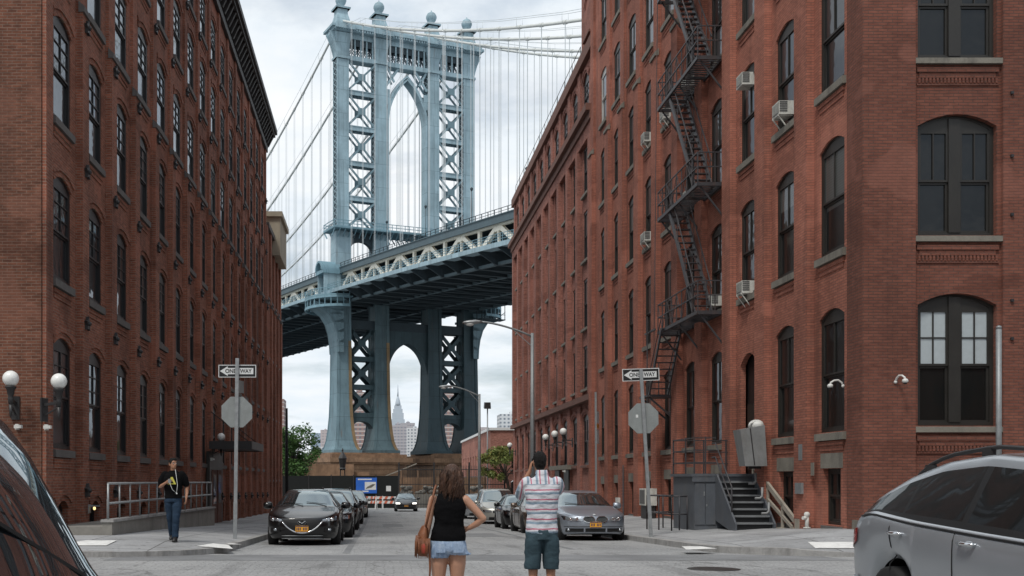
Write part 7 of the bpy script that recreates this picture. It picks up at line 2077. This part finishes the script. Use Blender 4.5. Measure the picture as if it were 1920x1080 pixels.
def head(mb, c, f, turn, h=.225, male=True):
    """skull, jaw, nose, lips, ears; f/turn give the looking direction"""
    c = V(c); R = Matrix.Rotation(turn, 3, 'Z')
    def P(x, y, z): return c + R @ V((x, y * f, z))
    k = h / .225
    rings = []
    for z, rx, ry, cy in ((-.112, .022, .025, .045), (-.105, .036, .040, .037), (-.085, .050, .062, .022), (-.055, .060, .078, .010), (-.02, .068, .088, .002), (.015, .073, .094, -.002), (.05, .073, .094, -.006), (.08, .064, .083, -.008), (.10, .046, .060, -.008), (.112, .018, .024, -.008)):
        rings.append([P(rx * k * math.cos(2 * PI * i / 20), (cy + ry * math.sin(2 * PI * i / 20)) * k, z * k) for i in range(20)])
    mb.loft(rings, True)
    mb.limb([P(0, .088 * k, .012 * k), P(0, .104 * k, -.02 * k), P(0, .112 * k, -.034 * k)], [.008, .011, .014], 8)    # nose
    for sx in (-1, 1):
        mb.ball(P(sx * .013 * k, .098 * k, -.037 * k), .009, 8, 6)
        mb.limb([P(sx * .022, .083 * k, .022 * k), P(sx * .05, .074 * k, .022 * k)], [.009, .007], 8)       # brow
        rr = []
        for t in range(9):
            a = -1.9 + 3.8 * t / 8
            rr.append(P(sx * (.074 + .006) * k, (-.012 - .016 * math.cos(a) * .9) * k, (-.012 + .032 * math.sin(a)) * k))
        mb.limb(rr, [.0075] * 9, 6); mb.ball(P(sx * .074 * k, -.012 * k, -.012 * k), (.008, .014, .024), 8, 6)
    mb.limb([P(-.022, .086 * k, -.063 * k), P(0, .094 * k, -.061 * k), P(.022, .086 * k, -.063 * k)], [.006, .0085, .006], 8)
    mb.limb([P(-.018, .083 * k, -.073 * k), P(0, .091 * k, -.074 * k), P(.018, .083 * k, -.073 * k)], [.006, .009, .006], 8)
    mb.ball(P(0, .064 * k, -.1 * k), (.022, .02, .016), 10, 8)
    return P

def eyes(parent, P, k=1.0):
    for sx in (-1, 1):
        m = MB(); m.ball(P(sx * .033, .083 * k, .004), (.0125, .0125, .0085), 10, 8); e = m.build('eye', M['sign_white'], parent)
        m = MB(); m.ball(P(sx * .033, .0935 * k, .004), (.0055, .004, .0055), 8, 6); m.build('pupil', M['sign_black'], e)
        m = MB(); m.limb([P(sx * .018, .095 * k, .024), P(sx * .034, .094 * k, .029), P(sx * .052, .084 * k, .024)], [.004, .005, .003], 6); m.build('eyebrow', M['hair_dark'], parent)

# ---- woman, back to the camera
WM = thing('person', 'woman with long brown hair, black sleeveless top and denim shorts, hand on hip', 'person', (.70, 10.7, 0))
sk = MB()
HC = V((.035, .035, 1.49))
PW = head(sk, HC, 1, -.35, .215, False)
sk.limb([(.012, .0, 1.27), (.02, .015, 1.36), (.03, .025, 1.42)], [.052, .046, .046])
sk.stack([(0, 0, .72, .155, .105), (0, 0, .80, .165, .115), (.0, 0, .88, .150, .105), (.005, 0, .98, .122, .085), (.01, 0, 1.08, .130, .090), (.01, 0, 1.18, .150, .098), (.01, .0, 1.25, .150, .082), (.012, 0, 1.30, .105, .06), (.014, .0, 1.33, .05, .045)])
# legs: weight on the right, the left foot a little forward
sk.limb([(-.085, .0, .76), (-.095, -.005, .60), (-.098, .005, .44), (-.10, -.005, .33), (-.105, -.025, .24), (-.108, -.01, .08)], [.092, .083, .062, .053, .055, .036])
sk.limb([(.085, .0, .76), (.088, -.005, .60), (.085, .0, .44), (.083, -.005, .33), (.08, -.025, .24), (.078, -.01, .08)], [.094, .085, .063, .053, .056, .036])
for x in (-.108, .078): sk.limb([(x, -.04, .045), (x, .05, .04), (x + .005, .15, .026)], [.034, .034, .024])
# left arm hanging down by the bag
sk.limb([(-.152, .0, 1.255), (-.185, .0, 1.12), (-.205, .005, 1.0), (-.225, .02, .88), (-.235, .03, .80)], [.045, .042, .036, .032, .024])
hand(sk, (-.235, .03, .81), (-.06, .08, -1), (1, .1, 0), -1, .45, .165)
# right arm: elbow out, hand on the hip
sk.limb([(.168, .0, 1.255), (.245, -.015, 1.175), (.335, -.03, 1.075), (.345, -.03, 1.06)], [.046, .043, .036, .034])
sk.limb([(.345, -.03, 1.065), (.29, .0, 1.015), (.225, .03, .975), (.18, .045, .955)], [.035, .034, .027, .022])
hand(sk, (.19, .045, .958), (-.9, .35, -.25), (-.3, -.8, -.3), 1, .4, .16)
mesh_obj('body', remesh(sk, .0075, 3), M['skin'], WM)
eyes(WM, PW, .955)
tp = MB()
tp.stack([(0, 0, .835, .172, .128), (0, 0, .86, .178, .132), (.0, 0, .93, .168, .122), (.005, 0, 1.0, .152, .108), (.01, 0, 1.09, .153, .112), (.01, 0, 1.18, .165, .118), (.01, 0, 1.245, .155, .10), (.01, 0, 1.285, .125, .078), (.012, .0, 1.315, .09, .062)], 28)
for sx in (-1, 1): tp.limb([(sx * .075 + .01, .03, 1.27), (sx * .085 + .01, .0, 1.325), (sx * .09 + .01, -.03, 1.28)], [.03, .022, .03])
def wr(a):
    def f(co):
        w = mnoise.noise(V((co.x * 5, co.y * 5, co.z * 11))) * a + mnoise.noise(V((co.x * 14, co.y * 14, co.z * 26))) * a * .4
        n = V((co.x, co.y, 0)); 
        return co + (n.normalized() * w if n.length > .01 else V((0, 0, 0)))
    return f
mesh_obj('top', remesh(tp, .009, 4, wr(.012)), M['black_cloth'], WM)
sh = MB()
sh.stack([(0, 0, .715, .165, .11), (0, 0, .74, .182, .132), (0, 0, .80, .183, .135), (0, 0, .86, .170, .125)], 28)
for sx in (-1, 1): sh.stack([(sx * .098, 0, .675 + (.0 if sx < 0 else .03), .106 + (.02 if sx > 0 else 0), .118), (sx * .094, 0, .72, .098, .118), (sx * .088, 0, .79, .092, .12)], 24)
def fray(co):
    co = wr(.012)(co)
    if co.z < .72: co.z += mnoise.noise(V((co.x * 60, co.y * 60, 3))) * .012
    if co.x > .08 and co.z < .75: co.x += (.75 - co.z) * .45
    return co
mesh_obj('shorts', remesh(sh, .009, 3, fray), M['denim'], WM)
for sx in (-1, 1): m = MB(); m.box(sx * .09 - .05, sx * .09 + .05, -.142, -.13, .73, .82); m.build('back_pocket', M['denim'], WM)
hr = MB()
hr.ball(HC + V((0, -.012, .022)), (.088, .104, .104), 20, 14)
rnd = random.Random(12)
for i in range(70):
    a = rnd.uniform(-.35, PI + .35); r0 = .078
    rad = V((math.cos(a), -math.sin(a), 0)); x0 = HC + V((rad.x * .074, rad.y * .085, rnd.uniform(.0, .07)))
    e = rnd.uniform(.15, .26); wv = rnd.uniform(0, 6)
    pts = [x0]
    for q in range(1, 7):
        u = q / 6; sp = 1 + .5 * u * (1 - .45 * u)
        pts.append(V((HC.x + rad.x * .083 * sp + .013 * math.sin(wv + u * 7), HC.y + rad.y * .088 * sp + .010 * math.cos(wv + u * 6), x0.z - e * u)))
    hr.limb(pts, [.016, .018, .018, .017, .015, .011, .005], 6)
mesh_obj('hair', remesh(hr, .0065, 2), M['hair_brown'], WM)
hs = MB()
for i in range(160):
    a = rnd.uniform(-.45, PI + .45); rad = V((math.cos(a), -math.sin(a), 0)); z0 = rnd.uniform(-.05, .07); e = rnd.uniform(.15, .29); wv = rnd.uniform(0, 6); pts = []
    for q in range(7):
        u = q / 6; sp = 1.0 + .52 * u * (1 - .4 * u)
        pts.append(V((HC.x + rad.x * .095 * sp + .015 * math.sin(wv + u * 8), HC.y + rad.y * .102 * sp + .012 * math.cos(wv + u * 7), HC.z + z0 - e * u)))
    hs.path(pts, [.0026] * 5 + [.002, .0008], 4, False)
hs.build('loose_strands', M['hair_brown'], WM, mesh_fix=False)
for x in (-.108, .078):
    m = MB(); m.stack([(x, .045, .0, .04, .125), (x, .045, .022, .042, .127), (x, .045, .028, .035, .118)], 18); m.build('sandal', M['leather'], WM)
# shoulder bag held by the woman: its own thing
BG = thing('shoulder_bag', 'brown leather fringed shoulder bag with a red patch hanging at the woman\'s left side', 'bag', (.715, 10.7, .07))
m = MB(); m.stack([(-.275, -.0, .62, .045, .10), (-.278, .0, .66, .058, .125), (-.275, .0, .74, .062, .14), (-.268, .0, .83, .055, .135), (-.258, .0, .90, .035, .115), (-.255, 0, .925, .02, .1)], 24)
mesh_obj('pouch', remesh(m, .008, 3, wr(.006)), M['leather'], BG)
m = MB(); m.path([(-.245, -.105, .92), (-.215, -.10, 1.05), (-.185, -.085, 1.17), (-.155, -.055, 1.29), (-.14, 0, 1.325), (-.15, .06, 1.27), (-.19, .10, 1.1), (-.245, .11, .92)], .012, 6); m.build('strap', M['leather'], BG)
m = MB()
for i in range(26):
    y = lerp(-.12, .12, i / 25); x = -.335 + .01 * math.sin(i * 1.7); m.path([(x + .012, y, .82), (x, y + .004, .74), (x - .004 + .006 * math.sin(i), y, .62 - .02 * math.sin(i * 2.1))], [.006, .006, .002], 5)
for i in range(8):
    x = lerp(-.32, -.23, i / 7); m.path([(x, -.135, .80), (x, -.145, .7), (x + .004, -.14, .60)], [.006, .006, .002], 5)
m.build('fringe', M['leather'], BG)
m = MB(); m.ball((-.27, -.137, .70), (.03, .012, .055), 10, 8); m.build('red_patch', M['red_cloth'], BG)
m = MB(); m.path([(-.215, -.09, .80), (-.205, -.11, .5), (-.215, -.1, .28)], [.012, .010, .006], 6); m.build('hanging_strap', M['leather'], BG)

# ---- man in the striped shirt, back to the camera, camera raised to his face
MN = thing('person', 'man in a striped shirt and slate blue shorts with hands raised to his face', 'person', (1.79, 11.7, 0))
sk = MB(); HM = V((-.02, .045, 1.645))
PM = head(sk, HM, 1, .08, .225, True)
sk.limb([(0, -.005, 1.44), (-.008, .012, 1.52), (-.014, .03, 1.57)], [.066, .060, .060])
sk.stack([(0, 0, .82, .165, .115), (0, 0, .92, .165, .115), (0, 0, 1.02, .160, .11), (0, 0, 1.15, .170, .115), (0, 0, 1.28, .190, .12), (0, 0, 1.38, .195, .105), (0, -.005, 1.45, .13, .075), (0, -.005, 1.49, .06, .055)])
for sx in (-1, 1):
    sk.limb([(sx * .092, 0, .86), (sx * .105, .0, .66), (sx * .108, .0, .48), (sx * .11, -.01, .38), (sx * .112, -.03, .30), (sx * .115, -.015, .09)], [.10, .088, .062, .054, .062, .038])
    sk.limb([(sx * .115, -.05, .05), (sx * .118, .06, .045), (sx * .13, .16, .03)], [.038, .038, .028])
eL, eR = V((-.245, .19, 1.29)), V((.235, .23, 1.33))
sk.limb([(-.195, .0, 1.42), (-.222, .08, 1.355), eL], [.058, .05, .042]); sk.limb([eL, (-.185, .245, 1.42), (-.115, .225, 1.545)], [.042, .038, .026])
sk.limb([(.195, .0, 1.42), (.222, .1, 1.375), eR], [.058, .05, .042]); sk.limb([eR, (.13, .275, 1.44), (.045, .25, 1.545)], [.042, .038, .026])
hand(sk, (-.117, .225, 1.54), (.22, .1, 1), (.9, .1, -.1), 1, .55, .185)
hand(sk, (.047, .25, 1.54), (-.25, .1, 1), (-.9, .1, -.1), -1, .55, .185)
mesh_obj('body', remesh(sk, .008, 3), M['skin_tan'], MN)
eyes(MN, PM)
sh = MB()
sh.stack([(0, 0, .868, .192, .142), (0, 0, .90, .196, .146), (0, 0, .98, .190, .14), (0, 0, 1.08, .185, .134), (.0, 0, 1.2, .198, .138), (0, 0, 1.31, .214, .14), (0, 0, 1.39, .215, .122), (0, -.004, 1.45, .162, .094), (0, -.004, 1.49, .086, .076), (-.002, .004, 1.525, .074, .070), (-.004, .006, 1.545, .072, .068)], 30)
for a, b, c2 in (((-.185, .0, 1.415), (-.228, .085, 1.355), eL), ((.185, .0, 1.415), (.225, .11, 1.375), eR)):
    sh.limb([a, b, V(c2)], [.078, .072, .062])
sh.limb([eL, eL.lerp(V((-.185, .245, 1.42)), .75)], [.062, .052]); sh.limb([eR, eR.lerp(V((.13, .275, 1.44)), .75)], [.062, .052])
def shirtw(co):
    co = wr(.016)(co)
    if co.z < .93 and co.y < 0: co.z -= .02 * (1 - (co.x / .2) ** 2)
    return co
mesh_obj('shirt', remesh(sh, .009, 4, shirtw), M['striped'], MN)
m = MB(); rg = []
for z, rx, ry in ((1.515, .080, .078), (1.555, .072, .070), (1.56, .066, .064), (1.515, .07, .068)): rg.append([(-.003 + rx * math.cos(2 * PI * k / 20), .004 + ry * math.sin(2 * PI * k / 20), z) for k in range(20)])
m.loft(rg, False); m.build('collar', M['striped'], MN)
sh = MB()
sh.stack([(0, 0, .80, .198, .15), (0, 0, .86, .196, .148), (0, 0, .93, .186, .138)], 28)
for sx in (-1, 1): sh.stack([(sx * .115, .0, .475, .096, .105), (sx * .113, 0, .55, .10, .112), (sx * .108, 0, .68, .104, .125), (sx * .098, 0, .80, .108, .138), (sx * .09, 0, .84, .1, .138)], 24)
mesh_obj('shorts', remesh(sh, .009, 4, wr(.014)), M['teal_cloth'], MN)
hr = MB()
hr.ball(HM + V((0, -.016, .030)), (.083, .100, .094), 20, 14); hr.ball(HM + V((0, -.04, -.01)), (.074, .068, .075), 18, 12); hr.ball(HM + V((0, .03, .075)), (.07, .07, .045), 16, 10); hr.ball(HM + V((0, -.062, -.062)), (.052, .03, .035), 14, 8)
def tuft(co): return co + (co - HM).normalized() * (mnoise.noise(co * 70) * .006 + mnoise.noise(co * 30) * .005)
mesh_obj('hair', remesh(hr, .006, 2, tuft), M['hair_dark'], MN)
for sx in (-1, 1):
    m = MB(); m.stack([(sx * .12, .05, .0, .052, .145), (sx * .12, .05, .03, .052, .145), (sx * .12, .03, .08, .046, .11), (sx * .118, -.02, .105, .042, .06)], 18); m.build('shoe', M['shoe'], MN)
CMR = thing('camera', 'small dark camera held up to the face of the man in the striped shirt', 'camera', (1.79, 11.7, 0))
m = MB(); m.box(-.085, .045, .235, .275, 1.60, 1.69); b = m.build('case', M['phone'], CMR); m = MB(); m.lathe([(.03, 0), (.03, .045), (.022, .05)], (-.02, .275, 1.645), 14, 'y'); m.build('lens', M['trim'], b)

# ---- man walking towards the camera on the left pavement
wz = walk_left_z(-4.37, 22.7)
WK = thing('person', 'man in black T-shirt with yellow triangle and blue jeans walking along the pavement', 'person', (-4.37, 22.7, wz))
sk = MB(); HW = V((.0, -.03, 1.655)); f = -1
PK = head(sk, HW, -1, .65, .225, True)
sk.limb([(0, .005, 1.45), (.0, -.008, 1.52), (.0, -.02, 1.58)], [.062, .056, .056])
sk.stack([(0, 0, .84, .158, .11), (0, 0, .94, .155, .11), (0, 0, 1.04, .155, .11), (0, 0, 1.17, .165, .115), (0, 0, 1.29, .185, .12), (0, 0, 1.39, .188, .1), (0, .005, 1.46, .12, .072), (0, .005, 1.5, .058, .055)])
sk.limb([(-.088, 0, .88), (-.08, .02, .66), (-.065, .02, .48), (-.055, .07, .30), (-.05, .14, .11)], [.095, .082, .06, .054, .036])
sk.limb([(.088, 0, .88), (.085, -.07, .67), (.075, -.11, .49), (.07, -.12, .30), (.068, -.14, .09)], [.095, .082, .06, .056, .036])
eA = V((-.275, -.01, 1.17))
sk.limb([(-.19, .0, 1.43), (-.24, .0, 1.31), eA], [.054, .047, .04]); sk.limb([eA, (-.20, -.12, 1.20), (-.115, -.20, 1.25)], [.04, .036, .026])
hand(sk, (-.118, -.198, 1.248), (.75, -.45, .35), (.2, .9, .3), -1, .7, .18)
eB = V((.275, .06, 1.17))
sk.limb([(.19, .0, 1.43), (.245, .03, 1.31), eB], [.054, .047, .04]); sk.limb([eB, (.285, .03, 1.05), (.28, -.02, .93)], [.04, .036, .026])
hand(sk, (.28, -.015, .935), (-.02, -.15, -1), (-1, 0, .1), 1, .5, .18)
mesh_obj('body', remesh(sk, .008, 3), M['skin_tan'], WK)
eyes(WK, PK)
sh = MB()
sh.stack([(0, 0, .92, .182, .135), (0, 0, 1.0, .182, .135), (0, 0, 1.12, .185, .136), (0, 0, 1.24, .2, .14), (0, 0, 1.34, .21, .132), (0, 0, 1.41, .195, .112), (0, .004, 1.47, .13, .085), (0, .004, 1.51, .076, .07)], 28)
for a, b, c2 in (((-.18, .0, 1.425), (-.235, .0, 1.33), (-.262, -.005, 1.22)), ((.18, .0, 1.425), (.24, .02, 1.33), (.268, .045, 1.22))): sh.limb([a, b, c2], [.078, .076, .074])
mesh_obj('t_shirt', remesh(sh, .01, 4, wr(.013)), M['black_cloth'], WK)
m = MB(); m.prism([(-.10, 1.215), (.10, 1.215), (.02, 1.37), (-.02, 1.37)], lambda a, b, d: (a * .9 + .0, d - .02 * (1 - (a / .12) ** 2), b), -.152, -.147); p = m.build('triangle_print', M['yellow'], WK)
m = MB(); m.prism([(-.03, 1.235), (.04, 1.24), (.0, 1.30)], lambda a, b, d: (a, d - .02, b), -.156, -.153); m.build('print_mark', M['black_cloth'], p)
sh = MB(); sh.stack([(0, 0, .84, .172, .128), (0, 0, .92, .168, .122), (0, 0, .97, .16, .118)], 26)
sh.limb([(-.088, 0, .86), (-.082, .02, .66), (-.066, .025, .48), (-.056, .075, .30), (-.052, .135, .12)], [.104, .095, .078, .074, .068])
sh.limb([(.088, 0, .86), (.086, -.07, .67), (.076, -.11, .49), (.07, -.12, .30), (.068, -.135, .10)], [.104, .095, .078, .075, .07])
mesh_obj('jeans', remesh(sh, .01, 4, wr(.012)), M['jeans'], WK)
hr = MB()
Rk = Matrix.Rotation(.65, 3, 'Z')
hr.ball(HW + Rk @ V((0, .02, .038)), (.082, .098, .09), 18, 12); hr.ball(HW + Rk @ V((0, .05, -.005)), (.072, .062, .072), 16, 10); hr.ball(HW + Rk @ V((0, -.045, .085)), (.06, .05, .035), 14, 8)
mesh_obj('hair', remesh(hr, .007, 2, lambda co: co + (co - HW).normalized() * mnoise.noise(co * 60) * .008), M['hair_dark'], WK)
for x, y, p in ((-.05, .10, .03), (.07, -.19, .0)):
    m = MB(); m.stack([(x, y, .0 + p, .048, .14), (x, y, .03 + p, .05, .142), (x, y + .02, .08 + p, .044, .11), (x, y + .06, .11 + p, .04, .06)], 18); m.build('shoe', M['shoe'], WK)
PH = thing('music_player', 'small pale player with dangling cord held at the chest of the walking man', 'player', (-4.37, 22.7, wz))
m = MB(); m.box(-.06, .0, -.262, -.25, 1.245, 1.33); m.build('case', M['galv_dull'], PH)
m = MB(); m.path([(-.03, -.258, 1.25), (.02, -.2, 1.1), (.10, -.17, 1.03), (.12, -.165, 1.2), (.085, -.14, 1.42), (.06, -.09, 1.53)], .0055, 5); m.ball((.105, -.172, 1.02), .018, 8, 6); m.build('cord', M['sign_white'], PH)

for o in (MN, CMR): o.scale = (.89, .95, 1)
